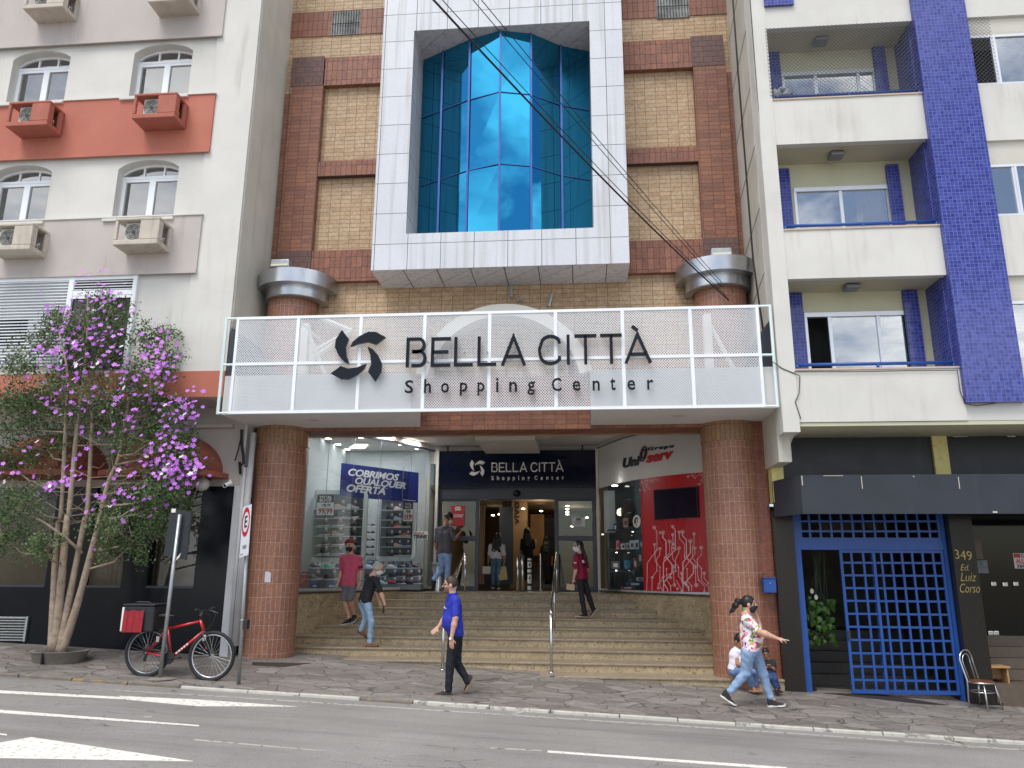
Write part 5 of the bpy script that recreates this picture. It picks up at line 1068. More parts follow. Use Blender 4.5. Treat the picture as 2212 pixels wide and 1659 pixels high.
# ---------------------------------------------------------------- right shop: curved fascia, red circuit panel, screen
def tech_shop():
    s = thing('tech_shop', 'curved corner shop with grey fascia and red circuit-pattern panel right of the doors', 'shop window', (1.6, 17.3, -.44)); P = SPR
    zf = 2.06; mb = MB(); curved(mb, offset(P, .03), zf, ZG, .06); mb.build('fascia', M('fascia_grey_white', lin(216, 216, 216), .4, var=.03), s); mb = MB(); curved(mb, offset(P, .05), ZG+.001, ZG+.02, .1); mb.build('fascia_edge', dark_metal, s)
    mb = MB(); curved(mb, P, ZG+.021, ZC-.001, .3); mb.build('fascia_top', soffit_white, s)
    mb = MB(); curved(mb, P, -.4, zf-.001, .012); mb.build('glass', glass_clear, s); mb = MB(); curved(mb, offset(P, .06), -.441, -.401, .1); mb.build('bottom_rail', alu, s)
    x0 = hit(P, 1384.5, 1100).x; P2 = [p for p in offset(P, .03) if p[0] > x0]; P2 = [(x0, along(P, x0)-.03)]+P2
    mb = MB(); curved(mb, P2, -.4, zf-.002, .025); pan = mb.build('red_panel', red_vinyl, s)
    for k in (0.5,): pass
    # circuit tracks and pads, white on red (coordinates measured in a crop of the photo)
    cv = lambda x, y: (1261.9+.2314*x, 932.7+.2314*y); wl = M('circuit_white', lin(236, 214, 214), .4, var=.03); wp = M('circuit_pink', lin(206, 96, 100), .4)
    fn = lambda u, v, d: hit(P, *cv(u, -v), .033+d)
    tr = [[(665, 893), (690, 930), (690, 1103)], [(745, 945), (745, 990), (775, 1020), (775, 1170), (830, 1240), (830, 1320), (750, 1410), (790, 1470), (790, 1490)], [(835, 885), (860, 920), (860, 1100), (750, 1220), (750, 1490)], [(895, 935), (900, 1000), (945, 1050), (945, 1170)], [(926, 935), (926, 970), (962, 1010), (962, 1175), (1028, 1240), (1028, 1320), (950, 1410), (985, 1450), (985, 1490)],
          [(1000, 1020), (1000, 1130), (930, 1220), (930, 1490)], [(1033, 955), (1033, 1050), (1020, 1075), (1020, 1180), (1102, 1275), (1102, 1390), (1170, 1450), (1170, 1495)], [(1100, 1082), (1100, 1150), (1065, 1190), (1065, 1320), (1075, 1385), (1130, 1440), (1130, 1495)], [(668, 1052), (675, 1210), (718, 1265), (718, 1440), (745, 1485)], [(717, 1092), (717, 1150), (688, 1185), (688, 1300), (645, 1360), (645, 1485)],
          [(808, 1025), (808, 1130), (750, 1200)], [(835, 960), (840, 1050), (825, 1075), (835, 1180), (890, 1265), (890, 1350), (960, 1430)], [(690, 1103), (600, 1225), (600, 1340), (595, 1485)], [(893, 1085), (893, 1130), (860, 1190), (865, 1300), (740, 1360)], [(845, 1258), (845, 1340), (850, 1430)], [(1046, 1258), (1050, 1430)], [(918, 1320), (920, 1400), (980, 1460)], [(780, 1278), (780, 1380), (818, 1437), (818, 1490)], [(970, 1280), (970, 1390), (1012, 1440), (1012, 1490)], [(1127, 1320), (1127, 1370), (1170, 1415)], [(1041, 1085), (1041, 1140), (930, 1290)], [(868, 1385), (925, 1490)], [(702, 1460), (702, 1420), (740, 1380)]]
    mb = MB(); rnd = random.Random(5)
    for k, q in enumerate(tr): stroke(mb, [(x, -y) for x, y in q], 8 if k in (1, 2, 4, 5) else 4.5, fn, 0, .003)
    for x, y, r in ((665, 893, 13), (720, 942, 10), (745, 940, 16), (835, 886, 12), (835, 960, 11), (895, 936, 11), (926, 935, 18), (808, 1025, 16), (840, 1050, 12), (842, 1086, 10), (893, 1087, 14), (1000, 1020, 17), (1033, 954, 12), (1041, 1085, 12), (1100, 1082, 14), (668, 1053, 11), (717, 1090, 11), (845, 1258, 16), (1046, 1258, 17), (918, 1320, 12), (1127, 1320, 13), (647, 1360, 11), (818, 1362, 11), (703, 1460, 11), (852, 1430, 15), (1054, 1432, 18), (880, 1465, 11), (955, 1412, 13), (1170, 1413, 13), (1130, 1492, 10), (920, 1490, 12)):
        stroke(mb, [(x+r*math.cos(a*PI/5), -y+r*math.sin(a*PI/5)) for a in range(10)], 3.4, fn, 0, .003, close=True); stroke(mb, [(x-r*.42, -y), (x+r*.42, -y)], r*.85, fn, 0, .003)
    for x, y in ((690, 1103), (762, 1172), (945, 1172), (718, 1266), (690, 1298), (740, 1360), (865, 1100), (1065, 1190), (1102, 1276), (865, 1300), (890, 1268), (780, 1278), (970, 1279), (818, 1437), (1012, 1440), (1075, 1385), (922, 1362)): stroke(mb, [(x-6, -y), (x+6, -y)], 11, fn, 0, .003)
    done = 0; top = [[(540, 430), (545, 460), (553, 475)], [(560, 428), (575, 455), (596, 460)], [(585, 420), (610, 450), (645, 468)], [(650, 412), (675, 445), (700, 449)], [(528, 480), (560, 515), (575, 550)], [(548, 470), (580, 510), (620, 532)], [(528, 530), (533, 545)], [(620, 420), (655, 455)], [(1025, 372), (1010, 405), (975, 420)], [(1055, 370), (1045, 395), (1022, 415)], [(1100, 365), (1085, 395), (1040, 430)], [(1122, 380), (1100, 410)], [(1124, 420), (1100, 455)], [(1124, 460), (1100, 485), (1078, 492)], [(570, 470), (600, 500)]]
    mb.build('circuit_pattern', wl, pan); mb = MB()
    for q in sorted(top, key=lambda q: q[0][0] > 900):
        if q[0][0] > 900 and not done: mb.build('circuit_pattern', wl, pan); mb = MB(); done = 1
        stroke(mb, [(x, -y) for x, y in q], 3.2, fn, 0, .003); x, y = q[-1]; stroke(mb, [(x+8*math.cos(a*PI/5), -y+8*math.sin(a*PI/5)) for a in range(10)], 3, fn, 0, .003, close=True)
    mb.build('circuit_pattern', wl, pan); mb = MB()
    for x0_, y0_, y1_ in ((713, 895, 1010), (775, 845, 900), (818, 835, 880), (888, 890, 1050), (965, 850, 1000), (1045, 910, 1060), (1085, 880, 1010), (1120, 1055, 1170), (650, 845, 900), (912, 1060, 1180), (1090, 985, 1080), (630, 1130, 1240), (1150, 1240, 1390)): stroke(mb, [(x0_, -y0_), (x0_, -y1_), (x0_+25, -y1_-40), (x0_+25, -y1_-110)], 3, fn, -.001, .001)
    mb.build('faint_pattern', wp, pan)
    # screen
    q = [hit(P, *c, .05) for c in ((1419, 1123.6), (1513, 1118), (1510, 1051), (1416.5, 1058.8))]; n = (q[1]-q[0]).cross(q[3]-q[0]).normalized(); n = n if n.y < 0 else -n
    sc = thing('display_screen', 'dark switched-off screen set in the red circuit panel', 'screen', (q[0]+q[1])/2); MB().slab(q, n*.03).build('bezel', black_plastic, sc); c = sum(q, Vector((0, 0, 0)))/4; MB().slab([c+(p-c)*.95+n*.031 for p in q], n*.004).build('screen_glass', M('screen_dark', (.012, .01, .03), .06), sc)
    # fascia lettering
    bl = lambda u: 338-(u-375)*.19
    f1 = lambda u, v, w: hit(P, *cv(u, bl(u)-v), .034+w)
    fit_text('lettering', 'Uni', navy_letter, s, f1, 374, 534, -4, 88, bold=.05, shear=.2, depth=.03); fit_text('lettering', 'serv', red_letter, s, f1, 590, 846, 0, 72, bold=.05, shear=.25, depth=.03, spacing=.95)
    fit_text('lettering', 'Grupo', navy_letter, s, lambda u, v, w: hit(P, *cv(u, 180-(u-606)*.13-v), .034+w), 606, 848, -9, 34, bold=.04, shear=.15, depth=.03, spacing=1.25)
    mb = MB()
    for r, ww in ((1, 9), (.6, 6)): stroke(mb, [(568+(26*r*math.cos(a*PI/10)+12*r*math.sin(a*PI/10)), (bl(568)-208)+66*r*math.sin(a*PI/10)) for a in range(20)], ww, f1, 0, .03, close=True)
    mb.build('ring_emblem', M('emblem_maroon', lin(80, 44, 52), .4), s)
    # sticker
    q = [hit(P, *cv(495+36*math.cos(a*PI/14), 836+60*math.sin(a*PI/14)), .012) for a in range(28)]; st = thing('round_sticker', 'white oval portrait sticker on the glass beside the red panel', 'sticker', q[7]); n = Vector((-.6, -.8, 0)); MB().slab(q, n*.004).build('disc', sign_white, st)
    mb = MB(); fn2 = lambda u, v, d: hit(P, *cv(u, -v), .02+d); stroke(mb, [(495, -800), (495, -850)], 26, fn2, 0, .003); stroke(mb, [(480, -815), (480, -860)], 12, fn2, 0, .003); stroke(mb, [(495, -862), (495, -882)], 6, fn2, 0, .003); mb.build('portrait', navy_letter, st); mb = MB(); stroke(mb, [(499, -815), (499, -848)], 14, fn2, .003, .006); mb.build('portrait_face', off_white, st)
    # interior, shelves, goods
    MB().box(.7, 3.3, 20.4, 20.5, -.44, ZC).build('back_wall', M('shop_wall_dark', lin(74, 80, 84), .7, var=.2), s); MB().box(.66, .7, YD+.1, 20.4, -.44, ZC).build('side_wall', M('shop_side', lin(130, 136, 138), .7), s); MB().box(3.25, 3.3, 15.5, 20.4, -.44, ZC).build('side_wall', dark_metal, s)
    q = [(x, y+.1) for x, y in P]+[(3.2, 20.4), (.7, 20.4)]; MB().plan(q, -.46, -.441).build('floor', dark_metal, s); Ys = 18.7
    for px, py in ((1328, 1049.5), (1302, 1155), (1367, 1149), (1332, 1194), (1331, 1233)): p = D(px, py, Ys-.3); MB().lathe([(.001, p.z), (.07 if py < 1100 else .018, p.z), (.075 if py < 1100 else .02, p.z+.01)], (p.x, p.y), 12).build('downlight', EMIT('tech_downlight', (1, .97, .9), 7), s)
    l = bpy.data.lights.new('shop_light', 'AREA'); l.energy = 5; l.size = .5; o = bpy.data.objects.new('shop_light', l); COL.objects.link(o); o.parent = s; o.location = Vector((1.3, 18.6, ZC-.15))-s.location
    for py in (1144.4, 1187, 1233, 1272): a, b = D(1312, py, Ys), D(1392, py, Ys); MB().box(a.x, b.x, Ys-.18, Ys+.2, a.z-.025, a.z).build('goods_shelf', black_plastic, s)
    a, b = D(1304, 1060, Ys+.5), D(1330, 1150, Ys+.5); MB().box(a.x, b.x, Ys+.5, Ys+.55, b.z, a.z).build('light_panel', M('inner_panel', lin(170, 178, 176), .6), s)
    goods = [(300, 328, 1015, 1100, (214, 110, 120), 'pink tube-shaped pack at the left end of the middle shelf'), (344, 384, 1042, 1100, (216, 216, 214), 'small white box with red edge on the middle shelf'), (390, 425, 1035, 1100, (200, 196, 190), 'narrow pale box beside the red-edged box'), (428, 466, 1015, 1098, (224, 224, 226), 'left of two white controller boxes'), (469, 510, 1012, 1098, (220, 222, 226), 'right of two white controller boxes'), (514, 552, 1006, 1090, (40, 90, 160), 'blue box at the right end of the middle shelf'), (375, 425, 1200, 1280, (40, 150, 190), 'cyan box on the lower shelf'), (252, 334, 1205, 1280, (84, 92, 98), 'clear grey plastic case on the lower shelf'), (400, 552, 1402, 1440, (24, 70, 120), 'long blue box near the shop floor'), (345, 470, 1444, 1470, (150, 40, 40), 'long low red box on the shop floor'), (488, 552, 1360, 1392, (214, 214, 216), 'white headset box on top of the long blue box'), (275, 305, 855, 925, (40, 60, 150), 'small blue box with yellow foot on the top shelf'), (365, 412, 805, 890, (200, 150, 150), 'pink cloth bag on the top shelf'), (455, 500, 1175, 1290, (120, 60, 50), 'brown hanging accessory pack on the lower shelf'), (500, 545, 1110, 1240, (70, 74, 80), 'dark blister pack at the right of the lower shelf')]
    for a, b, c, d, col, lab in goods:
        x0, y0 = cv(a, c); x1, y1 = cv(b, d); q = rect(x0, y0, x1, y1, Ys-.16); t = thing('product_box', lab, 'box', ((q[0]+q[1])/2, Ys-.1, q[2])); MB().box(q[0], q[1], Ys-.16, Ys-.02, q[2], q[3]).build('carton', M('carton', lin(*col), .5, var=.12, vs_=12), t, bevel=.006); w, h = q[1]-q[0], q[3]-q[2]
        MB().box(q[0]+w*.25, q[1]-w*.25, Ys-.165, Ys-.1605, q[2]+h*.25, q[2]+h*.7).build('printed_field', dark_metal if sum(col) > 300 else off_white, t)
    p = D(1359, 1107, Ys+.1); t = thing('hanging_backpack', 'dark backpack hanging above the top shelf in the tech shop', 'backpack', (p.x, Ys+.1, p.z-.3)); MB().ball((p.x, Ys+.1, p.z), (.2, .1, .33), 18, 12).build('bag', M('backpack_black', (.02, .015, .02), .8), t, smooth=True); MB().ball((p.x, Ys+.02, p.z-.12), (.13, .06, .13), 14, 8).build('pocket', black_plastic, t, smooth=True)
tech_shop()
# ---------------------------------------------------------------- right building: balconies, blue mosaic, blue gate
YR, YB = 12.84, 13.62
def right_building():
    t = thing('balcony_building', 'white apartment building with balconies and blue mosaic pier, right of the brick facade', 'building', (6, YF, -2))
    xc = XX(1692, 900, YR)-.02; xe = 16.0; zs = ZZ(1850, 911.5, YR)
    zp = [(ZZ(1716, 801, YR), ZZ(1726, 912, YR)), (ZZ(1689, 499, YR), ZZ(1697, 603, YR)), (ZZ(1664, 218, YR), ZZ(1672, 313, YR))]; dzf = zp[1][0]-zp[0][0]
    zp.append((zp[2][0]+dzf, ZZ(1659, 62, YR))); xo = (XX(1664, 218, YR)+XX(1726, 850, YR))/2; xpl = (XX(1971, 15, YR-.1)+XX(2089, 868, YR-.1))/2; xpr = (XX(2084, 6, YR-.1)+XX(2171, 553, YR-.1))/2
    zpb = ZZ(2120, 868, YR-.1); ztop = 14
    # front pier with bracket, concrete side
    mb = MB(); mb.box(xc, xo, YR-.02, YR+.35, zs-.16, ztop); mb.slab([(xc+.01, YR+.35, zs-.16), (xc+.01, YF+.2, zs-.62), (xc+.01, YF+.2, zs), (xc+.01, YR+.35, zs)], (xo-xc-.02, 0, 0)); mb.build('corner_pier', white_paint, t)
    MB().box(xc-.012, xc+.2, YR+.36, 16.0, zs-.6, ztop).build('side_wall', concrete, t)
    mb = MB()
    for z in np.arange(3.6, 13, 1.25): mb.slab([(xc-.018, YR+.36, z+.35), (xc-.018, 14.69, z), (xc-.018, 14.69, z+.012), (xc-.018, YR+.36, z+.362)], (.004, 0, 0))
    mb.build('panel_joint', dark_metal, t)
    MB().box(xo+.01, xe, YR+.12, YB+1.5, zs, zs+.14).build('floor_slab', cream_paint, t)
    # parapets, ceilings, balcony interiors
    for k, (z1, z0) in enumerate(zp):
        MB().box(xo+.001, xpl+.03, YR, YR+.13, z0, z1).build('parapet', white_paint, t); MB().box(xo+.001, xpl+.03, YR-.02, YR+.15, z1+.001, z1+.03).build('parapet_cap', M('cap_stone', lin(196, 176, 160), .7, var=.1), t)
        if k: MB().box(xo-.05, xpl+.1, YR+.131, YB+.2, z0+.02, z0+.2).build('balcony_ceiling', M('balcony_ceiling', lin(196, 190, 164), .85, var=.05), t)
    MB().box(xo+.01, xpr, YR+.02, YR+.12, zp[0][1]-.001, zpb+.05).build('wall', white_paint, t)
    for k in range(3):
        z0, z1 = zp[k][1]+.2, zp[k+1][1]+.02; zf = zp[k][0]
        a = {0: (1742, 676, 1972, 800), 1: (1717, 405, 1925, 488), 2: (1690, 155, 1893, 212)}[k]; q = rect(*a, YB); wx0, wx1 = q[0], q[1]; wz1 = q[3]
        mb = MB(); mb.box(xo-.05, wx0, YB, YB+.15, z0, z1); mb.box(wx1, xpl+.1, YB, YB+.15, z0, z1); mb.box(wx0, wx1, YB, YB+.15, wz1, z1); mb.build('balcony_wall', cream_paint, t)
        b = {0: ((1702, 1741), (1963, 1995)), 1: ((1683, 1712), (1925, 1952)), 2: ((1659, 1689), (1894, 1920))}[k]
        zt = [ZZ(1720, 633, YB-.06), ZZ(1698, 364, YB-.06), ZZ(1675, 112, YB-.06)][k]
        for (p0, p1) in b: py = (740, 450, 180)[k]; MB().box(XX(p0, py, YB-.06), XX(p1, py, YB-.06), YB-.07, YB-.002, z0, zt).build('mosaic_pier', blue_tile, t)
        MB().box(xpl-.02, xpl+.06, YR+.14, YB-.001, z0, z1).build('mosaic_side_wall', blue_tile, t); MB().box(xo-.06, xo-.001, YR+.351, YB-.001, z0, z1).build('side_return', cream_paint, t)
        f = MB(); fw_ = .045
        for x in (wx0, wx1-fw_): f.box(x, x+fw_, YB-.01, YB+.06, z0, wz1)
        f.box(wx0, wx1, YB-.02, YB+.061, wz1-.06, wz1+.02)
        fr = f.build('sliding_window', alu, t); w = wx1-wx0
        spl = {0: (.24, .70), 1: (.49,), 2: (.36, .82)}[k]; mb = MB()
        for s_ in spl: mb.box(wx0+w*s_-.03, wx0+w*s_+.03, YB+.0, YB+.05, z0, wz1-.061)
        mb.build('window_stile', alu, fr); lo = .24 if k == 0 else 0
        MB().box(wx0+w*lo+.01, wx1-.01, YB+.02, YB+.028, z0, wz1-.062).build('pane', glass_win, fr)
        MB().box(wx0-.02, wx1+.02, YB+.5, YB+.6, z0, wz1+.1).build('room', dark_void, fr)
        if k == 1: P = [(wx1-.55+.5*i/24, YB+.2+.03*math.sin(i*1.4)) for i in range(25)]; mb = MB(); mb.strip([(x, y, z0) for x, y in P], [(x, y, wz1) for x, y in P]); mb.build('curtain', M('amber_curtain', lin(168, 120, 62), .9, var=.2), fr, smooth=True)
        # rail
        xr1 = XX((2060, 2022, 1985)[k], (786, 476, 196)[k], YR+.06); mb = MB(); z = zf+.115; x0 = xo+.06; mb.tube([(x0, YR+.06, z), (xr1, YR+.06, z)], .028, 10)
        for x in (x0, (x0+xr1)/2+.05, xr1): mb.tube([(x, YR+.06, zf+.031), (x, YR+.06, z)], .026, 10)
        mb.build('balcony_rail', blue_paint, t, smooth=True)
    # mosaic pier on the street front and the bays right of it
    MB().box(xpl, xpr, YR-.1, YR+.2, zpb, 10.55).build('mosaic_pier', blue_tile, t); MB().box(xpl-.02, xpr+.02, YR-.02, YR+.2, 10.551, ztop).build('wall', white_paint, t)
    MB().box(XX(1647, 10, YR)+.02, XX(1713, 10, YR), YR-.06, YR-.021, ZZ(1690, 15, YR), ztop).build('mosaic_panel', blue_tile, t)
    rows = [((2096, 72), (2212, 177), 33), ((2140, 352), (2212, 462), 302), ((2197, 738), (2260, 775), 594)]; zw = []
    for (a, b, sh) in rows: zw.append((ZZ(b[0]-40, b[1]+2, YR), ZZ(a[0]+40, a[1], YR), ZZ(2150, sh, YR)))
    zw[2] = (zw[1][0]-dzf, zw[1][1]-dzf, zw[1][2]-dzf); zw.append((zw[0][0]+dzf, zw[0][1]+dzf, zw[0][2]+dzf)); zw.sort(); zprev = zs; xw = xpr+.02
    for k, (a, b, c) in enumerate(zw):
        MB().box(xpr+.001, xe, YR+.02, YR+.2, zprev, a).build('wall', white_paint, t); zprev = c
        f = MB(); f.box(xw, xe, YR+.07, YR+.12, b-.03, b+.02); f.box(xw, xe, YR+.02, YR+.14, a+.001, a+.03)
        for x in (xw, xw+.42, xw+.46, xw+1.9): f.box(x, x+.04, YR+.07+(.01 if x == xw+.42 else 0), YR+.12+(.012 if x == xw+.46 else 0), a+.03, b-.03)
        fr = f.build('window', alu, t); MB().box(xw+(.42 if k > 1 else .04), xe, YR+.1, YR+.106, a+.03, b-.03).build('pane', glass_win, fr); MB().box(xw, xe, YR+.5, YR+.55, a, b).build('room', dark_void, fr)
        sm = MB(); z = b+.03; 
        while z < c-.02: sm.obox(((xw+xe)/2, YR+.1, z+.03), (1, 0, 0), (0, .96, .26), (0, -.26, .96), (xe-xw)/2, .008, .036); z += .062
        sm.box(xw, xe, YR+.13, YR+.14, b, c); sm.build('roller_shutter', M('shutter_cream', lin(222, 218, 206), .6, var=.05, streak=.2), fr)
    MB().box(xpr+.001, xe, YR+.02, YR+.2, zprev, ztop).build('wall', white_paint, t)
    MB().box(xo, xe, YB+1.6, YB+1.7, zs, ztop).build('inner_mass', dark_void, t)
    # soffit, ground-floor columns and black boards
    MB().box(xc+.1, xe, YR+.02, YF+1.5, zs-.06, zs-.002).build('soffit', cream_paint, t)
    yb = YF-.05; q = rect(1687, 940, 2014, 1030, yb)
    for a, b, n_ in ((3.378, XX(1689, 1000, yb), 1), (XX(2015, 990, yb), XX(2047, 990, yb), 2)): MB().box(a, b, yb-.06, yb+.3, 1.2, zs-.061).build('yellow_column', M('yellow_column', lin(222, 208, 140), .75, var=.06, vs_=3, speck=.25, kcol=(.3, .25, .1), ks=14), t)
    MB().box(XX(1689, 1000, yb)+.002, XX(2015, 990, yb)-.002, yb, yb+.1, 1.12, zs-.061).build('black_board', black_paint, t); MB().box(XX(2047, 990, yb)+.002, xe, yb, yb+.1, 1.12, zs-.061).build('black_board', black_paint, t)
    mb = MB()
    for px, py, w, h in ((1870, 941, 30, 3), (1848, 940, 6, 4), (2075, 940, 30, 3), (2185, 940, 16, 3), (1690, 990, 3, 22)): p = D(px, py+2, yb-.01); s_ = yb/1660; mb.box(p.x-w*s_/2, p.x+w*s_/2, yb-.006, yb-.001, p.z-h*s_/2, p.z+h*s_/2)
    mb.build('peeling_paint', off_white, t); mb = MB()
    for px, py, w, h in ((1862, 1042, 1.6, 26), (2072, 1043, 1.6, 24), (1733, 1038, 2, 20), (1974, 1029, 3, 2), (2150, 1106, 9, 3), (1800, 1027.5, 40, 1.2)): p = D(px, py, 13.19); s_ = 13.2/1660; mb.box(p.x-w*s_/2, p.x+w*s_/2, 13.195, 13.199, p.z-h*s_/2, p.z+h*s_/2)
    mb.build('paint_chip', concrete, t)
    # black sheet awning
    xa = XX(1731, 1070, 13.2); za, zb_ = ZZ(1731, 1026, 13.2), ZZ(1731, 1110, 13.2); mb = MB()
    mb.box(xa, xe, 13.2, 13.23, zb_, za); mb.slab([(xa, 13.231, zb_), (3.37, 13.98, zb_), (3.37, 13.98, za-.02), (xa, 13.231, za)], (.03, .01, 0)); mb.slab([(xa+.04, 13.24, zb_+.1), (xe, 13.24, zb_+.1), (xe, YF+.3, zb_+.12), (xa+.04, YF+.3, zb_+.12)], (0, 0, .02)); mb.build('awning', awning_black, t)
    # granite piers and lobby
    ztp = zb_+.12
    x0, x1 = XX(1697, 1300, YF), XX(1722, 1300, YF); mb = MB(); mb.box(3.36, XX(1738, 1440, YF)-.0, YF, YF+.5, -2.2, ztp); mb.build('granite_pier', granite, t)
    xg0 = XX(1738, 1440, YF); xp0, xp1 = XX(2060, 1280, YF)+.03, XX(2112, 1280, YF)+.02; pier = MB().box(xp0, xp1, YF-.08, YF+.5, -2.4, ztp).build('granite_pier', granite, t); MB().box(xp0-.02, xp1+.1, YF-.1, YF+.5, -2.4, -2.03).build('granite_base', granite, t)
    MB().box(XX(1700, 1300, 14.3), XX(1701, 1300, 14.3), 14.3, 14.31, -2, 0) if False else None
    F = lambda u, v, w: (u, YF-.084-w, v); e = rect(2054, 1187, 2086, 1212, YF-.08); bb = xp0+.03
    fit_text('house_number', '349', gold, pier, lambda u, v, w: F(u, v-(u-bb)*.12, w), bb, bb+.27, e[2]+.04, e[3], depth=.008, bold=-.012)
    for txt, z0, z1, a, b in (('Ed.', .015, .115, .06, .2), ('Luiz', -.16, -.02, .04, .3), ('Corso', -.345, -.2, .01, .33)): fit_text('name_lettering', txt, gold, pier, F, bb+a, bb+b, e[2]-.17+z0, e[2]-.17+z1, depth=.006, shear=.35, bold=-.012)
    # lobby behind the gate
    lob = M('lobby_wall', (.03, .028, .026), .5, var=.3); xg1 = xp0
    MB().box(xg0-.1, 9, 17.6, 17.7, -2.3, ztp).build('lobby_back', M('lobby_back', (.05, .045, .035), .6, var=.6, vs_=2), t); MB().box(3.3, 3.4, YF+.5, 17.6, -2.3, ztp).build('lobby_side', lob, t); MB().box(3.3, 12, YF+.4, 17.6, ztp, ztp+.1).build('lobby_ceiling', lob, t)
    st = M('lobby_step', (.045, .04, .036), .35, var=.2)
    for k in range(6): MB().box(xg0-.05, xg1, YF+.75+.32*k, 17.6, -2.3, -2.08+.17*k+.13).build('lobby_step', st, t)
    MB().box(xp0+.02, xp1-.02, YF+.5, 16.5, -2.4, ztp).build('lobby_partition', lob, t)
    mb = MB()
    for (p0, p1, y0, y1) in ((1773, 1850, 1113, 1145), (1860, 1920, 1113, 1142)): q = rect(p0, y0, p1, y1, 17.5); mb.box(q[0], q[1], 17.55, 17.59, q[2], q[3])
    mb.build('lobby_light_patch', M('lobby_pale', lin(122, 112, 78), .8, var=.2), t)
    # shop door at the far right, steps
    yd = 14.9; mb = MB(); xs0 = xp1+.03; zd = ZZ(2150, 1372, yd); MB().box(xs0, 12, yd, yd+.02, zd, ztp).build('shop_door', M('black_shop_glass', (.006, .007, .008), .06, var=.1), t)
    stp = M('brown_step', lin(96, 84, 72), .6, var=.15, vs_=8, grime=.3)
    for k in range(4): zt = zd-.17*k; MB().box(xs0, 12, (14.75, 14.6, 14.46, 14.34)[k], yd+.2, zt-.17, zt-.002*k).build('shop_step', stp, t)
    MB().box(xs0, 12, 13.97, 14.6, -2.5, zd-.69).build('shop_step', stp, t)
    return xg0, xg1, ztp, xs0, yd
GX = right_building()
def right_things():
    xg0, xg1, ztp, xs0, yd = GX
    # ceiling lamps of the balconies
    lm = M('frosted_lamp', lin(120, 122, 128), .35, var=.08, vs_=30); proto = None
    for px, py, zc, lab in ((1844, 616, ZZ(1697, 603, YR)+.02, 'lowest balcony'), (1804, 339, ZZ(1672, 313, YR)+.02, 'middle balcony'), (1777, 74, ZZ(1659, 62, YR)+.02, 'netted top balcony')):
        d = D(px, py, 1); y = min(13.4, max(13.1, (zc-.05)/d.z)); p = d*y; L = 'square frosted ceiling lamp of the '+lab
        if proto is None:
            t = thing('ceiling_lamp', L, 'lamp', (p.x, 13.25, zc), 'balcony ceiling lamps'); MB().box(p.x-.13, p.x+.13, 13.12, 13.38, zc-.1, zc-.02).build('diffuser', lm, t, bevel=.03); MB().box(p.x-.1, p.x+.1, 13.15, 13.35, zc-.019, zc).build('base', dark_metal, t); proto = t
        else: dup(proto, (p.x, 13.25, zc), L)
    # safety net on the top balcony and the window beside it
    net = M('net_cord', lin(120, 120, 122), .8)
    def netting(name, lab, x0, x1, z0, z1, y):
        t = thing(name, lab, 'net', ((x0+x1)/2, y, z0)); mb = MB(); s_ = .075; w, h = x1-x0, z1-z0; n = int((w+h)/s_)
        for k in range(n+1):
            c = k*s_
            for sg in (0, 1):
                a0 = max(0, c-h); a1 = min(c, w)
                if a1-a0 < .02: continue
                P = [(a0, c-a0), (a1, c-a1)]; P = [((x0+a) if sg == 0 else (x1-a), y+(.004 if sg else 0), z0+b*1.0) for a, b in P]; mb.tube(P, .0032, 3, cap=False)
        mb.build('net', net, t)
    xo = XX(1664, 218, YR); xpl = (XX(1971, 15, YR-.1)+XX(2089, 868, YR-.1))/2; xpr = (XX(2084, 6, YR-.1)+XX(2171, 553, YR-.1))/2
    netting('safety_net', 'pale safety net stretched across the top balcony', xo, xpl, ZZ(1664, 217, YR)+.03, ZZ(1659, 62, YR)-.01, YR-.03); netting('safety_net', 'pale safety net over the upper right window beside the mosaic pier', xpr+.03, 7.6, ZZ(2172, 179, YR)+.03, ZZ(2150, 35, YR), YR-.01)
    # crumpled plastic in the balcony corner
    sd = SD(); rnd = random.Random(4); p = D(1672, 207, YR+.1)
    for k in range(12): sd.ell((p.x+rnd.uniform(0, .28), YR+.08+rnd.uniform(-.02, .06), p.z+rnd.uniform(-.03, .1)-.1*0), [rnd.uniform(.04, .08) for _ in range(3)], k=.015)
    v, f = sd.mesh(.012, wr=.006); o = link_mesh('plastic_bundle', v, f, M('grey_plastic', lin(146, 150, 156), .4, var=.25, vs_=20), None, (p.x, YR+.1, p.z-.05), smooth=True); tag(o, 'crumpled grey plastic bundle in the left corner of the netted balcony', 'bundle')
    # blue gate
    t = thing('gate', 'blue square-grid metal gate standing partly open below the black awning', 'gate', ((xg0+xg1)/2, YF, -2.1)); yg = YF+.12; zt0 = ZZ(1880, 1188, yg); zt1 = ZZ(1880, 1177, yg); zbt = -2.0
    x0, x1 = xg0+.02, xg1-.01; n = 13; cw = (x1-x0-.1)/n; bar = .034; mb = MB(); mb.box(x0, x0+.1, yg-.04, yg+.04, -2.06, ztp-.01); mb.box(x1-.06, x1, yg-.04, yg+.04, -2.16, ztp-.01); mb.box(x0+.1, x1-.06, yg-.035, yg+.035, zt0, zt1+.06); mb.build('gate_frame', blue_paint, t)
    def grid(name, xa, xb, za, zb, nx, nz, y, edge=.045):
        mb = MB()
        mb.box(xa, xa+edge, y-.02, y+.02, za, zb); mb.box(xb-edge, xb, y-.02, y+.02, za, zb); mb.box(xa+edge, xb-edge, y-.02, y+.02, za, za+edge*1.4); mb.box(xa+edge, xb-edge, y-.02, y+.02, zb-edge, zb)
        for k in range(1, nx): x = xa+(xb-xa)*k/nx; mb.box(x-bar/2, x+bar/2, y-.018, y+.018, za+edge, zb-edge)
        for k in range(1, nz): z = za+(zb-za)*k/nz; mb.box(xa+edge, xb-edge, y-.012, y+.012, z-bar/2, z+bar/2)
        return mb.build(name, blue_paint, t)
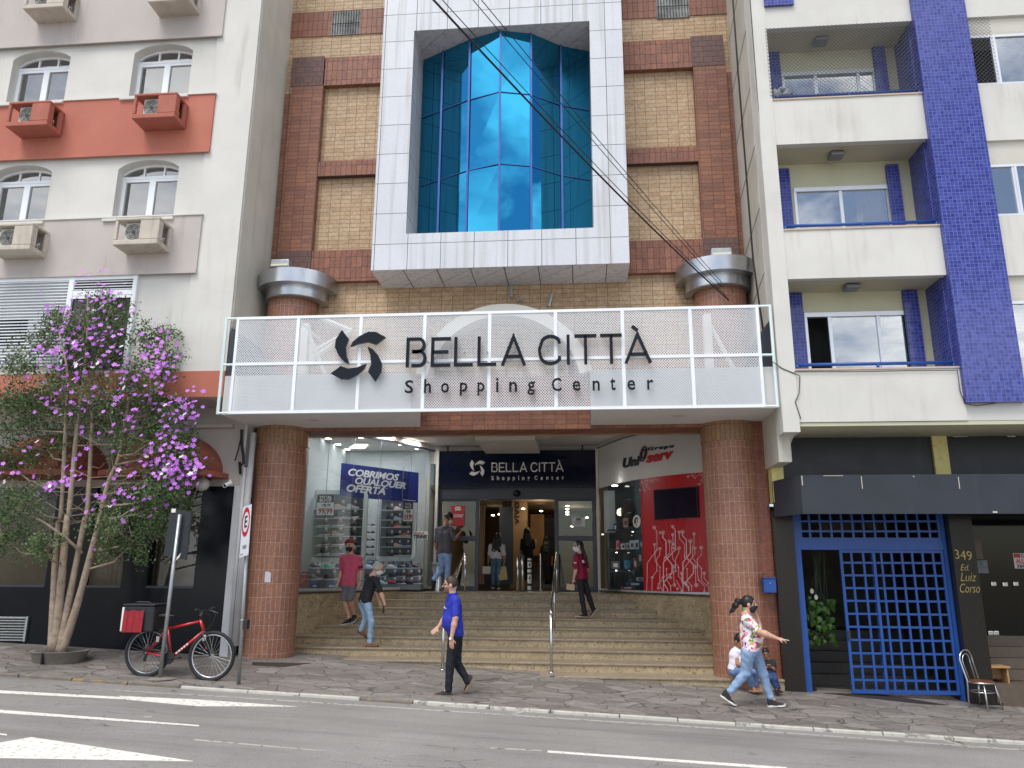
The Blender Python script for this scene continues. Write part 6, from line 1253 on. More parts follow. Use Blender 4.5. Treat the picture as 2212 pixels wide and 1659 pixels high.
    grid('transom_grid', x0+.1, x1-.06, zt1+.06, ztp-.01, 13, 3, yg)
    xm = XX(1925, 1480, yg-.05); xl = XX(1815, 1350, yg-.05); xl = x0+.1+(x1-x0)*.25
    xm = xl+(x1-xl)*.31
    grid('fixed_panel', xm-.02, x1-.065, ZZ(1990, 1500, yg), zt0-.005, 7, 11, yg); grid('sliding_door', xl, xm+.03, ZZ(1870, 1497, yg), zt0-.006, 3, 11, yg-.05)
    MB().box(xl+.01, xl+.045, yg-.1, yg-.07, -1.1, -.95).build('handle', dark_metal, t)
    # leafy plant behind the gate
    pt = thing('leafy_plant', 'broad-leaved green plant hanging inside the opening of the blue gate', 'plant', (x0+.5, YF+.7, -1.2)); mb = MB(); rnd = random.Random(9); leafm = M('philodendron_leaf', lin(70, 104, 40), .35, var=.45, vs_=9)
    for k in range(75):
        px, py = rnd.uniform(1738, 1800), 1285+100*rnd.random()**.7; p = D(px, py, 14.75+rnd.uniform(-.25, .25)); a = rnd.uniform(0, 2*PI); s_ = rnd.uniform(.09, .17); d = Vector((math.cos(a)*.6, -.45+.3*math.sin(a), -.6-rnd.random()*.5)).normalized(); r = d.cross(Vector((0, -1, .3))).normalized(); nn = r.cross(d)
        q = [p, p+d*s_*.25+r*s_*.42, p+d*s_*.6+r*s_*.36+nn*.02, p+d*s_*1.1+nn*-.03, p+d*s_*.6-r*s_*.36+nn*.02, p+d*s_*.25-r*s_*.42]; mb.add(q+[p+d*s_*.5-nn*.02], [(0, 1, 6), (1, 2, 6), (2, 3, 6), (3, 4, 6), (4, 5, 6), (5, 0, 6)])
    mb.build('leaf_clump', leafm, pt); mb = MB()
    for k in range(14): px = 1745+4*k; a, b = D(px, 1370-rnd.uniform(0, 40), 14.8), D(1768+rnd.uniform(-15, 15), 1190, 14.9); mb.tube([a, (a+b)/2+Vector((rnd.uniform(-.05, .05), .05, 0)), b], .008, 5)
    mb.build('stem', M('plant_stem', (.03, .05, .02), .6), pt); mb = MB()
    for px, py in ((1754, 1277), (1763, 1290)): p = D(px, py, 14.5); mb.slab([p+Vector((.032*math.cos(a*PI/5), 0, .045*math.sin(a*PI/5))) for a in range(10)], (0, .006, .0))
    mb.build('spathe', M('white_spathe', lin(220, 222, 196), .5), pt)
    # mailbox
    q = rect(1650, 1249, 1677, 1281, 13.98); m = thing('mailbox', 'blue metal mailbox fixed to the tiled strip beside the right column', 'mailbox', ((q[0]+q[1])/2, 14.1, q[2])); MB().box(q[0], q[1], 13.98, 14.12, q[2], q[3]).build('body', blue_paint, m, bevel=.008); MB().box(q[0]+.015, q[1]-.015, 13.97, 13.979, q[2]+.02, q[3]-.04).build('door', blue_paint, m); MB().tube([((q[0]+q[1])/2, 13.97, q[3]-.08), ((q[0]+q[1])/2, 13.96, q[3]-.08)], .008, 8).build('lock', steel, m); MB().box(q[0]-.004, q[1]+.004, 13.96, 14.13, q[3]+.001, q[3]+.015).build('lid', blue_paint, m)
    MB().box(q[0]+.05, q[1]-.05, 14.121, 14.62, q[2]+.05, q[3]-.05).build('mount', dark_metal, m)
    # rent notice, papers, door fittings on the dark shop glass
    def sheet(name, px0, py0, px1, py1, lab, cat, base, rows=()):
        q = rect(px0, py0, px1, py1, yd-.012); n = thing(name, lab, cat, ((q[0]+q[1])/2, yd-.012, q[2])); MB().box(q[0], q[1], yd-.012, yd-.004, q[2], q[3]).build('sheet', base, n); W, H = q[1]-q[0], q[3]-q[2]
        for m, txt, a, b, c, d in rows:
            if txt: fit_text('lettering', txt, m, n, lambda u, v, w: (u, yd-.016+w*.1, v), q[0]+W*a, q[0]+W*b, q[2]+H*c, q[2]+H*d, bold=.03, depth=.004)
            else: MB().box(q[0]+W*a, q[0]+W*b, yd-.0145, yd-.0121, q[2]+H*c, q[2]+H*d).build('colour_field', m, n)
    pp = M('rent_paper', lin(210, 196, 192), .6); rd = M('rent_red', lin(176, 44, 60), .5)
    sheet('rent_notice', 2190, 1195, 2230, 1228, 'white and red rent notice on the dark shop door at the right photo edge', 'notice', pp, ((rd, '', .03, .38, .7, .97), (navy, 'CASA', .42, .95, .72, .95), (rd, 'ALUGA', .1, .98, .32, .64), (black_plastic, '3601-0', .12, .98, .05, .28)))
    sheet('door_paper', 2085, 1166, 2122, 1207, 'large tan sheet behind the dark shop glass, above the bluish sheet', 'sheet', M('tan_sheet', lin(104, 92, 78), .6)); sheet('door_paper', 2093, 1210, 2134, 1238, 'pale bluish sheet behind the dark shop glass, below the tan sheet', 'sheet', M('pale_sheet', lin(120, 122, 122), .6, var=.5, vs_=12))
    for px, py, lab in ((2172, 1262, 'chrome lock plate in the middle of the dark shop door'), (2147, 1261, 'round knob left of the lock plate on the dark shop door'), (2195, 1261, 'round knob right of the lock plate on the dark shop door'), (2141, 1368, 'small steel floor clamp at the left foot of the dark glass door'), (2153, 1368, 'small steel floor clamp at the right foot of the dark glass door')):
        p = D(px, py, yd-.03); n = thing('door_fitting', lab, 'door fitting', p); MB().box(p.x-.045, p.x+.045, yd-.03, yd-.003, p.z-.04, p.z+.04).build('plate', steel, n, bevel=.012)
    # chair and stool
    ch = thing('chair', 'bent-tube metal chair with round brown seat on the pavement beside the blue gate', 'chair', GP(2122, 1522)); st = M('chair_tube', (.6, .6, .58), .25, 1); r = .013
    c = GP(2126, 1527); base = c.z; c = Vector((XX(2120, 1470, 13.6), 13.62, base)); sh = ZZ(2125, 1471, 13.6)-base
    ang = math.radians(35); R_ = lambda x, y, z: Vector((c.x+x*math.cos(ang)-y*math.sin(ang), c.y+x*math.sin(ang)+y*math.cos(ang), base+z))
    leg = lambda x, y, z: R_(x, y, z)
    MB().tube([R_(.19*math.cos(a*PI/16), .19*math.sin(a*PI/16), sh-.02) for a in range(32)], .012, 8, close=True).build('seat_ring', st, ch, smooth=True); m = MB(); q = [R_(.185*math.cos(a*PI/16), .185*math.sin(a*PI/16), sh-.018) for a in range(32)]; m.slab(q, (0, 0, .022)); m.build('seat', M('brown_seat', lin(110, 66, 40), .4, var=.15), ch, bevel=.008)
    for x, y in ((-.15, -.13), (.16, -.13), (.17, .15)): m = MB(); gz = G(c.x+x, c.y)-base; m.tube([R_(x*.9, y*.9, sh-.03), R_(x*1.3, y*1.3, gz-.0)], r, 8); m.build('leg', st, ch, smooth=True)
    m = MB(); H = ZZ(2103, 1404, 13.78)-base; P = [R_(-.2, .12, -.0+G(c.x-.2, c.y)-base), R_(-.17, .12, sh)]; P += [R_(-.17*math.cos(a*PI/12)-.0, .14+.06, sh+.3+(H-sh-.3)*math.sin(a*PI/12)) for a in range(13)]; P += [R_(.17, .13, sh)]; m.tube(P, r, 8); m.build('back_hoop', st, ch, smooth=True); m = MB(); P = [R_(-.08, .13, sh)]+[R_(-.1*math.cos(a*PI/12), .2, sh+.28+(H-.06-sh-.28)*math.sin(a*PI/12)) for a in range(13)]+[R_(.08, .13, sh)]; m.tube(P, .01, 8); m.build('inner_hoop', st, ch, smooth=True)
    MB().tube([R_(.175*math.cos(a*PI/12), .175*math.sin(a*PI/12), sh-.16) for a in range(24)], .008, 6, close=True).build('stretcher', st, ch, smooth=True)
    q = rect(2117, 1437, 2168, 1482, 14.15); s = thing('wooden_stool', 'small pale wooden box stool on the steps behind the metal chair', 'stool', ((q[0]+q[1])/2, 14.2, q[2])); wd = M('pale_wood', lin(178, 140, 94), .6, var=.2, vs_=9); X0, X1, Z0, Z1 = q[0]+.03, q[1]+.02, q[2]-.02, q[3]; Z0 = ZZ(2150, 1372, yd)-.69
    m = MB(); m.box(X0-.03, X1+.03, 13.99, 14.3, Z1-.03, Z1); m.build('top', wd, s, bevel=.006); m = MB(); m.box(X0, X0+.025, 14.02, 14.28, Z0, Z1-.031); m.build('side_panel', wd, s); m = MB(); m.box(X1-.025, X1, 14.02, 14.28, Z0, Z1-.031); m.build('side_panel', wd, s); m = MB(); m.box(X0+.026, X1-.026, 14.22, 14.24, Z0+.05, Z1-.031); m.build('cross_board', wd, s)
right_things()
def cables():
    def cable(lab, pts, r, name='overhead_cable'): m = MB(); m.tube(pts, r, 6); o = m.build(name, black_rubber, None, loc=pts[0], smooth=True); tag(o, lab, 'cable', 'overhead cables')
    def span(pa, Ya, pb, Yb, sag, n=14):
        a, b = D(*pa, Ya), D(*pb, Yb); return [a+(b-a)*(k/n)-Vector((0, 0, sag*4*(k/n)*(1-k/n))) for k in range(n+1)]
    cable('thickest black cable crossing the metal surround diagonally', span((900, -40), 7.0, (1574, 648), 14.0, .12), .014); cable('thin cable running just above the thickest one', span((915, -45), 7.0, (1570, 640), 14.02, .1), .006)
    cable('lower of the paired thin cables across the blue glass', span((984, -45), 7.2, (1560, 620), 14.05, .05), .006); cable('upper of the paired thin cables across the blue glass', span((1003, -45), 7.2, (1566, 618), 14.07, .05), .006)
    xc = XX(1692, 900, YR)-.05; P = [(1590, -20, 14.0), (1607, 150, 14.0), (1620, 350, 13.95), (1638, 560, 13.9), (1650, 655, 13.7), (1655, 745, 13.5)]
    cable('black cable dropping down the concrete side wall', [Vector((xc, y, ZZ(px, py, 1.0)*D(1, 1, 1).y*0+D(px, py, 13.9).z)) for px, py, y in P], .016)
    P = [(1639, 0), (1642, 150), (1650, 330), (1660, 470), (1668, 560), (1684, 800), (1693, 870), (1700, 900)]; cable('thin grey cable following the corner of the white pier', [Vector((xc+.04, YR-.03+.01*k, D(px, py, YR).z)) for k, (px, py) in enumerate(P)], .008)
    P = [(1664, 778), (1690, 796), (1715, 806), (1728, 812), (1726, 850), (1718, 868), (1730, 905)]; cable('loose grey cable loop on the lowest parapet', [D(px, py, YR-.03) for px, py in P], .007)
    P = [(1716, 803), (1850, 803), (2000, 800), (2068, 800), (2074, 845), (2085, 872), (2110, 876), (2150, 871)]; cable('thin cable sagging along the top of the lowest parapet', [D(px, py, YR-.025) for px, py in P], .006)
cables()
# ---------------------------------------------------------------- street tree with purple and white blossom
def tree():
    YT = 12.75; base = GP(105, 1430); t = thing('flowering_tree', 'multi-stemmed street tree full of purple and white blossoms before the white building', 'tree', (D(125, 1420, YT).x, YT, G(D(125, 1420, YT).x, YT)+.1))
    bark = M('tibouchina_bark', lin(166, 148, 130), .85, var=.25, vs_=9, bump=.5, bs=40, speck=.35, kcol=(.1, .075, .055), ks=16)
    stems = [([(112, 1412), (117, 1273), (125, 1139), (133, 1100), (143, 886), (145, 800), (128, 720)], (.0, .05, .05, .0, -.1, -.2, -.2), .085), ([(118, 1412), (133, 1256), (145, 1123), (150, 1100), (167, 920), (180, 820), (187, 753), (190, 640)], (0, -.05, -.08, -.08, -.05, 0, .05, .05), .09), ([(127, 1412), (150, 1293), (180, 1139), (190, 1090), (198, 920), (197, 830), (225, 720), (240, 660)], (0, .02, .05, .05, .1, .15, .2, .2), .08), ([(133, 1412), (167, 1306), (207, 1156), (233, 1046), (257, 986), (277, 873), (310, 770)], (0, -.03, -.08, -.1, -.15, -.2, -.25), .085)]
    rnd = random.Random(21); mb = MB(); tips = []
    def smooth3(P, n=4):
        out = []
        for i in range(len(P)-1):
            p0, p1, p2, p3 = P[max(i-1, 0)], P[i], P[i+1], P[min(i+2, len(P)-1)]
            for k in range(n): u = k/n; out.append(.5*((2*p1)+(p2-p0)*u+(2*p0-5*p1+4*p2-p3)*u*u+(3*p1-p0-3*p2+p3)*u**3))
        return out+[P[-1]]
    for pts, dy, r in stems:
        P = smooth3([D(x, y, YT+d) for (x, y), d in zip(pts, dy)]); n = len(P); R = [r*.86*(1-.82*(i/(n-1))**.8)*(1.25 if i == 0 else 1)*rnd.uniform(.94, 1.06) for i in range(n)]; mb.tube(P, R, 9); tips.append(P)
    clumps = [(60, 790, 48), (25, 900, 62), (100, 862, 55), (15, 1000, 55), (95, 960, 60), (55, 1085, 55), (10, 1165, 42), (95, 1180, 36), (130, 690, 45), (100, 745, 40), (160, 770, 48), (215, 640, 34), (190, 690, 44), (250, 705, 48), (215, 760, 50), (330, 745, 42), (350, 715, 30), (355, 790, 38), (300, 820, 55), (250, 850, 52), (200, 905, 55), (340, 880, 48), (390, 885, 34), (330, 950, 52), (360, 960, 40), (270, 940, 50), (340, 1020, 44), (385, 1015, 48), (415, 1000, 30), (370, 1055, 36), (310, 1085, 55), (390, 1075, 34), (250, 1090, 46), (340, 1140, 50), (290, 1170, 40), (235, 1150, 40), (140, 840, 40), (60, 720+130, 40), (400, 950, 30)]
    # limbs out to the clumps
    ctr = []
    for cx, cy, cr in clumps:
        c = D(cx, cy, YT+rnd.uniform(-.55, .55)); ctr.append((c, cr*YT/1690)); best = min(((q-c).length+max(0, q.z-c.z+.25)*2, q) for P in tips for q in P[3:])[1] if True else None
        d = c-best; m = (best+c)/2+Vector((rnd.uniform(-.08, .08), rnd.uniform(-.08, .08), -.1)); mb.tube([best, m, c], [.022, .015, .006], 5)
        for k in range(7):
            e = c+Vector((rnd.gauss(0, 1), rnd.gauss(0, 1), rnd.gauss(.2, .8))).normalized()*cr*YT/1690*rnd.uniform(.6, 1.05); mb.tube([c+(m-c)*rnd.uniform(0, .5), (c+e)/2+Vector((0, 0, -.03)), e], [.008, .006, .003], 4)
    for k in range(60):                                        # bare twigs low in the crown
        q = rnd.choice(rnd.choice(tips)[9:18]); e = q+Vector((rnd.uniform(-.7, .7), rnd.uniform(-.4, .4), rnd.uniform(-.05, .5))); mb.tube([q, (q+e)/2+Vector((0, 0, rnd.uniform(-.1, .06))), e], [.01, .006, .003], 4)
    a = D(178, 1265+18, YT); mb.tube([D(178-0, 1195, YT-.05), D(140, 1160, YT-.15), D(95, 1128, YT-.25), D(30, 1095, YT-.3)], [.03, .025, .02, .008], 6)
    mb.build('trunk', bark, t, smooth=True)
    lm = M('leaf_green', lin(84, 106, 62), .5, var=.5, vs_=3.0); mb = MB(); V, Fc = [], []
    for c, r in ctr:
        n = int(1250*(r/.38)**2); sub = [c+Vector((rnd.gauss(0, .6), rnd.gauss(0, .6), rnd.gauss(0, .5)))*r for _ in range(12)]
        for k in range(n):
            s_ = rnd.choice(sub); p = s_+Vector((rnd.gauss(0, 1), rnd.gauss(0, 1), rnd.gauss(0, 1)))*r*.27
            L = rnd.uniform(.03, .065); d = Vector((rnd.gauss(0, 1), rnd.gauss(0, 1), rnd.gauss(.25, .8))).normalized(); s2 = d.orthogonal().normalized(); s2 = (Matrix.Rotation(rnd.uniform(0, 6.28), 3, d) @ s2)*L*.3; o = len(V); nn = d.cross(s2).normalized()*L*.08
            V += [p, p+d*L*.5+s2+nn, p+d*L, p+d*L*.5-s2+nn]; Fc += [(o, o+1, o+2, o+3)]
    mb.add(V, Fc); mb.build('crown', lm, t)
    # blossoms: five rounded petals
    pm = M('purple_petal', lin(198, 122, 214), .55, var=.22, vs_=5); pk = M('violet_petal', lin(178, 100, 206), .55, var=.22, vs_=6); wm = M('white_petal', lin(236, 226, 236), .55, var=.05); ym = M('stamen', lin(250, 246, 220), .6)
    def flower(mb, p, s_, nrm):
        nrm = nrm.normalized(); u = nrm.orthogonal().normalized(); w = nrm.cross(u); a0 = rnd.uniform(0, 6)
        for k in range(5):
            a = a0+2*PI*k/5; d = u*math.cos(a)+w*math.sin(a); e = u*-math.sin(a)+w*math.cos(a); mb.add([p, p+d*s_*.45+e*s_*.3+nrm*s_*.1, p+d*s_*.85+e*s_*.3+nrm*s_*.16, p+d*s_+nrm*s_*.12, p+d*s_*.85-e*s_*.3+nrm*s_*.16, p+d*s_*.45-e*s_*.3+nrm*s_*.1], [(0, 1, 2, 3, 4, 5)])
    spots = []
    fz = [(165, 700, 80, 30), (130, 720, 55, 26), (205, 620, 45, 14), (230, 690, 60, 22), (150, 770, 60, 22), (165, 800, 45, 16), (340, 730, 40, 14), (335, 770, 50, 22), (365, 785, 30, 16), (310, 800, 50, 18), (300, 840, 60, 18), (270, 860, 40, 14), (200, 860, 60, 18), (110, 880, 35, 10), (350, 860, 50, 16), (395, 870, 45, 18), (415, 885, 25, 8), (375, 905, 35, 12), (365, 1000, 40, 24), (395, 1005, 50, 30), (420, 1010, 30, 18), (370, 1035, 40, 22), (350, 990, 40, 14), (340, 960, 50, 12), (280, 910, 30, 12), (260, 1020, 40, 8), (300, 1060, 60, 8), (150, 1012, 40, 12), (100, 1050, 30, 8), (60, 965, 60, 6), (240, 1100, 60, 6), (20, 1040, 60, 5), (60, 820, 60, 8), (305, 1090, 60, 7), (190, 1110, 50, 6), (380, 935, 30, 10), (230, 760, 60, 16), (190, 740, 50, 16), (250, 640, 40, 8), (250, 800, 50, 10)]
    for cx, cy, cr, n in fz:
        for k in range(int(n*1.25)):
            x, y = cx+rnd.gauss(0, .5)*cr, cy+rnd.gauss(0, .5)*cr; p = D(x, y, YT+rnd.uniform(-.95, -.1)); spots.append((rnd.uniform(.034, .05), p, Vector((rnd.uniform(-.7, .7), -1, rnd.uniform(-.1, 1.2))), rnd.random()))
    spots.sort(key=lambda q: -q[0]+.01*q[1].y)
    for s_, p, n, k in spots[:96]: m = MB(); flower(m, p, s_, n); m.build('blossom', wm if k > .93 else (pm if k > .4 else pk), t)
    m = MB()
    for s_, p, n, k in spots[96:]: m.cur = 2 if k > .95 else (0 if k > .4 else 1); flower(m, p, s_*.95, n)
    o = m.build('blossom', [pm, pk, wm], t); o['kind'] = 'stuff'
    pl = thing('tree_planter', 'low round concrete ring with a dark crack around the tree foot', 'planter', GP(105, 1446)); c = D(104, 1430, 12.45); c.y = 12.72; z0 = G(c.x, c.y)-.06; cm = M('planter_concrete', lin(126, 120, 112), .85, var=.2, vs_=7, bump=.4, bs=30, grime=.5, scol=(.06, .055, .05))
    MB().lathe([(.36, z0), (.42, z0+.19), (.445, z0+.22), (.445, z0+.225), (.38, z0+.225), (.34, z0+.17), (.001, z0+.17)], (c.x, c.y), 30).build('ring', cm, pl, auto=35); MB().lathe([(.338, z0+.172), (.15, z0+.2), (.001, z0+.21)], (c.x, c.y), 20).build('soil', M('soil', (.05, .035, .025), .95, var=.4, vs_=30), pl, smooth=True)
    m = MB(); m.box(c.x-.012, c.x+.012, c.y-.45, c.y-.36, z0+.05, z0+.228); m.build('crack', black_rubber, pl)
tree()
# ---------------------------------------------------------------- bicycle with delivery bag
def bicycle():
    Y = 12.0; P = lambda x, y, dy=0: D(x, y, Y+dy)
    CX = lambda x, y, dy=0: P(x/3, 1106+y/3, dy)
    t = thing('bicycle', 'red mountain bike leaning on the sign pole beside the kerb', 'bicycle', GP(385, 1462)); red = M('bike_red', lin(186, 26, 34), .28, var=.05, coat=.4)
    ra, fa = CX(955, 932), CX(1372, 940); ra.z = max(ra.z, G(ra.x, Y)+.345); fa.z = G(fa.x, Y)+.35; ra.z = G(ra.x, Y)+.35
    bb, st, ht, hb = CX(1108, 945), CX(1090, 755), CX(1300, 708), CX(1322, 772)
    mb = MB()
    for a, b, r in ((bb, st, .019), (st, ht, .019), (bb, hb, .024), (ht+(ht-hb)*.15, hb, .023)): mb.tube([a, b], r, 12)
    for dy in (-.05, .05):
        o = Vector((0, dy, 0)); mb.tube([bb+o*.6, ra+o], .012, 8); mb.tube([st+o*.4, ra+o], .011, 8)
    mb.build('frame', red, t, smooth=True)
    mb = MB(); d = (hb-bb).normalized(); n = Vector((0, -1, 0)); u = n.cross(d)
    for k in range(5): c = bb+d*(.12+.05*k)+n*.0245; mb.obox(c, d, u, n, .016, .012, .0015)
    mb.build('frame_lettering', sign_white, t)
    chrome = M('wheel_rim', (.62, .63, .65), .25, .9); spk = M('spoke_steel', (.7, .7, .72), .3, .9)
    for c, nm, R in ((ra, 'rear', .345), (fa, 'front', .345)):
        w = MB().tube([c+Vector((R*math.cos(a*PI/24), 0, R*math.sin(a*PI/24))) for a in range(48)], .027, 10, close=True).build('wheel', black_rubber, t, smooth=True)
        MB().tube([c+Vector(((R-.034)*math.cos(a*PI/24), 0, (R-.034)*math.sin(a*PI/24))) for a in range(48)], .013, 8, close=True).build('rim', chrome if nm == 'front' else M('rim_dark', (.3, .31, .33), .3, .8), w, smooth=True); m = MB()
        for k in range(28): a = 2*PI*k/28; b = a+(.5 if k % 2 else -.5); dy = .03 if k % 4 < 2 else -.03; m.tube([c+Vector((.02*math.cos(b), dy, .02*math.sin(b))), c+Vector(((R-.04)*math.cos(a), 0, (R-.04)*math.sin(a)))], .0016, 4)
        m.tube([c+Vector((0, -.05, 0)), c+Vector((0, .05, 0))], .018, 10); m.build('spoke_set', spk, w)
    # fork, bars, saddle, drivetrain, brakes
    mb = MB(); fdir = (hb-ht).normalized()
    for dy in (-.055, .055): o = Vector((0, dy, 0)); mb.tube([hb+fdir*.02+o, hb+fdir*.1+o, fa+o], [.018, .018, .014], 8)
    mb.tube([hb, hb+fdir*.06], .026, 10); mb.build('fork', black_plastic, t, smooth=True)
    hd = CX(1318, 640); mb = MB(); mb.tube([ht-(hb-ht)*.15, hd], .016, 10); mb.tube([hd+Vector((.03, -.3, .03)), hd+Vector((0, -.12, .0)), hd+Vector((0, .12, 0)), hd+Vector((.03, .3, .03))], .013, 8); mb.build('handlebar', black_plastic, t, smooth=True)
    for s_ in (-1, 1): MB().tube([hd+Vector((.03, s_*.2, .02)), hd+Vector((.03, s_*.31, .03))], .019, 10).build('grip', black_rubber, t, smooth=True); MB().tube([hd+Vector((.02, s_*.18, .0)), hd+Vector((.09, s_*.24, -.03)), hd+Vector((.1, s_*.3, -.05))], .007, 6).build('brake_lever', steel, t)
    m = MB(); 
    for s_ in (-1, 1): m.tube([hd+Vector((.05, s_*.17, .0)), hd+Vector((.16, s_*.1, -.06)), hd+Vector((.15, s_*.04, -.2)), hb+Vector((.05, s_*.02, .02))], .004, 5)
    m.build('brake_cable', black_rubber, t)
    sp = CX(1070, 672); mb = MB(); mb.tube([st, sp+Vector((0, 0, -.03))], .014, 10); mb.build('seat_post', black_plastic, t); sd = SD(); c = sp; sd.cone(c+Vector((-.1, -.05, .0)), c+Vector((.04, 0, .0)), .035, .02, k=.03).cone(c+Vector((-.1, .05, 0)), c+Vector((.04, 0, 0)), .035, .02, k=.03).cone(c+Vector((.02, 0, 0)), c+Vector((.15, 0, -.005)), .024, .016, k=.03); sd.cut(c+Vector((0, 0, -.03)), (0, 0, -1)); v, f = sd.mesh(.009); link_mesh('saddle', v, f, black_plastic, t, smooth=True)
    mb = MB(); mb.tube([bb+Vector((0, -.06, 0)), bb+Vector((0, -.065, 0))], .09, 24); mb.tube([bb+Vector((0, -.05, 0)), bb+Vector((0, -.055, 0))], .07, 24); mb.build('chainring', black_plastic, t); MB().tube([bb+Vector((0, -.075, 0)), bb+Vector((.165, -.085, .015))], .011, 8).build('crank', black_plastic, t); MB().box(bb.x+.13, bb.x+.22, Y-.19, Y-.09, bb.z+.005, bb.z+.03).build('pedal', black_plastic, t, bevel=.005); MB().tube([bb+Vector((0, .075, 0)), bb+Vector((-.165, .085, -.01))], .011, 8).build('crank', black_plastic, t)
    mb = MB(); mb.tube([ra+Vector((0, -.035, .05)), bb+Vector((0, -.055, .085))], .005, 5); mb.tube([ra+Vector((.0, -.035, -.11)), bb+Vector((0, -.055, -.085))], .005, 5); mb.build('chain', M('chain_steel', (.12, .11, .1), .5, .8), t); mb = MB(); mb.tube([ra+Vector((0, -.03, 0)), ra+Vector((0, -.045, 0))], .05, 16); mb.tube([ra+Vector((0, -.04, -.03)), ra+Vector((-.02, -.04, -.13))], .02, 8); mb.build('derailleur', black_plastic, t)
    for c, dx in ((hb+fdir*.1, .0), (st+(ra-st)*.42, 0)): MB().box(c.x-.02, c.x+.03, Y-.07, Y-.05, c.z-.05, c.z+.04).build('brake', steel, t, bevel=.006)
    rk = MB(); b0, b1 = CX(905, 775), CX(1075, 760); rk.tube([b0, b1], .008, 6)
    for dy in (-.06, .06): rk.tube([ra+Vector((0, dy, 0)), CX(900, 775, dy)], .006, 6); rk.tube([CX(890, 775, dy), CX(1080, 760, dy)], .006, 6)
    rk.build('rear_rack', black_plastic, t); p = CX(1358, 875); MB().ball(p+Vector((-.02, -.05, 0)), (.018, .012, .03), 10, 8).build('reflector', M('reflector_pink', lin(226, 100, 120), .3), t, smooth=True)
    bag = thing('delivery_bag', 'boxy black delivery bag with ruffled red pocket on the bicycle rack', 'bag', CX(920, 775)); bl = M('bag_black', (.018, .018, .022), .6, var=.3, vs_=12); z0, z1 = CX(900, 772).z, CX(900, 605).z; x0, x1 = CX(838, 700).x, CX(1040, 690).x
    MB().box(x0, x1, Y-.2, Y+.24, z0, z1).build('body', bl, bag, bevel=.025); MB().box(x0-.01, x1+.01, Y-.215, Y+.25, z1+.001, z1+.03).build('lid', bl, bag, bevel=.012)
    mb = MB(); n = 30; xa, xb = x0+.03, x0+(x1-x0)*.70; A, B = [], []
    for i in range(n+1): u = i/n; yy = Y-.225-.02*abs(math.sin(u*PI*3))-.006*math.sin(u*40); A.append((xa+(xb-xa)*u, yy-.012, z0-.0)); B.append((xa+(xb-xa)*u, yy+.004, z0+(z1-z0)*(.86-.05*abs(math.sin(u*PI*2)))))
    mb.strip(A, B); mb.add([(xa, Y-.2, z0), (xb, Y-.2, z0), A[-1], A[0]], [(0, 1, 2, 3)]); mb.build('red_pocket', M('bag_red', lin(150, 26, 38), .6, var=.2, vs_=18), bag, smooth=True); MB().box(x0-.006, x0+.028, Y-.222, Y+.2, z0+.01, z1-.02).build('white_trim', sign_white, bag, bevel=.008)
    m = MB(); m.tube([(x0+.12, Y-.1, z1+.03), (x0+.16, Y-.1, z1+.055), (x1-.16, Y-.1, z1+.055), (x1-.12, Y-.1, z1+.03)], .012, 6); m.build('handle', bl, bag)
    # the two sign poles
    a, b = GP(345, 1466), D(393, 1112, 11.93); tp = thing('sign_pole', 'leaning grey pole with a dark blank sign seen from behind, bicycle tied to it', 'sign', a); b.y = a.y-.02; mb = MB(); mb.tube([a, b], .03, 12); mb.build('pole', galv, tp, smooth=True); c = [D(370, 1098, 12.02), D(412, 1106, 11.86), D(400, 1209, 11.86), D(353, 1200, 12.02)]; MB().slab(c, (0.02, .02, 0)).build('sign_plate', M('sign_back', (.035, .04, .046), .5, .3, var=.15), tp); q = D(375, 1103, 11.98); MB().box(q.x-.035, q.x+.035, q.y-.005, q.y+.0, q.z-.03, q.z+.03).build('sticker', sign_white, tp)
    mb = MB(); q = a+(b-a)*.71; mb.slab([q+Vector((.05, -.04, .0)), q+Vector((.1, -.04, .05)), q+Vector((.12, -.04, .12)), q+Vector((.06, -.04, .05))], (0, .003, 0)); mb.build('torn_sticker', off_white, tp); mb = MB(); z = G(a.x, a.y); mb.lathe([(.001, z+.02), (.12, z+.018), (.22, z+.0)], (a.x+.03, a.y), 18); mb.build('footing', M('footing', lin(132, 126, 116), .9, var=.15), tp)
    m = MB(); q = a+(b-a)*.66; m.tube([q+Vector((.04*math.cos(k*PI/6), .04*math.sin(k*PI/6), 0)) for k in range(12)], .008, 6, close=True)
    a, b = GP(515, 1478), D(541, 1106, 11.9); b.y = a.y; ts = thing('parking_sign', 'grey pole with white taxi parking sign showing a ringed black letter', 'sign', a); MB().tube([a, b+(b-a)*.02], .03, 12).build('pole', galv, ts, smooth=True)
    TL, TR, BR, BL = D(534.5, 1098, 12.0), D(553, 1091, 11.72), D(545.5, 1199, 11.72), D(527, 1206, 12.0); TL, TR, BR, BL = [p+Vector((0, -.17, 0)) for p in (TL, TR, BR, BL)]
    F = lambda u, v, w: BL+(BR-BL)*u+(TL-BL+(TR-TL-(BR-BL))*u)*v+nn*w
    nn = (BR-BL).cross(TL-BL).normalized(); nn = nn if nn.y < 0 else -nn
    MB().slab([F(0, 0, 0), F(1, 0, 0), F(1, 1, 0), F(0, 1, 0)], -nn*.006).build('sign_plate', M('sign_white_sheet', lin(226, 228, 234), .4, var=.03), ts)
    mb = MB(); asp = .62; stroke(mb, [(.5+.4*math.cos(a_*PI/14), .68+.4*asp*math.sin(a_*PI/14)) for a_ in range(28)], .085, lambda u, v, d: F(u, v, d), .002, .005, close=True); mb.build('red_ring', red_letter, ts)
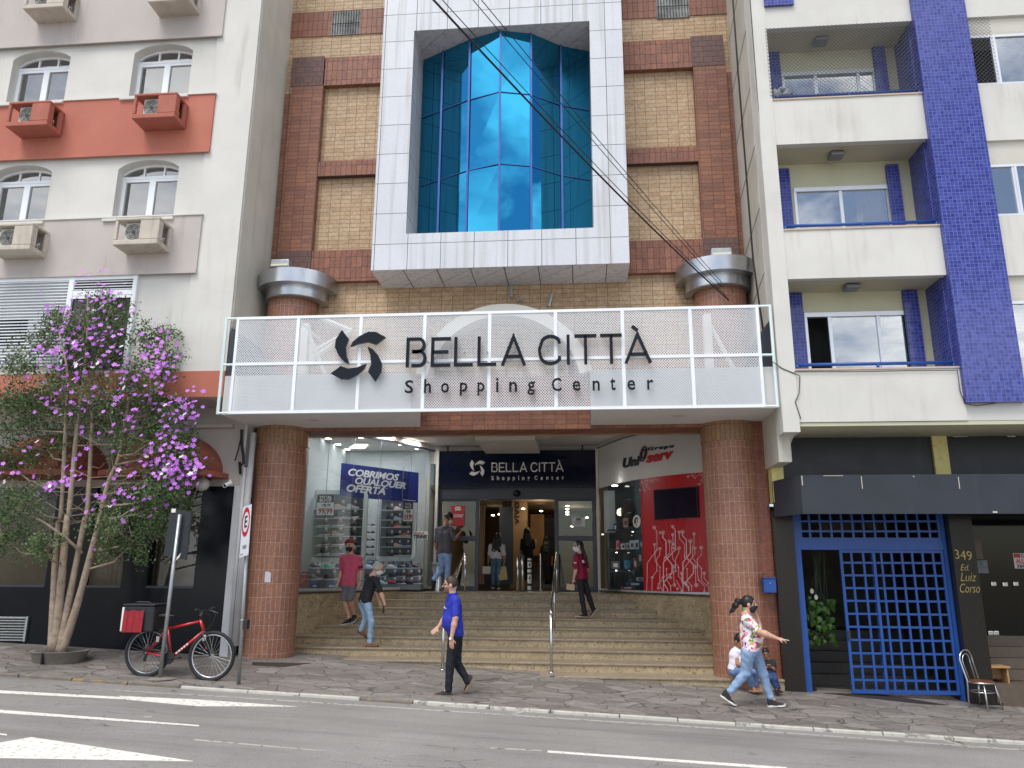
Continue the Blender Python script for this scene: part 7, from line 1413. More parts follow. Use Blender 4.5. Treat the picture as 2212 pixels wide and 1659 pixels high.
    fit_text('letter', 'E', black_plastic, ts, lambda u, v, w: F(u, v, .004+w*.1), .36, .66, .57, .80, bold=.012, depth=.01); fit_text('lettering', 'TÁXI', dark_metal, ts, lambda u, v, w: F(u, v, .004+w*.1), .3, .75, .15, .235, bold=.01, depth=.01); fit_text('small_lettering', 'SMTTM', dark_metal, ts, lambda u, v, w: F(u, v, .004+w*.1), .14, .42, .04, .065, depth=.01)
    q = a+(b-a)*.345; tc = thing('strapped_box', 'small dark box strapped to the taxi sign pole', 'box', q); MB().box(q.x+.03, q.x+.1, q.y-.05, q.y+.05, q.z-.09, q.z+.05).build('case', black_plastic, tc, bevel=.01); MB().tube([q+Vector((.036*math.cos(k*PI/6), .036*math.sin(k*PI/6), .04)) for k in range(12)], .008, 6, close=True).build('strap', galv, tc)
    p = D(577.5, 1247, 14.02); n = thing('stuck_paper', 'small torn white paper stuck on the left column', 'paper', p); V = Vector; ang = math.atan2(p.y-CL[1], p.x-CL[0]); R = RC+.004; zz = p.z; m = MB(); A = [(CL[0]+R*math.cos(ang+(k-3)*.035), CL[1]+R*math.sin(ang+(k-3)*.035)) for k in range(7)]
    m.strip([(x, y, zz-.09) for x, y in A], [(x, y, zz+.1-(.02 if k > 4 else 0)) for k, (x, y) in enumerate(A)]); m.build('sheet', M('paper_scrap', lin(214, 210, 222), .7, var=.08, vs_=30), n)
bicycle()
# ---------------------------------------------------------------- people
SKIN = M('skin_light', lin(206, 160, 138), .55, var=.06, vs_=14); SKIN2 = M('skin_tan', lin(172, 122, 94), .55, var=.06, vs_=14)
DARKF = M('facial_dark', (.03, .02, .018), .4); LIP = M('lip', lin(170, 96, 90), .5); STUB = M('stubble', lin(122, 92, 78), .7)
HAIRB = M('hair_black', (.012, .010, .010), .45, var=.3, vs_=40); HAIRBR = M('hair_brown', lin(58, 42, 34), .6, var=.3, vs_=50); HAIRG = M('hair_grey', lin(168, 166, 162), .7, var=.2, vs_=40)
def _n(v): v = np.array(v, float); return v/max(np.linalg.norm(v), 1e-9)
def hand(sd, wr, tip, pn, S, curl=.5, k=.008, side=1):
    """palm, four unequal bent fingers and a thumb leaving the side of the palm; pn = way the palm faces"""
    d = _n(tip-wr); pn = _n(pn-d*np.dot(pn, d)); w = np.cross(d, pn)*side; pl = .088*S
    for o in (-.026, -.008, .01, .026): sd.cone(wr+w*o*.55*S+d*.008*S, wr+d*pl+w*o*S, .0155*S, .0125*S, .014)
    for o, L, r in ((-.029, .070, .0082), (-.0095, .079, .0088), (.0105, .074, .0085), (.028, .058, .0075)):
        p = wr+d*pl*.97+w*o*S; dd = d; 
        for q, f in enumerate((.45, .32, .23)):
            a = curl*(.35+.45*q); dd = _n(d*math.cos(a)+pn*math.sin(a)); e = p+dd*L*f*S; sd.cone(p, e, r*S*(1-.08*q), r*S*(.92-.08*q), k); p = e
    p = wr+d*.03*S-w*.026*S; e = p+_n(d*.65-w*.62+pn*.35)*.038*S; g = e+_n(d*.9-w*.15+pn*(.3+curl*.5))*.032*S; sd.cone(p, e, .0125*S, .0105*S, .012); sd.cone(e, g, .0105*S, .0085*S, k)
def person(label, zf, Yb, J, H, face, skin=SKIN, hair=HAIRB, hairstyle='short', top=None, sleeve=.45, bottom=None, leg=1.0, shoe=None, sole=None, beard=False, mask=None, cap=None, glasses=False, build=1.0, belly=0, hem=-.02, h=.008, pn=(0, 1, 0), curl=(.5, .5), heels=None, cuffs=None, feet=(1, 1), extra=None, bust=0, wr=.0028, shoe_high=False, sandal=False, neck_r=1.0, group=None, dz=0):
    S = H/1.75; K = S*1.12; W = {}
    for k, v in J.items():
        x, y = zf(v[0], v[1]); W[k] = np.array(D(x, y, Yb+(v[2] if len(v) > 2 else 0)))+np.array([0, 0, dz])
    g = min(W[k][2] for k in W); base = Vector((W['pel'][0], W['pel'][1], g)); t = thing('person', label, 'person', base, group)
    hc, nk, pel = W['head'], W['neck'], W['pel']; u = _n(nk-pel); r = _n(W['shR']-W['shL']); r = _n(r-u*np.dot(r, u)); f = np.cross(u, r)
    fd = _n(face); hu = _n(hc-nk); hu = _n(hu*.55+np.array([0, 0, .45])); hu = _n(hu-fd*np.dot(hu, fd)*1.0) if abs(np.dot(hu, fd)) < .85 else np.array([0, 0, 1.]); sd_ = np.cross(fd, hu); A = [sd_, fd, hu]
    B = build*S
    def torso(sd, inf, k=.05):
        c = (W['shL']+W['shR'])/2-u*.10*S
        for sg in (-1, 1): sd.cone(c+r*sg*.075*S, pel+u*.10*S+r*sg*.055*S*build, (.098*B+inf), (.086*B+inf), k); sd.cone(pel+u*.1*S+r*sg*.055*S*build, pel+r*sg*.07*S*build, (.088*B+inf), (.098*B+inf), k)
        for s_ in ('shL', 'shR'): sd.cone(c+u*.075*S+(W[s_]-c)*.35, W[s_]-u*.01*S, .068*S+inf, .058*S+inf, .04)
        sd.cone(nk-u*.07*S, nk-u*.02*S, .075*S+inf, .05*S+inf*.5, .04)
        if belly: sd.ell(pel+u*.17*S+f*.06*S, np.array([.15, .10+belly, .15])*S*build+inf, [r, f, u], .06)
        if bust:
            for sg in (-1, 1): sd.ell(c+f*.085*S+r*sg*.075*S-u*.06*S, np.array([.075, .06+bust, .075])*S+inf, [r, f, u], .04)
    body = SD(); body.ell(hc+hu*.022*K-fd*.012*K, np.array([.074, .094, .098])*K, A, .02).ell(hc+fd*.022*K-hu*.05*K, np.array([.054, .064, .066])*K, A, .025)
    body.cone(hc+fd*.088*K+hu*.012*K, hc+fd*.104*K-hu*.022*K, .009*K, .0145*K, .012); body.ell(hc+fd*.074*K-hu*.088*K, np.array([.024, .02, .018])*K, A, .015)
    for sg in (-1, 1): body.ell(hc+sd_*sg*.077*K-fd*.012*K-hu*.008*K, np.array([.013, .022, .032])*K, A, .008)
    body.cone(nk-u*.03*S, hc-hu*.055*K-fd*.022*K, .06*S*neck_r, .05*S*neck_r, .03); torso(body, -.022*S)
    for a in 'LR':
        sh, el, wrs, hd = (W[q+a] for q in ('sh', 'el', 'wr', 'hd'))
        body.cone(sh, el, .05*B, .039*B, .03); body.cone(el, el+(wrs-el)*.35, .039*B, .041*B, .02); body.cone(el+(wrs-el)*.35, wrs, .041*B, .0265*S, .02)
        hand(body, wrs, hd, np.array(pn if not isinstance(pn, dict) else pn[a], float), S, curl['LR'.index(a)], side=1 if a == 'R' else -1)
        hp, kn, an = W['hip'+a], W['kn'+a], W['an'+a]
        B1 = B*(.8 if bottom else 1); B2 = B*(.72 if leg > .6 and bottom else .95)
        body.cone(hp, kn, .074*B1, .05*B2, .03); body.cone(kn, kn+(an-kn)*.3, .05*B2, .053*B2, .02); body.cone(kn+(an-kn)*.3, an, .053*B2, .034*S, .02)
        body.cone(an, an*.8+W['to'+a]*.2 if not sandal else an*.4+W['to'+a]*.6-np.array([0, 0, .0]), .034*S, .03*S, .02)
    v, q = body.mesh(h); c = v[q].mean(1)-hc; a_, b_, h_ = c@fd, c@sd_, c@hu; mi = np.zeros(len(q), int)
    ey = (np.abs(np.abs(b_)-.032*K) < .0145*K) & (np.abs(h_-.004*K) < .009*K) & (a_ > .05*K); br = (np.abs(np.abs(b_)-.034*K) < .02*K) & (np.abs(h_-.026*K) < .006*K) & (a_ > .05*K); lp = (np.abs(b_) < .024*K) & (np.abs(h_+.058*K) < .008*K) & (a_ > .05*K)
    if beard: mi[(h_ < -.03*K) & (h_ > -.125*K) & (a_ > .01*K) & (np.hypot(a_, b_) < .14*K)] = 3
    mi[ey | br] = 1; mi[lp] = 2
    link_mesh('body', v, q, [skin, DARKF, LIP, STUB], t, smooth=True, mi=mi)
    # hair
    if hairstyle:
        hs = SD(); hs.ell(hc+hu*.03*K-fd*.02*K, np.array([.082, .098, .1])*K, A, .01)
        if hairstyle == 'short': hs.cut(hc+fd*.045*K+hu*.035*K, fd*.85-hu*.5); hs.cut(hc-hu*.05*K, -hu-fd*.35)
        elif hairstyle == 'balding': hs.ell(hc-fd*.03*K-hu*.02*K, np.array([.088, .085, .05])*K, A, .015); hs.cut(hc+fd*.02*K+hu*.02*K, fd*.8+hu*.5); hs.cut(hc-hu*.06*K, -hu)
        elif hairstyle in ('long', 'curly', 'pony'):
            hs.cut(hc+fd*.05*K+hu*.03*K, fd*.9-hu*.45)
            if hairstyle == 'pony': hs.cut(hc-hu*.07*K, -hu)
        v, q = hs.mesh(h*.8, wr=.003*S); link_mesh('hair', v, q, hair, t, smooth=True)
        if hairstyle in ('long', 'curly'):
            hl = SD(); L = .42 if hairstyle == 'long' else .30; rr = np.random.RandomState(5)
            bk = -f if abs(np.dot(f, fd)) > .3 else -fd
            for k in range(-4, 5):
                s0 = hc-fd*.045*S+sd_*k*.017*S+hu*.02*S; s1 = nk+bk*.075*S+sd_*k*.024*S+u*.0; s2 = nk+bk*.105*S-u*L*.62*S+sd_*k*.021*S+rr.uniform(-.02, .02, 3)*S; hl.cone(s0, s1, .038*S, .032*S, .02); hl.cone(s1, s2, .032*S, .016*S, .02)
            if hairstyle == 'curly':
                for k in range(26): p = nk+bk*.09*S-u*rr.uniform(-.1, .24)*S+sd_*rr.uniform(-.11, .11)*S; hl.ell(p, np.full(3, .035*S), k=.012)
            v, q = hl.mesh(h, wr=.004*S); link_mesh('long_hair', v, q, hair, t, smooth=True)
    if cap:
        cs = SD(); cs.ell(hc+hu*.04*K-fd*.01*K, np.array([.087, .104, .095])*K, A, .01); cs.cut(hc+hu*.045*K, -hu+fd*.1); v, q = cs.mesh(h*.8); link_mesh('cap', v, q, cap, t, smooth=True); m = MB(); p0 = hc+hu*.052*K-fd*.1*K
    if mask:
        ms = SD(); ms.ell(hc+fd*.026*K-hu*.05*K, np.array([.062, .078, .072])*K, A, .02); ms.cone(hc+fd*.09*K-hu*.005*K, hc+fd*.106*K-hu*.03*K, .012*K, .018*K, .02); ms.cut(hc-hu*.006*K, hu+fd*.05); ms.cut(hc+fd*.012*K, -fd+hu*.35); v, q = ms.mesh(h*.7); link_mesh('face_mask', v, q, mask, t, smooth=True)
        m = MB()
        for sg in (-1, 1): m.tube([Vector(hc+fd*.03*K+sd_*sg*.066*K-hu*.03*K), Vector(hc-fd*.02*K+sd_*sg*.086*K-hu*.0*K)], .004*K, 5)
        m.build('mask_loop', mask, t)
    if glasses:
        m = MB()
        for sg in (-1, 1): c0 = hc+fd*.1*K+sd_*sg*.034*K+hu*.004*K; m.obox(c0, sd_, fd, hu, .028*K, .004*K, .018*K); m.tube([Vector(hc+fd*.096*K+sd_*sg*.06*K+hu*.01*K), Vector(hc-fd*.02*K+sd_*sg*.084*K+hu*.01*K)], .004*K, 6)
        m.tube([Vector(hc+fd*.104*K-sd_*.01*K+hu*.01*K), Vector(hc+fd*.104*K+sd_*.01*K+hu*.01*K)], .004*K, 5); m.build('sunglasses', black_plastic, t)
    # shirt, trousers
    if top:
        ts = SD(); torso(ts, .008*S, .045)
        for a in 'LR':
            sh, el, wrs = (W[q+a] for q in ('sh', 'el', 'wr')); e = sh+(el-sh)*min(1, sleeve*2)
            if sleeve > 0: ts.cone(sh, e, .064*B, .056*B, .035)
        ts.cut(pel+u*hem*S, -u); ts.cut(nk+u*.005*S+f*.0, u+f*.2); v, q = ts.mesh(h, wr=wr, seed=H*9); link_mesh('shirt', v, q, top, t, smooth=True)
    if bottom:
        ps = SD()
        for sg in (-1, 1): ps.cone(pel+u*.08*S+r*sg*.05*S*build, pel-u*.02*S+r*sg*.062*S*build, .09*B, .1*B, .04)
        for a in 'LR':
            hp, kn, an = W['hip'+a], W['kn'+a], W['an'+a]; ps.cone(hp, kn, .086*B, .062*B, .03)
            if leg > .5: e = kn+(an-kn)*min(1, (leg-.5)*2); ps.cone(kn, e, .062*B, (.056 if leg < .95 else .055)*S, .025)
            else: e = kn; ps.cone(hp+(kn-hp)*.4, kn+(kn-hp)*.02, .082*B, .078*B, .03)
        if leg <= .5: ps.cut(np.array([0, 0, max(W['knL'][2], W['knR'][2])-.05]), np.array([0, 0, -1.]))
        ps.cut(pel+u*.1*S, u); v, q = ps.mesh(h, wr=wr*1.1, seed=H*5+2); o = link_mesh('trousers' if leg > .5 else 'shorts', v, q, bottom, t, smooth=True)
        if cuffs:
            cf = SD()
            for a in 'LR': kn, an = W['kn'+a], W['an'+a]; e = kn+(an-kn)*min(1, (leg-.5)*2) if leg > .5 else kn; d = _n(an-kn if leg > .5 else kn-W['hip'+a]); cf.cone(e-d*.02*S, e+d*.02*S, (.056 if leg > .5 else .084*build)*S, None, .01)
            v, q = cf.mesh(h, wr=.001); link_mesh('cuff', v, q, cuffs, t, smooth=True)
    if shoe:
        for a in 'LR':
            if 'he'+a not in W: continue
            he, to, an = W['he'+a], W['to'+a], W['an'+a]; x = _n(to-he); z = _n((an-he)-x*np.dot(an-he, x)); y = np.cross(z, x); L = .285*S; up, so = shoe_mesh(L, .105*S, .115*S, shoe_high)
            tr = lambda V_: [he+x*p[0]+y*p[1]+z*p[2] for p in V_]
            if sandal: up.v = [(p[0], p[1], p[2]*.55) if .45 < p[0]/L < .8 else (p[0], p[1]*.3, .02) for p in up.v]
            up.v = tr(up.v); so.v = tr(so.v); o = up.build('shoe' if not sandal else 'sandal', shoe, t, auto=50); so.build('sole', sole or black_rubber, o)
    if extra: extra(t, W, S, dict(u=u, r=r, f=f, fd=fd, sd=sd_, hu=hu, h=h))
    return t, W
denim = lambda n, c: M(n, lin(*c), .8, var=.28, vs_=9, bump=.15, bs=160)
z8 = lambda x, y: (685.8+.2315*x, 1124.7+.2315*y); z6 = lambda x, y: (905.2+.215*x, 932.7+.215*y); z4 = lambda x, y: (1481.3+.18194*x, 1234.4+.18194*y)
def people():
    # man in the blue polo shirt
    def ex(t, W, S, a):
        w = W['wrL']; d = _n(W['hdL']-W['elL']); MB().tube([Vector(w-d*.012), Vector(w+d*.018)], .034, 14).build('watch_band', M('watch_silver', (.7, .7, .7), .25, .9), t); MB().tube([Vector(w+np.array([-.01, -.034, 0])), Vector(w+np.array([-.012, -.044, 0]))], .021, 14).build('watch_face', sign_white, t)
        cl = SD(); nk = W['neck']
        for k in range(12): an_ = 2*PI*k/12; p = nk+a['r']*math.cos(an_)*.062+a['f']*math.sin(an_)*.07+np.array([0, 0, .0]); cl.ell(p, np.full(3, .02), k=.015)
        v, q = cl.mesh(.007); link_mesh('collar', v, q, polo, t, smooth=True); m = MB(); p = W['neck']+a['f']*.125-a['u']*.2+np.array([-.0, -.06, 0]); m.tube([Vector(p), Vector(p+np.array([.01, 0, .012])), Vector(p+np.array([.02, -.005, -.002]))], .005, 5); m.build('chest_emblem', sign_white, t)
    polo = M('royal_blue_polo', lin(36, 50, 168), .75, var=.1, vs_=8, bump=.1, bs=220)
    person('man in royal blue polo shirt, dark jeans and sunglasses walking along the pavement', z8, 12.15, dict(head=(1238, 600, 0), neck=(1262, 685, 0), shL=(1290, 745, -.17), elL=(1288, 905, -.24), wrL=(1250, 1098, -.25), hdL=(1252, 1215, -.24), shR=(1243, 735, .17), elR=(1196, 905, .24), wrR=(1128, 995, .2), hdR=(1072, 1050, .14), pel=(1287, 1045, 0), hipL=(1272, 1085, -.09), knL=(1238, 1345, -.1), anL=(1222, 1575, -.1), heL=(1255, 1640, -.1), toL=(1088, 1638, -.1), hipR=(1300, 1080, .09), knR=(1302, 1330, .08), anR=(1405, 1500, .06), heR=(1468, 1462, .06), toR=(1382, 1612, .06)), 1.72, (-1, -.12, 0), hair=HAIRBR, top=polo, sleeve=.42, bottom=denim('dark_jeans', (20, 24, 34)), shoe=M('black_canvas', (.02, .02, .024), .7), sole=M('gum_sole', lin(150, 116, 84), .6), beard=True, glasses=True, build=1.08, belly=.02, hem=-.06, h=.0075, pn=dict(L=(.2, 1, 0), R=(0, -1, .3)), curl=(.45, .5), extra=ex)
    # woman in the floral blouse
    def flor():
        m, nt, b, N, L = _nodes('floral_print'); geo = N('ShaderNodeNewGeometry'); v = N('ShaderNodeTexVoronoi'); v.inputs['Scale'].default_value = 21; v.inputs['Randomness'].default_value = 1; n = N('ShaderNodeTexNoise'); n.inputs['Scale'].default_value = 9; ad = N('ShaderNodeMixRGB'); ad.blend_type = 'ADD'; ad.inputs[0].default_value = .12; L(geo.outputs['Position'], n.inputs['Vector']); L(geo.outputs['Position'], ad.inputs[1]); L(n.outputs['Color'], ad.inputs[2]); L(ad.outputs[0], v.inputs['Vector'])
        sp = N('ShaderNodeSeparateColor'); L(v.outputs['Color'], sp.inputs[0]); r = N('ShaderNodeValToRGB'); r.color_ramp.interpolation = 'CONSTANT'; e = r.color_ramp.elements; cs = [(0, (240, 226, 236)), (.3, (232, 160, 190)), (.42, (244, 236, 240)), (.58, (60, 50, 150)), (.66, (240, 190, 90)), (.74, (214, 60, 90)), (.8, (245, 238, 240)), (.88, (120, 150, 90)), (.94, (150, 60, 160))]
        while len(e) < len(cs): e.new(.5)
        for k, (p, c) in enumerate(cs): e[k].position = p; e[k].color = (*lin(*c), 1)
        L(sp.outputs[0], r.inputs[0]); L(r.outputs[0], b.inputs['Base Color']); b.inputs['Roughness'].default_value = .8; return m
    mk = M('mask_black', (.015, .015, .018), .7)
    def ex(t, W, S, a):
        hs = SD(); hc, fd, hu = W['head'], a['fd'], a['hu']; p = hc-fd*.1*S+hu*.035*S
        for k in range(5): q = p+np.array([-.03-.02*k, (k-2)*.014, .01]); q = p+np.array([-.02, (k-2)*.014, .01]); hs.cone(p, q+np.array([-.05, 0, 0]), .035, .035, .02); hs.cone(q+np.array([-.05, 0, 0]), q+np.array([-.09-.006*k, 0, -.07]), .034, .028, .02); hs.cone(q+np.array([-.09-.006*k, 0, -.07]), q+np.array([-.11-.018*k, 0, -.13-.012*k]), .026, .01, .02)
        v, q = hs.mesh(.008, wr=.004); link_mesh('ponytail', v, q, HAIRB, t, smooth=True); hs = SD()
        for k in range(4): hs.cone(p+np.array([.03, (k-1.5)*.02, -.08]), p+np.array([-.01, (k-1.5)*.02, -.2]), .026, .012, .015)
        v, q = hs.mesh(.008, wr=.004); link_mesh('green_hair_strand', v, q, M('hair_green', lin(130, 160, 96), .6, var=.3, vs_=30), t, smooth=True)
        p = W['hdR']; MB().tube([Vector(p+np.array([-.03, -.01, .01])), Vector(p+np.array([.05, -.01, -.005]))], .005, 7).build('cigarette', sign_white, t)
    person('woman in colourful floral blouse and light jeans, black mask, walking right with a cigarette', z4, 12.66, dict(head=(752, 392, 0), neck=(705, 498, 0), shR=(722, 575, -.17), elR=(868, 715, -.26), wrR=(1085, 795, -.3), hdR=(1185, 815, -.3), shL=(755, 570, .17), elL=(872, 690, .14), wrL=(850, 540, .06), hdL=(812, 430, .03), pel=(772, 905, 0), hipR=(738, 960, -.09), knR=(712, 1205, -.08), anR=(520, 1430, -.08), heR=(408, 1482, -.08), toR=(590, 1608, -.08), hipL=(815, 965, .09), knL=(918, 1220, .08), anL=(1008, 1500, .06), heL=(972, 1610, .06), toL=(1192, 1606, .06)), 1.66, (1, -.12, -.02), hair=HAIRB, hairstyle='pony', top=flor(), sleeve=.4, bottom=denim('light_jeans', (136, 162, 196)), leg=.95, shoe=M('black_knit', (.02, .02, .022), .8), sole=sign_white, mask=mk, build=1.3, belly=.04, bust=.03, hem=-.05, h=.0075, pn=dict(L=(.6, .1, -.4), R=(0, .4, -1)), curl=(.6, .9), cuffs=denim('pale_cuff', (150, 176, 210)), extra=ex, shoe_high=True, neck_r=1.1)
    # man in the red shirt, coming down
    def ex(t, W, S, a):
        for s_ in ('R',):
            sh, el = W['sh'+s_], W['el'+s_]
            for k in (.62, .74): p = sh+(el-sh)*k; d = _n(el-sh); MB().tube([Vector(p-d*.012), Vector(p+d*.012)], .0655, 16).build('sleeve_stripe', M('stripe_dark_red', lin(96, 28, 48), .8), t, smooth=True)
        MB().tube([Vector(W['wrR']-np.array([0, 0, .012])), Vector(W['wrR']+np.array([0, 0, .012]))], .031, 12).build('wristband', black_plastic, t)
    redt = M('raspberry_shirt', lin(202, 86, 112), .85, var=.12, vs_=8)
    person('man in raspberry red shirt, grey shorts and dark red cap coming down the stairs', z8, 16.2, dict(head=(298, 235, 0), neck=(310, 312, .02), shL=(238, 350, 0), elL=(222, 470, .02), wrL=(196, 572, -.04), hdL=(170, 640, -.08), shR=(386, 355, .02), elR=(402, 468, .05), wrR=(403, 562, .0), hdR=(385, 640, -.05), pel=(290, 590, .03), hipL=(262, 630, .03), knL=(250, 755, -.08), anL=(292, 895, .0), heL=(325, 955, .05), toL=(236, 978, -.12), hipR=(325, 630, .03), knR=(305, 725, -.12), anR=(340, 870, .1), heR=(362, 905, .16), toR=(330, 955, -.06)), 1.78, (-.18, -1, -.12), skin=SKIN, hair=HAIRBR, top=redt, sleeve=.42, bottom=M('grey_shorts', lin(112, 112, 120), .85, var=.12, vs_=10), leg=.5, shoe=M('black_trainer', (.016, .016, .018), .7), sole=M('trainer_sole', lin(190, 190, 190), .6), mask=mk, cap=M('cap_dark_red', lin(120, 26, 44), .8), hem=-.13, h=.009, pn=dict(L=(1, .2, 0), R=(-1, .2, 0)), curl=(.5, .6), extra=ex, hairstyle=None, build=.98)
    # elderly man in black, going up
    def ex(t, W, S, a):
        p = (W['hdR']+W['wrR'])/2; MB().obox(p+np.array([-.015, -.03, -.03]), (1, 0, 0), (0, 1, 0), (.1, 0, 1), .014, .035, .075).build('phone', black_plastic, t, bevel=.004)
    person('grey-haired man in black shirt and pale jeans bending forward up the stairs', z8, 15.35, dict(head=(566, 448, .05), neck=(512, 510, .0), shR=(548, 555, -.1), elR=(592, 672, -.16), wrR=(628, 775, -.16), hdR=(628, 850, -.16), shL=(478, 520, .2), elL=(520, 660, .26), wrL=(570, 740, .2), hdL=(590, 790, .2), pel=(442, 745, 0), hipR=(470, 790, -.07), knR=(502, 945, -.08), anR=(488, 1130, -.05), heR=(440, 1180, -.05), toR=(566, 1178, .02), hipL=(420, 780, .08), knL=(452, 905, .12), anL=(408, 1015, .12), heL=(372, 1040, .1), toL=(440, 1082, .2)), 1.68, (.78, .35, -.42), hair=HAIRG, hairstyle='balding', top=M('black_shirt', (.014, .015, .02), .8, var=.2, vs_=8), sleeve=.45, bottom=denim('pale_jeans', (150, 178, 208)), shoe=M('tan_shoe', lin(150, 102, 70), .6, var=.15), sole=black_rubber, mask=M('mask_white', lin(222, 226, 228), .7), hem=-.06, h=.009, pn=dict(L=(-.5, .5, 0), R=(-1, 0, 0)), curl=(.5, .9), extra=ex)
    # man in the grey shirt, from behind
    def ex(t, W, S, a):
        p = W['hdR']; MB().obox(p+np.array([-.03, 0, .03]), (1, .3, .3), (-.3, 1, 0), (-.3, 0, 1), .012, .035, .07).build('phone', black_plastic, t, bevel=.004)
    person('man in charcoal shirt and light jeans seen from behind, looking at his phone', z6, 18.95, dict(head=(302, 868, 0), neck=(270, 925, 0), shL=(188, 985, .02), elL=(172, 1110, 0), wrL=(176, 1180, .1), hdL=(185, 1230, .12), shR=(322, 985, .0), elR=(352, 1078, -.04), wrR=(398, 1030, .02), hdR=(425, 1000, .04), pel=(258, 1215, 0), hipL=(228, 1240, .0), knL=(220, 1390, .06), anL=(150, 1480, -.06), heL=(128, 1478, -.06), toL=(128, 1600, -.02), hipR=(292, 1240, 0), knR=(288, 1400, .02), anR=(270, 1560, 0), heR=(265, 1600, -.1), toR=(290, 1598, .16)), 1.8, (.72, .62, -.3), skin=SKIN2, top=M('charcoal_shirt', lin(84, 82, 92), .85, var=.1, vs_=8), sleeve=.45, bottom=denim('light_blue_jeans', (146, 174, 222)), shoe=M('black_sneaker', (.015, .015, .017), .7), sole=black_rubber, mask=M('mask_white2', lin(222, 226, 228), .7), hem=-.03, h=.01, pn=dict(L=(1, 0, 0), R=(-.3, .3, 1)), curl=(.4, .9), build=1.05, extra=ex)
    # woman in the maroon shirt
    def ex(t, W, S, a):
        p = W['hdL']; MB().obox(p+np.array([-.03, -.02, -.05]), (1, 0, -.12), (0, 1, 0), (.12, 0, 1), .085, .006, .06).build('paper_bag', M('kraft_paper', lin(196, 172, 140), .8), t)
        c = W['neck']+a['f']*0-a['u']*.13; v, q = text_data('LOJA\nTOTAL', bold=.02, depth=.004)
        m = MB(); p = W['shL']*.55+W['elL']*.45; d = _n(W['elL']-W['shL']); m.obox(p+np.array([-.02, -.062, 0]), (1, 0, 0), (0, 1, 0), (0, 0, 1), .03, .004, .008); p = W['neck']-a['u']*.16*S+np.array([.03, -.115, 0]); m.obox(p, (1, 0, 0), (0, 1, 0), (0, 0, 1), .045, .004, .01); m.obox(p-np.array([0, 0, .03]), (1, 0, 0), (0, 1, 0), (0, 0, 1), .045, .004, .01); m.build('shirt_print', sign_white, t)
    person('woman in maroon shirt and black trousers with long dark hair, on the upper steps', z6, 17.0, dict(head=(1598, 1152, 0), neck=(1625, 1225, 0), shL=(1578, 1262, -.14), elL=(1576, 1385, -.2), wrL=(1556, 1470, -.2), hdL=(1536, 1535, -.18), shR=(1660, 1258, .14), elR=(1690, 1370, .2), wrR=(1668, 1460, .16), hdR=(1650, 1520, .12), pel=(1640, 1470, 0), hipL=(1622, 1500, -.07), knL=(1640, 1690, -.08), anL=(1668, 1848, -.06), heL=(1700, 1872, -.06), toL=(1612, 1872, -.1), hipR=(1655, 1500, .07), knR=(1715, 1680, .06), anR=(1752, 1790, .08), heR=(1795, 1780, .08), toR=(1740, 1860, .06)), 1.64, (-.95, -.2, -.05), hair=HAIRB, hairstyle='long', top=M('maroon_shirt', lin(140, 26, 62), .8, var=.1, vs_=8), sleeve=.45, bottom=M('black_trousers', (.012, .012, .016), .75, var=.2), shoe=M('black_flat', (.014, .014, .015), .6), sole=M('pale_sole', lin(190, 160, 140), .6), mask=M('mask_pale', lin(214, 220, 226), .7), hem=-.02, h=.009, pn=dict(L=(.8, .6, 0), R=(-.6, .6, 0)), curl=(.8, .5), build=.95, bust=.015, extra=ex)
    # woman in white going in
    def ex(t, W, S, a):
        p = W['hdL']; b = MB(); b.obox(p+np.array([-.03, 0, -.12]), (1, .1, 0), (-.1, 1, 0), (0, 0, 1), .11, .05, .1); b.build('handbag', M('bag_white', lin(214, 208, 200), .6), t, bevel=.02); m = MB(); m.tube([Vector(p+np.array([-.1, 0, -.03])), Vector(p+np.array([-.03, 0, .04])), Vector(p+np.array([.05, 0, -.03]))], .01, 6); m.build('bag_handle', black_plastic, t)
        p = W['hdR']; MB().obox(p+np.array([-.03, -.02, -.17]), (.9, .3, .1), (-.3, .9, 0), (-.15, 0, 1), .12, .006, .17).build('folder', M('yellow_folder', lin(206, 186, 130), .7), t)
    person('woman in white shirt with curly black hair walking into the mall, seen from behind', z6, 20.9, dict(head=(790, 1065, 0), neck=(783, 1120, 0), shL=(722, 1150, 0), elL=(705, 1240, .02), wrL=(697, 1300, .02), hdL=(690, 1345, 0), shR=(842, 1150, 0), elR=(858, 1240, .02), wrR=(858, 1310, 0), hdR=(852, 1355, 0), pel=(775, 1275, 0), hipL=(748, 1295, 0), knL=(748, 1420, .0), anL=(745, 1540, 0), heL=(742, 1575, -.1), toL=(742, 1568, .2), hipR=(808, 1295, 0), knR=(800, 1420, 0), anR=(800, 1540, 0), heR=(802, 1582, -.1), toR=(806, 1575, .2)), 1.62, (.15, 1, -.05), skin=SKIN2, hair=HAIRB, hairstyle='curly', top=M('white_shirt', lin(212, 204, 208), .85, var=.06), sleeve=.45, bottom=denim('teal_jeans', (84, 116, 140)), leg=.93, shoe=M('dark_sneaker', (.02, .02, .022), .7), sole=sign_white, hem=-.0, h=.011, pn=dict(L=(1, 0, 0), R=(-1, 0, 0)), curl=(.9, .9), build=1.0, extra=ex, dz=-.0)
    dk = M('navy_dress', (.012, .013, .02), .85)
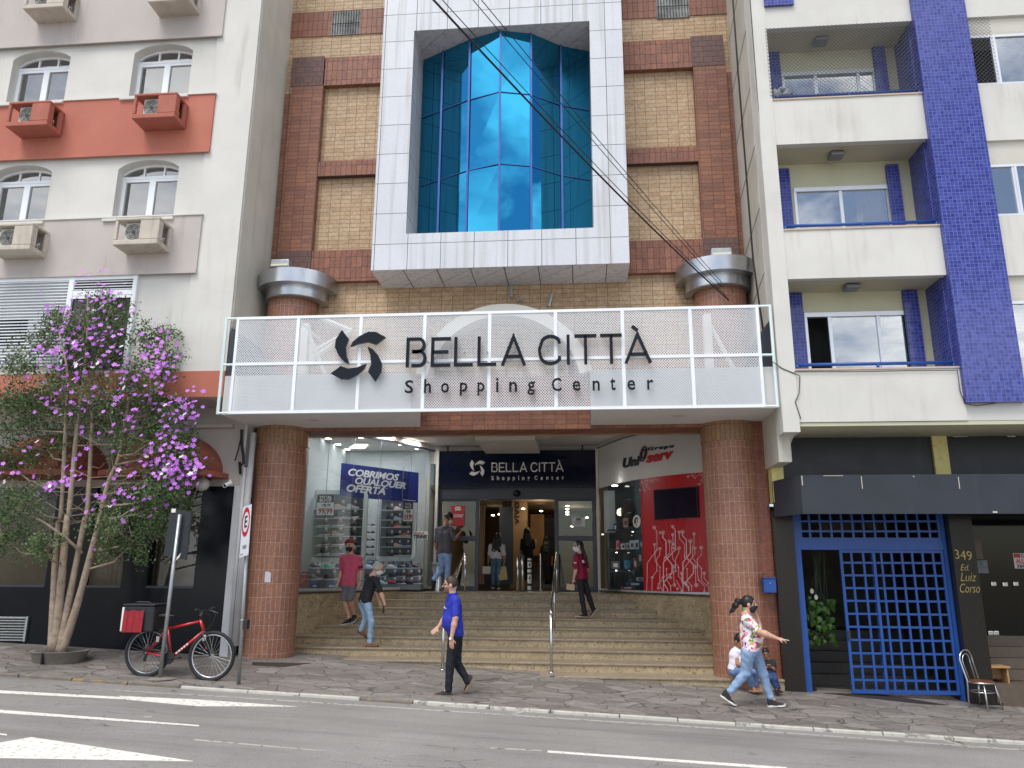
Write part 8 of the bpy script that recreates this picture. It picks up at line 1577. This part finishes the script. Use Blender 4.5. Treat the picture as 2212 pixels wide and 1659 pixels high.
    person('woman in dark clothes with long black hair deep inside the hall', z6, 23.0, dict(head=(1088, 1005, 0), neck=(1088, 1060, 0), shL=(1042, 1095, 0), elL=(1030, 1185, 0), wrL=(1025, 1250, 0), hdL=(1025, 1290, 0), shR=(1140, 1095, 0), elR=(1155, 1170, 0), wrR=(1165, 1130, .05), hdR=(1168, 1090, .06), pel=(1092, 1235, 0), hipL=(1070, 1250, 0), knL=(1072, 1360, 0), anL=(1075, 1470, 0), heL=(1073, 1495, -.1), toL=(1072, 1492, .2), hipR=(1112, 1250, 0), knR=(1115, 1360, 0), anR=(1120, 1470, 0), heR=(1118, 1495, -.1), toR=(1118, 1492, .2)), 1.68, (.1, 1, 0), skin=SKIN2, hairstyle='long', top=dk, sleeve=.45, bottom=dk, shoe=black_rubber, h=.012, pn=(0, 1, 0))
    person('dark-haired person in black at the right of the hall, half hidden in shade', z6, 24.2, dict(head=(1280, 1085, 0), neck=(1280, 1130, 0), shL=(1240, 1160, 0), elL=(1228, 1240, 0), wrL=(1226, 1300, 0), hdL=(1226, 1335, 0), shR=(1322, 1160, 0), elR=(1336, 1240, 0), wrR=(1336, 1300, 0), hdR=(1336, 1335, 0), pel=(1282, 1285, 0), hipL=(1264, 1300, 0), knL=(1264, 1390, 0), anL=(1264, 1480, 0), heL=(1262, 1500, -.1), toL=(1262, 1498, .2), hipR=(1300, 1300, 0), knR=(1300, 1390, 0), anR=(1300, 1480, 0), heR=(1300, 1500, -.1), toR=(1300, 1498, .2)), 1.6, (-.1, 1, 0), skin=SKIN2, hairstyle='long', top=dk, sleeve=.9, bottom=dk, shoe=black_rubber, h=.012, pn=(0, 1, 0))
    # seated woman and child at the foot of the right column
    person('woman in white strap top and jeans sitting on the plinth behind the walking woman', z4, 13.85, dict(head=(648, 830, .05), neck=(630, 900, .1), shL=(575, 945, .1), elL=(618, 1100, .0), wrL=(690, 1120, -.12), hdL=(735, 1100, -.16), shR=(690, 945, .12), elR=(745, 1060, .02), wrR=(740, 1110, -.12), hdR=(725, 1080, -.18), pel=(605, 1175, .1), hipL=(590, 1200, .06), knL=(740, 1190, -.3), anL=(790, 1370, -.18), heL=(760, 1425, -.1), toL=(850, 1440, -.32), hipR=(650, 1200, .08), knR=(815, 1190, -.22), anR=(830, 1375, -.1), heR=(815, 1420, .0), toR=(890, 1435, -.2)), 1.6, (.5, -.8, -.3), skin=SKIN2, hairstyle='pony', top=M('white_top', lin(232, 228, 240), .8), sleeve=0, bottom=denim('seat_jeans', (104, 132, 176)), leg=.93, shoe=M('white_sandal', lin(214, 208, 214), .6), sole=M('sandal_sole', lin(180, 140, 120), .7), sandal=True, h=.009, hem=.0, pn=(0, 0, -1), curl=(.8, .8), build=.95)
    def ex(t, W, S, a):
        p = (W['hdL']+W['hdR'])/2+np.array([0, -.03, .03]); MB().ball(Vector(p), (.035, .03, .025), 12, 8).build('snack', M('snack_bun', lin(206, 170, 110), .8, var=.2, vs_=40), t, smooth=True)
        MB().obox(W['neck']+a['f']*.075*1-a['u']*.14, a['r'], a['f'], a['u'], .035, .004, .02).build('shirt_print', sign_white, t)
    person('small boy in dark shirt and jeans sitting beside the plinth, eating a snack', z4, 13.8, dict(head=(950, 972, -.02), neck=(978, 1045, .03), shL=(935, 1075, .03), elL=(925, 1140, -.02), wrL=(965, 1140, -.1), hdL=(985, 1110, -.13), shR=(1035, 1078, .04), elR=(1050, 1160, .0), wrR=(1010, 1140, -.1), hdR=(985, 1105, -.13), pel=(1000, 1200, .05), hipL=(985, 1210, .03), knL=(1010, 1260, -.22), anL=(1070, 1385, -.16), heL=(1075, 1432, -.1), toL=(1100, 1450, -.24), hipR=(1030, 1212, .04), knR=(1060, 1270, -.18), anR=(1110, 1390, -.1), heR=(1100, 1436, -.03), toR=(1135, 1450, -.2)), 1.06, (-.15, -.85, -.5), skin=SKIN2, hairstyle='short', top=M('boy_shirt', (.02, .02, .026), .8), sleeve=.4, bottom=denim('boy_jeans', (58, 78, 124)), shoe=M('boy_shoe', (.02, .02, .024), .6), sole=black_rubber, h=.0075, hem=.0, pn=(0, 0, -1), curl=(.8, .8), wr=.0015)
people()
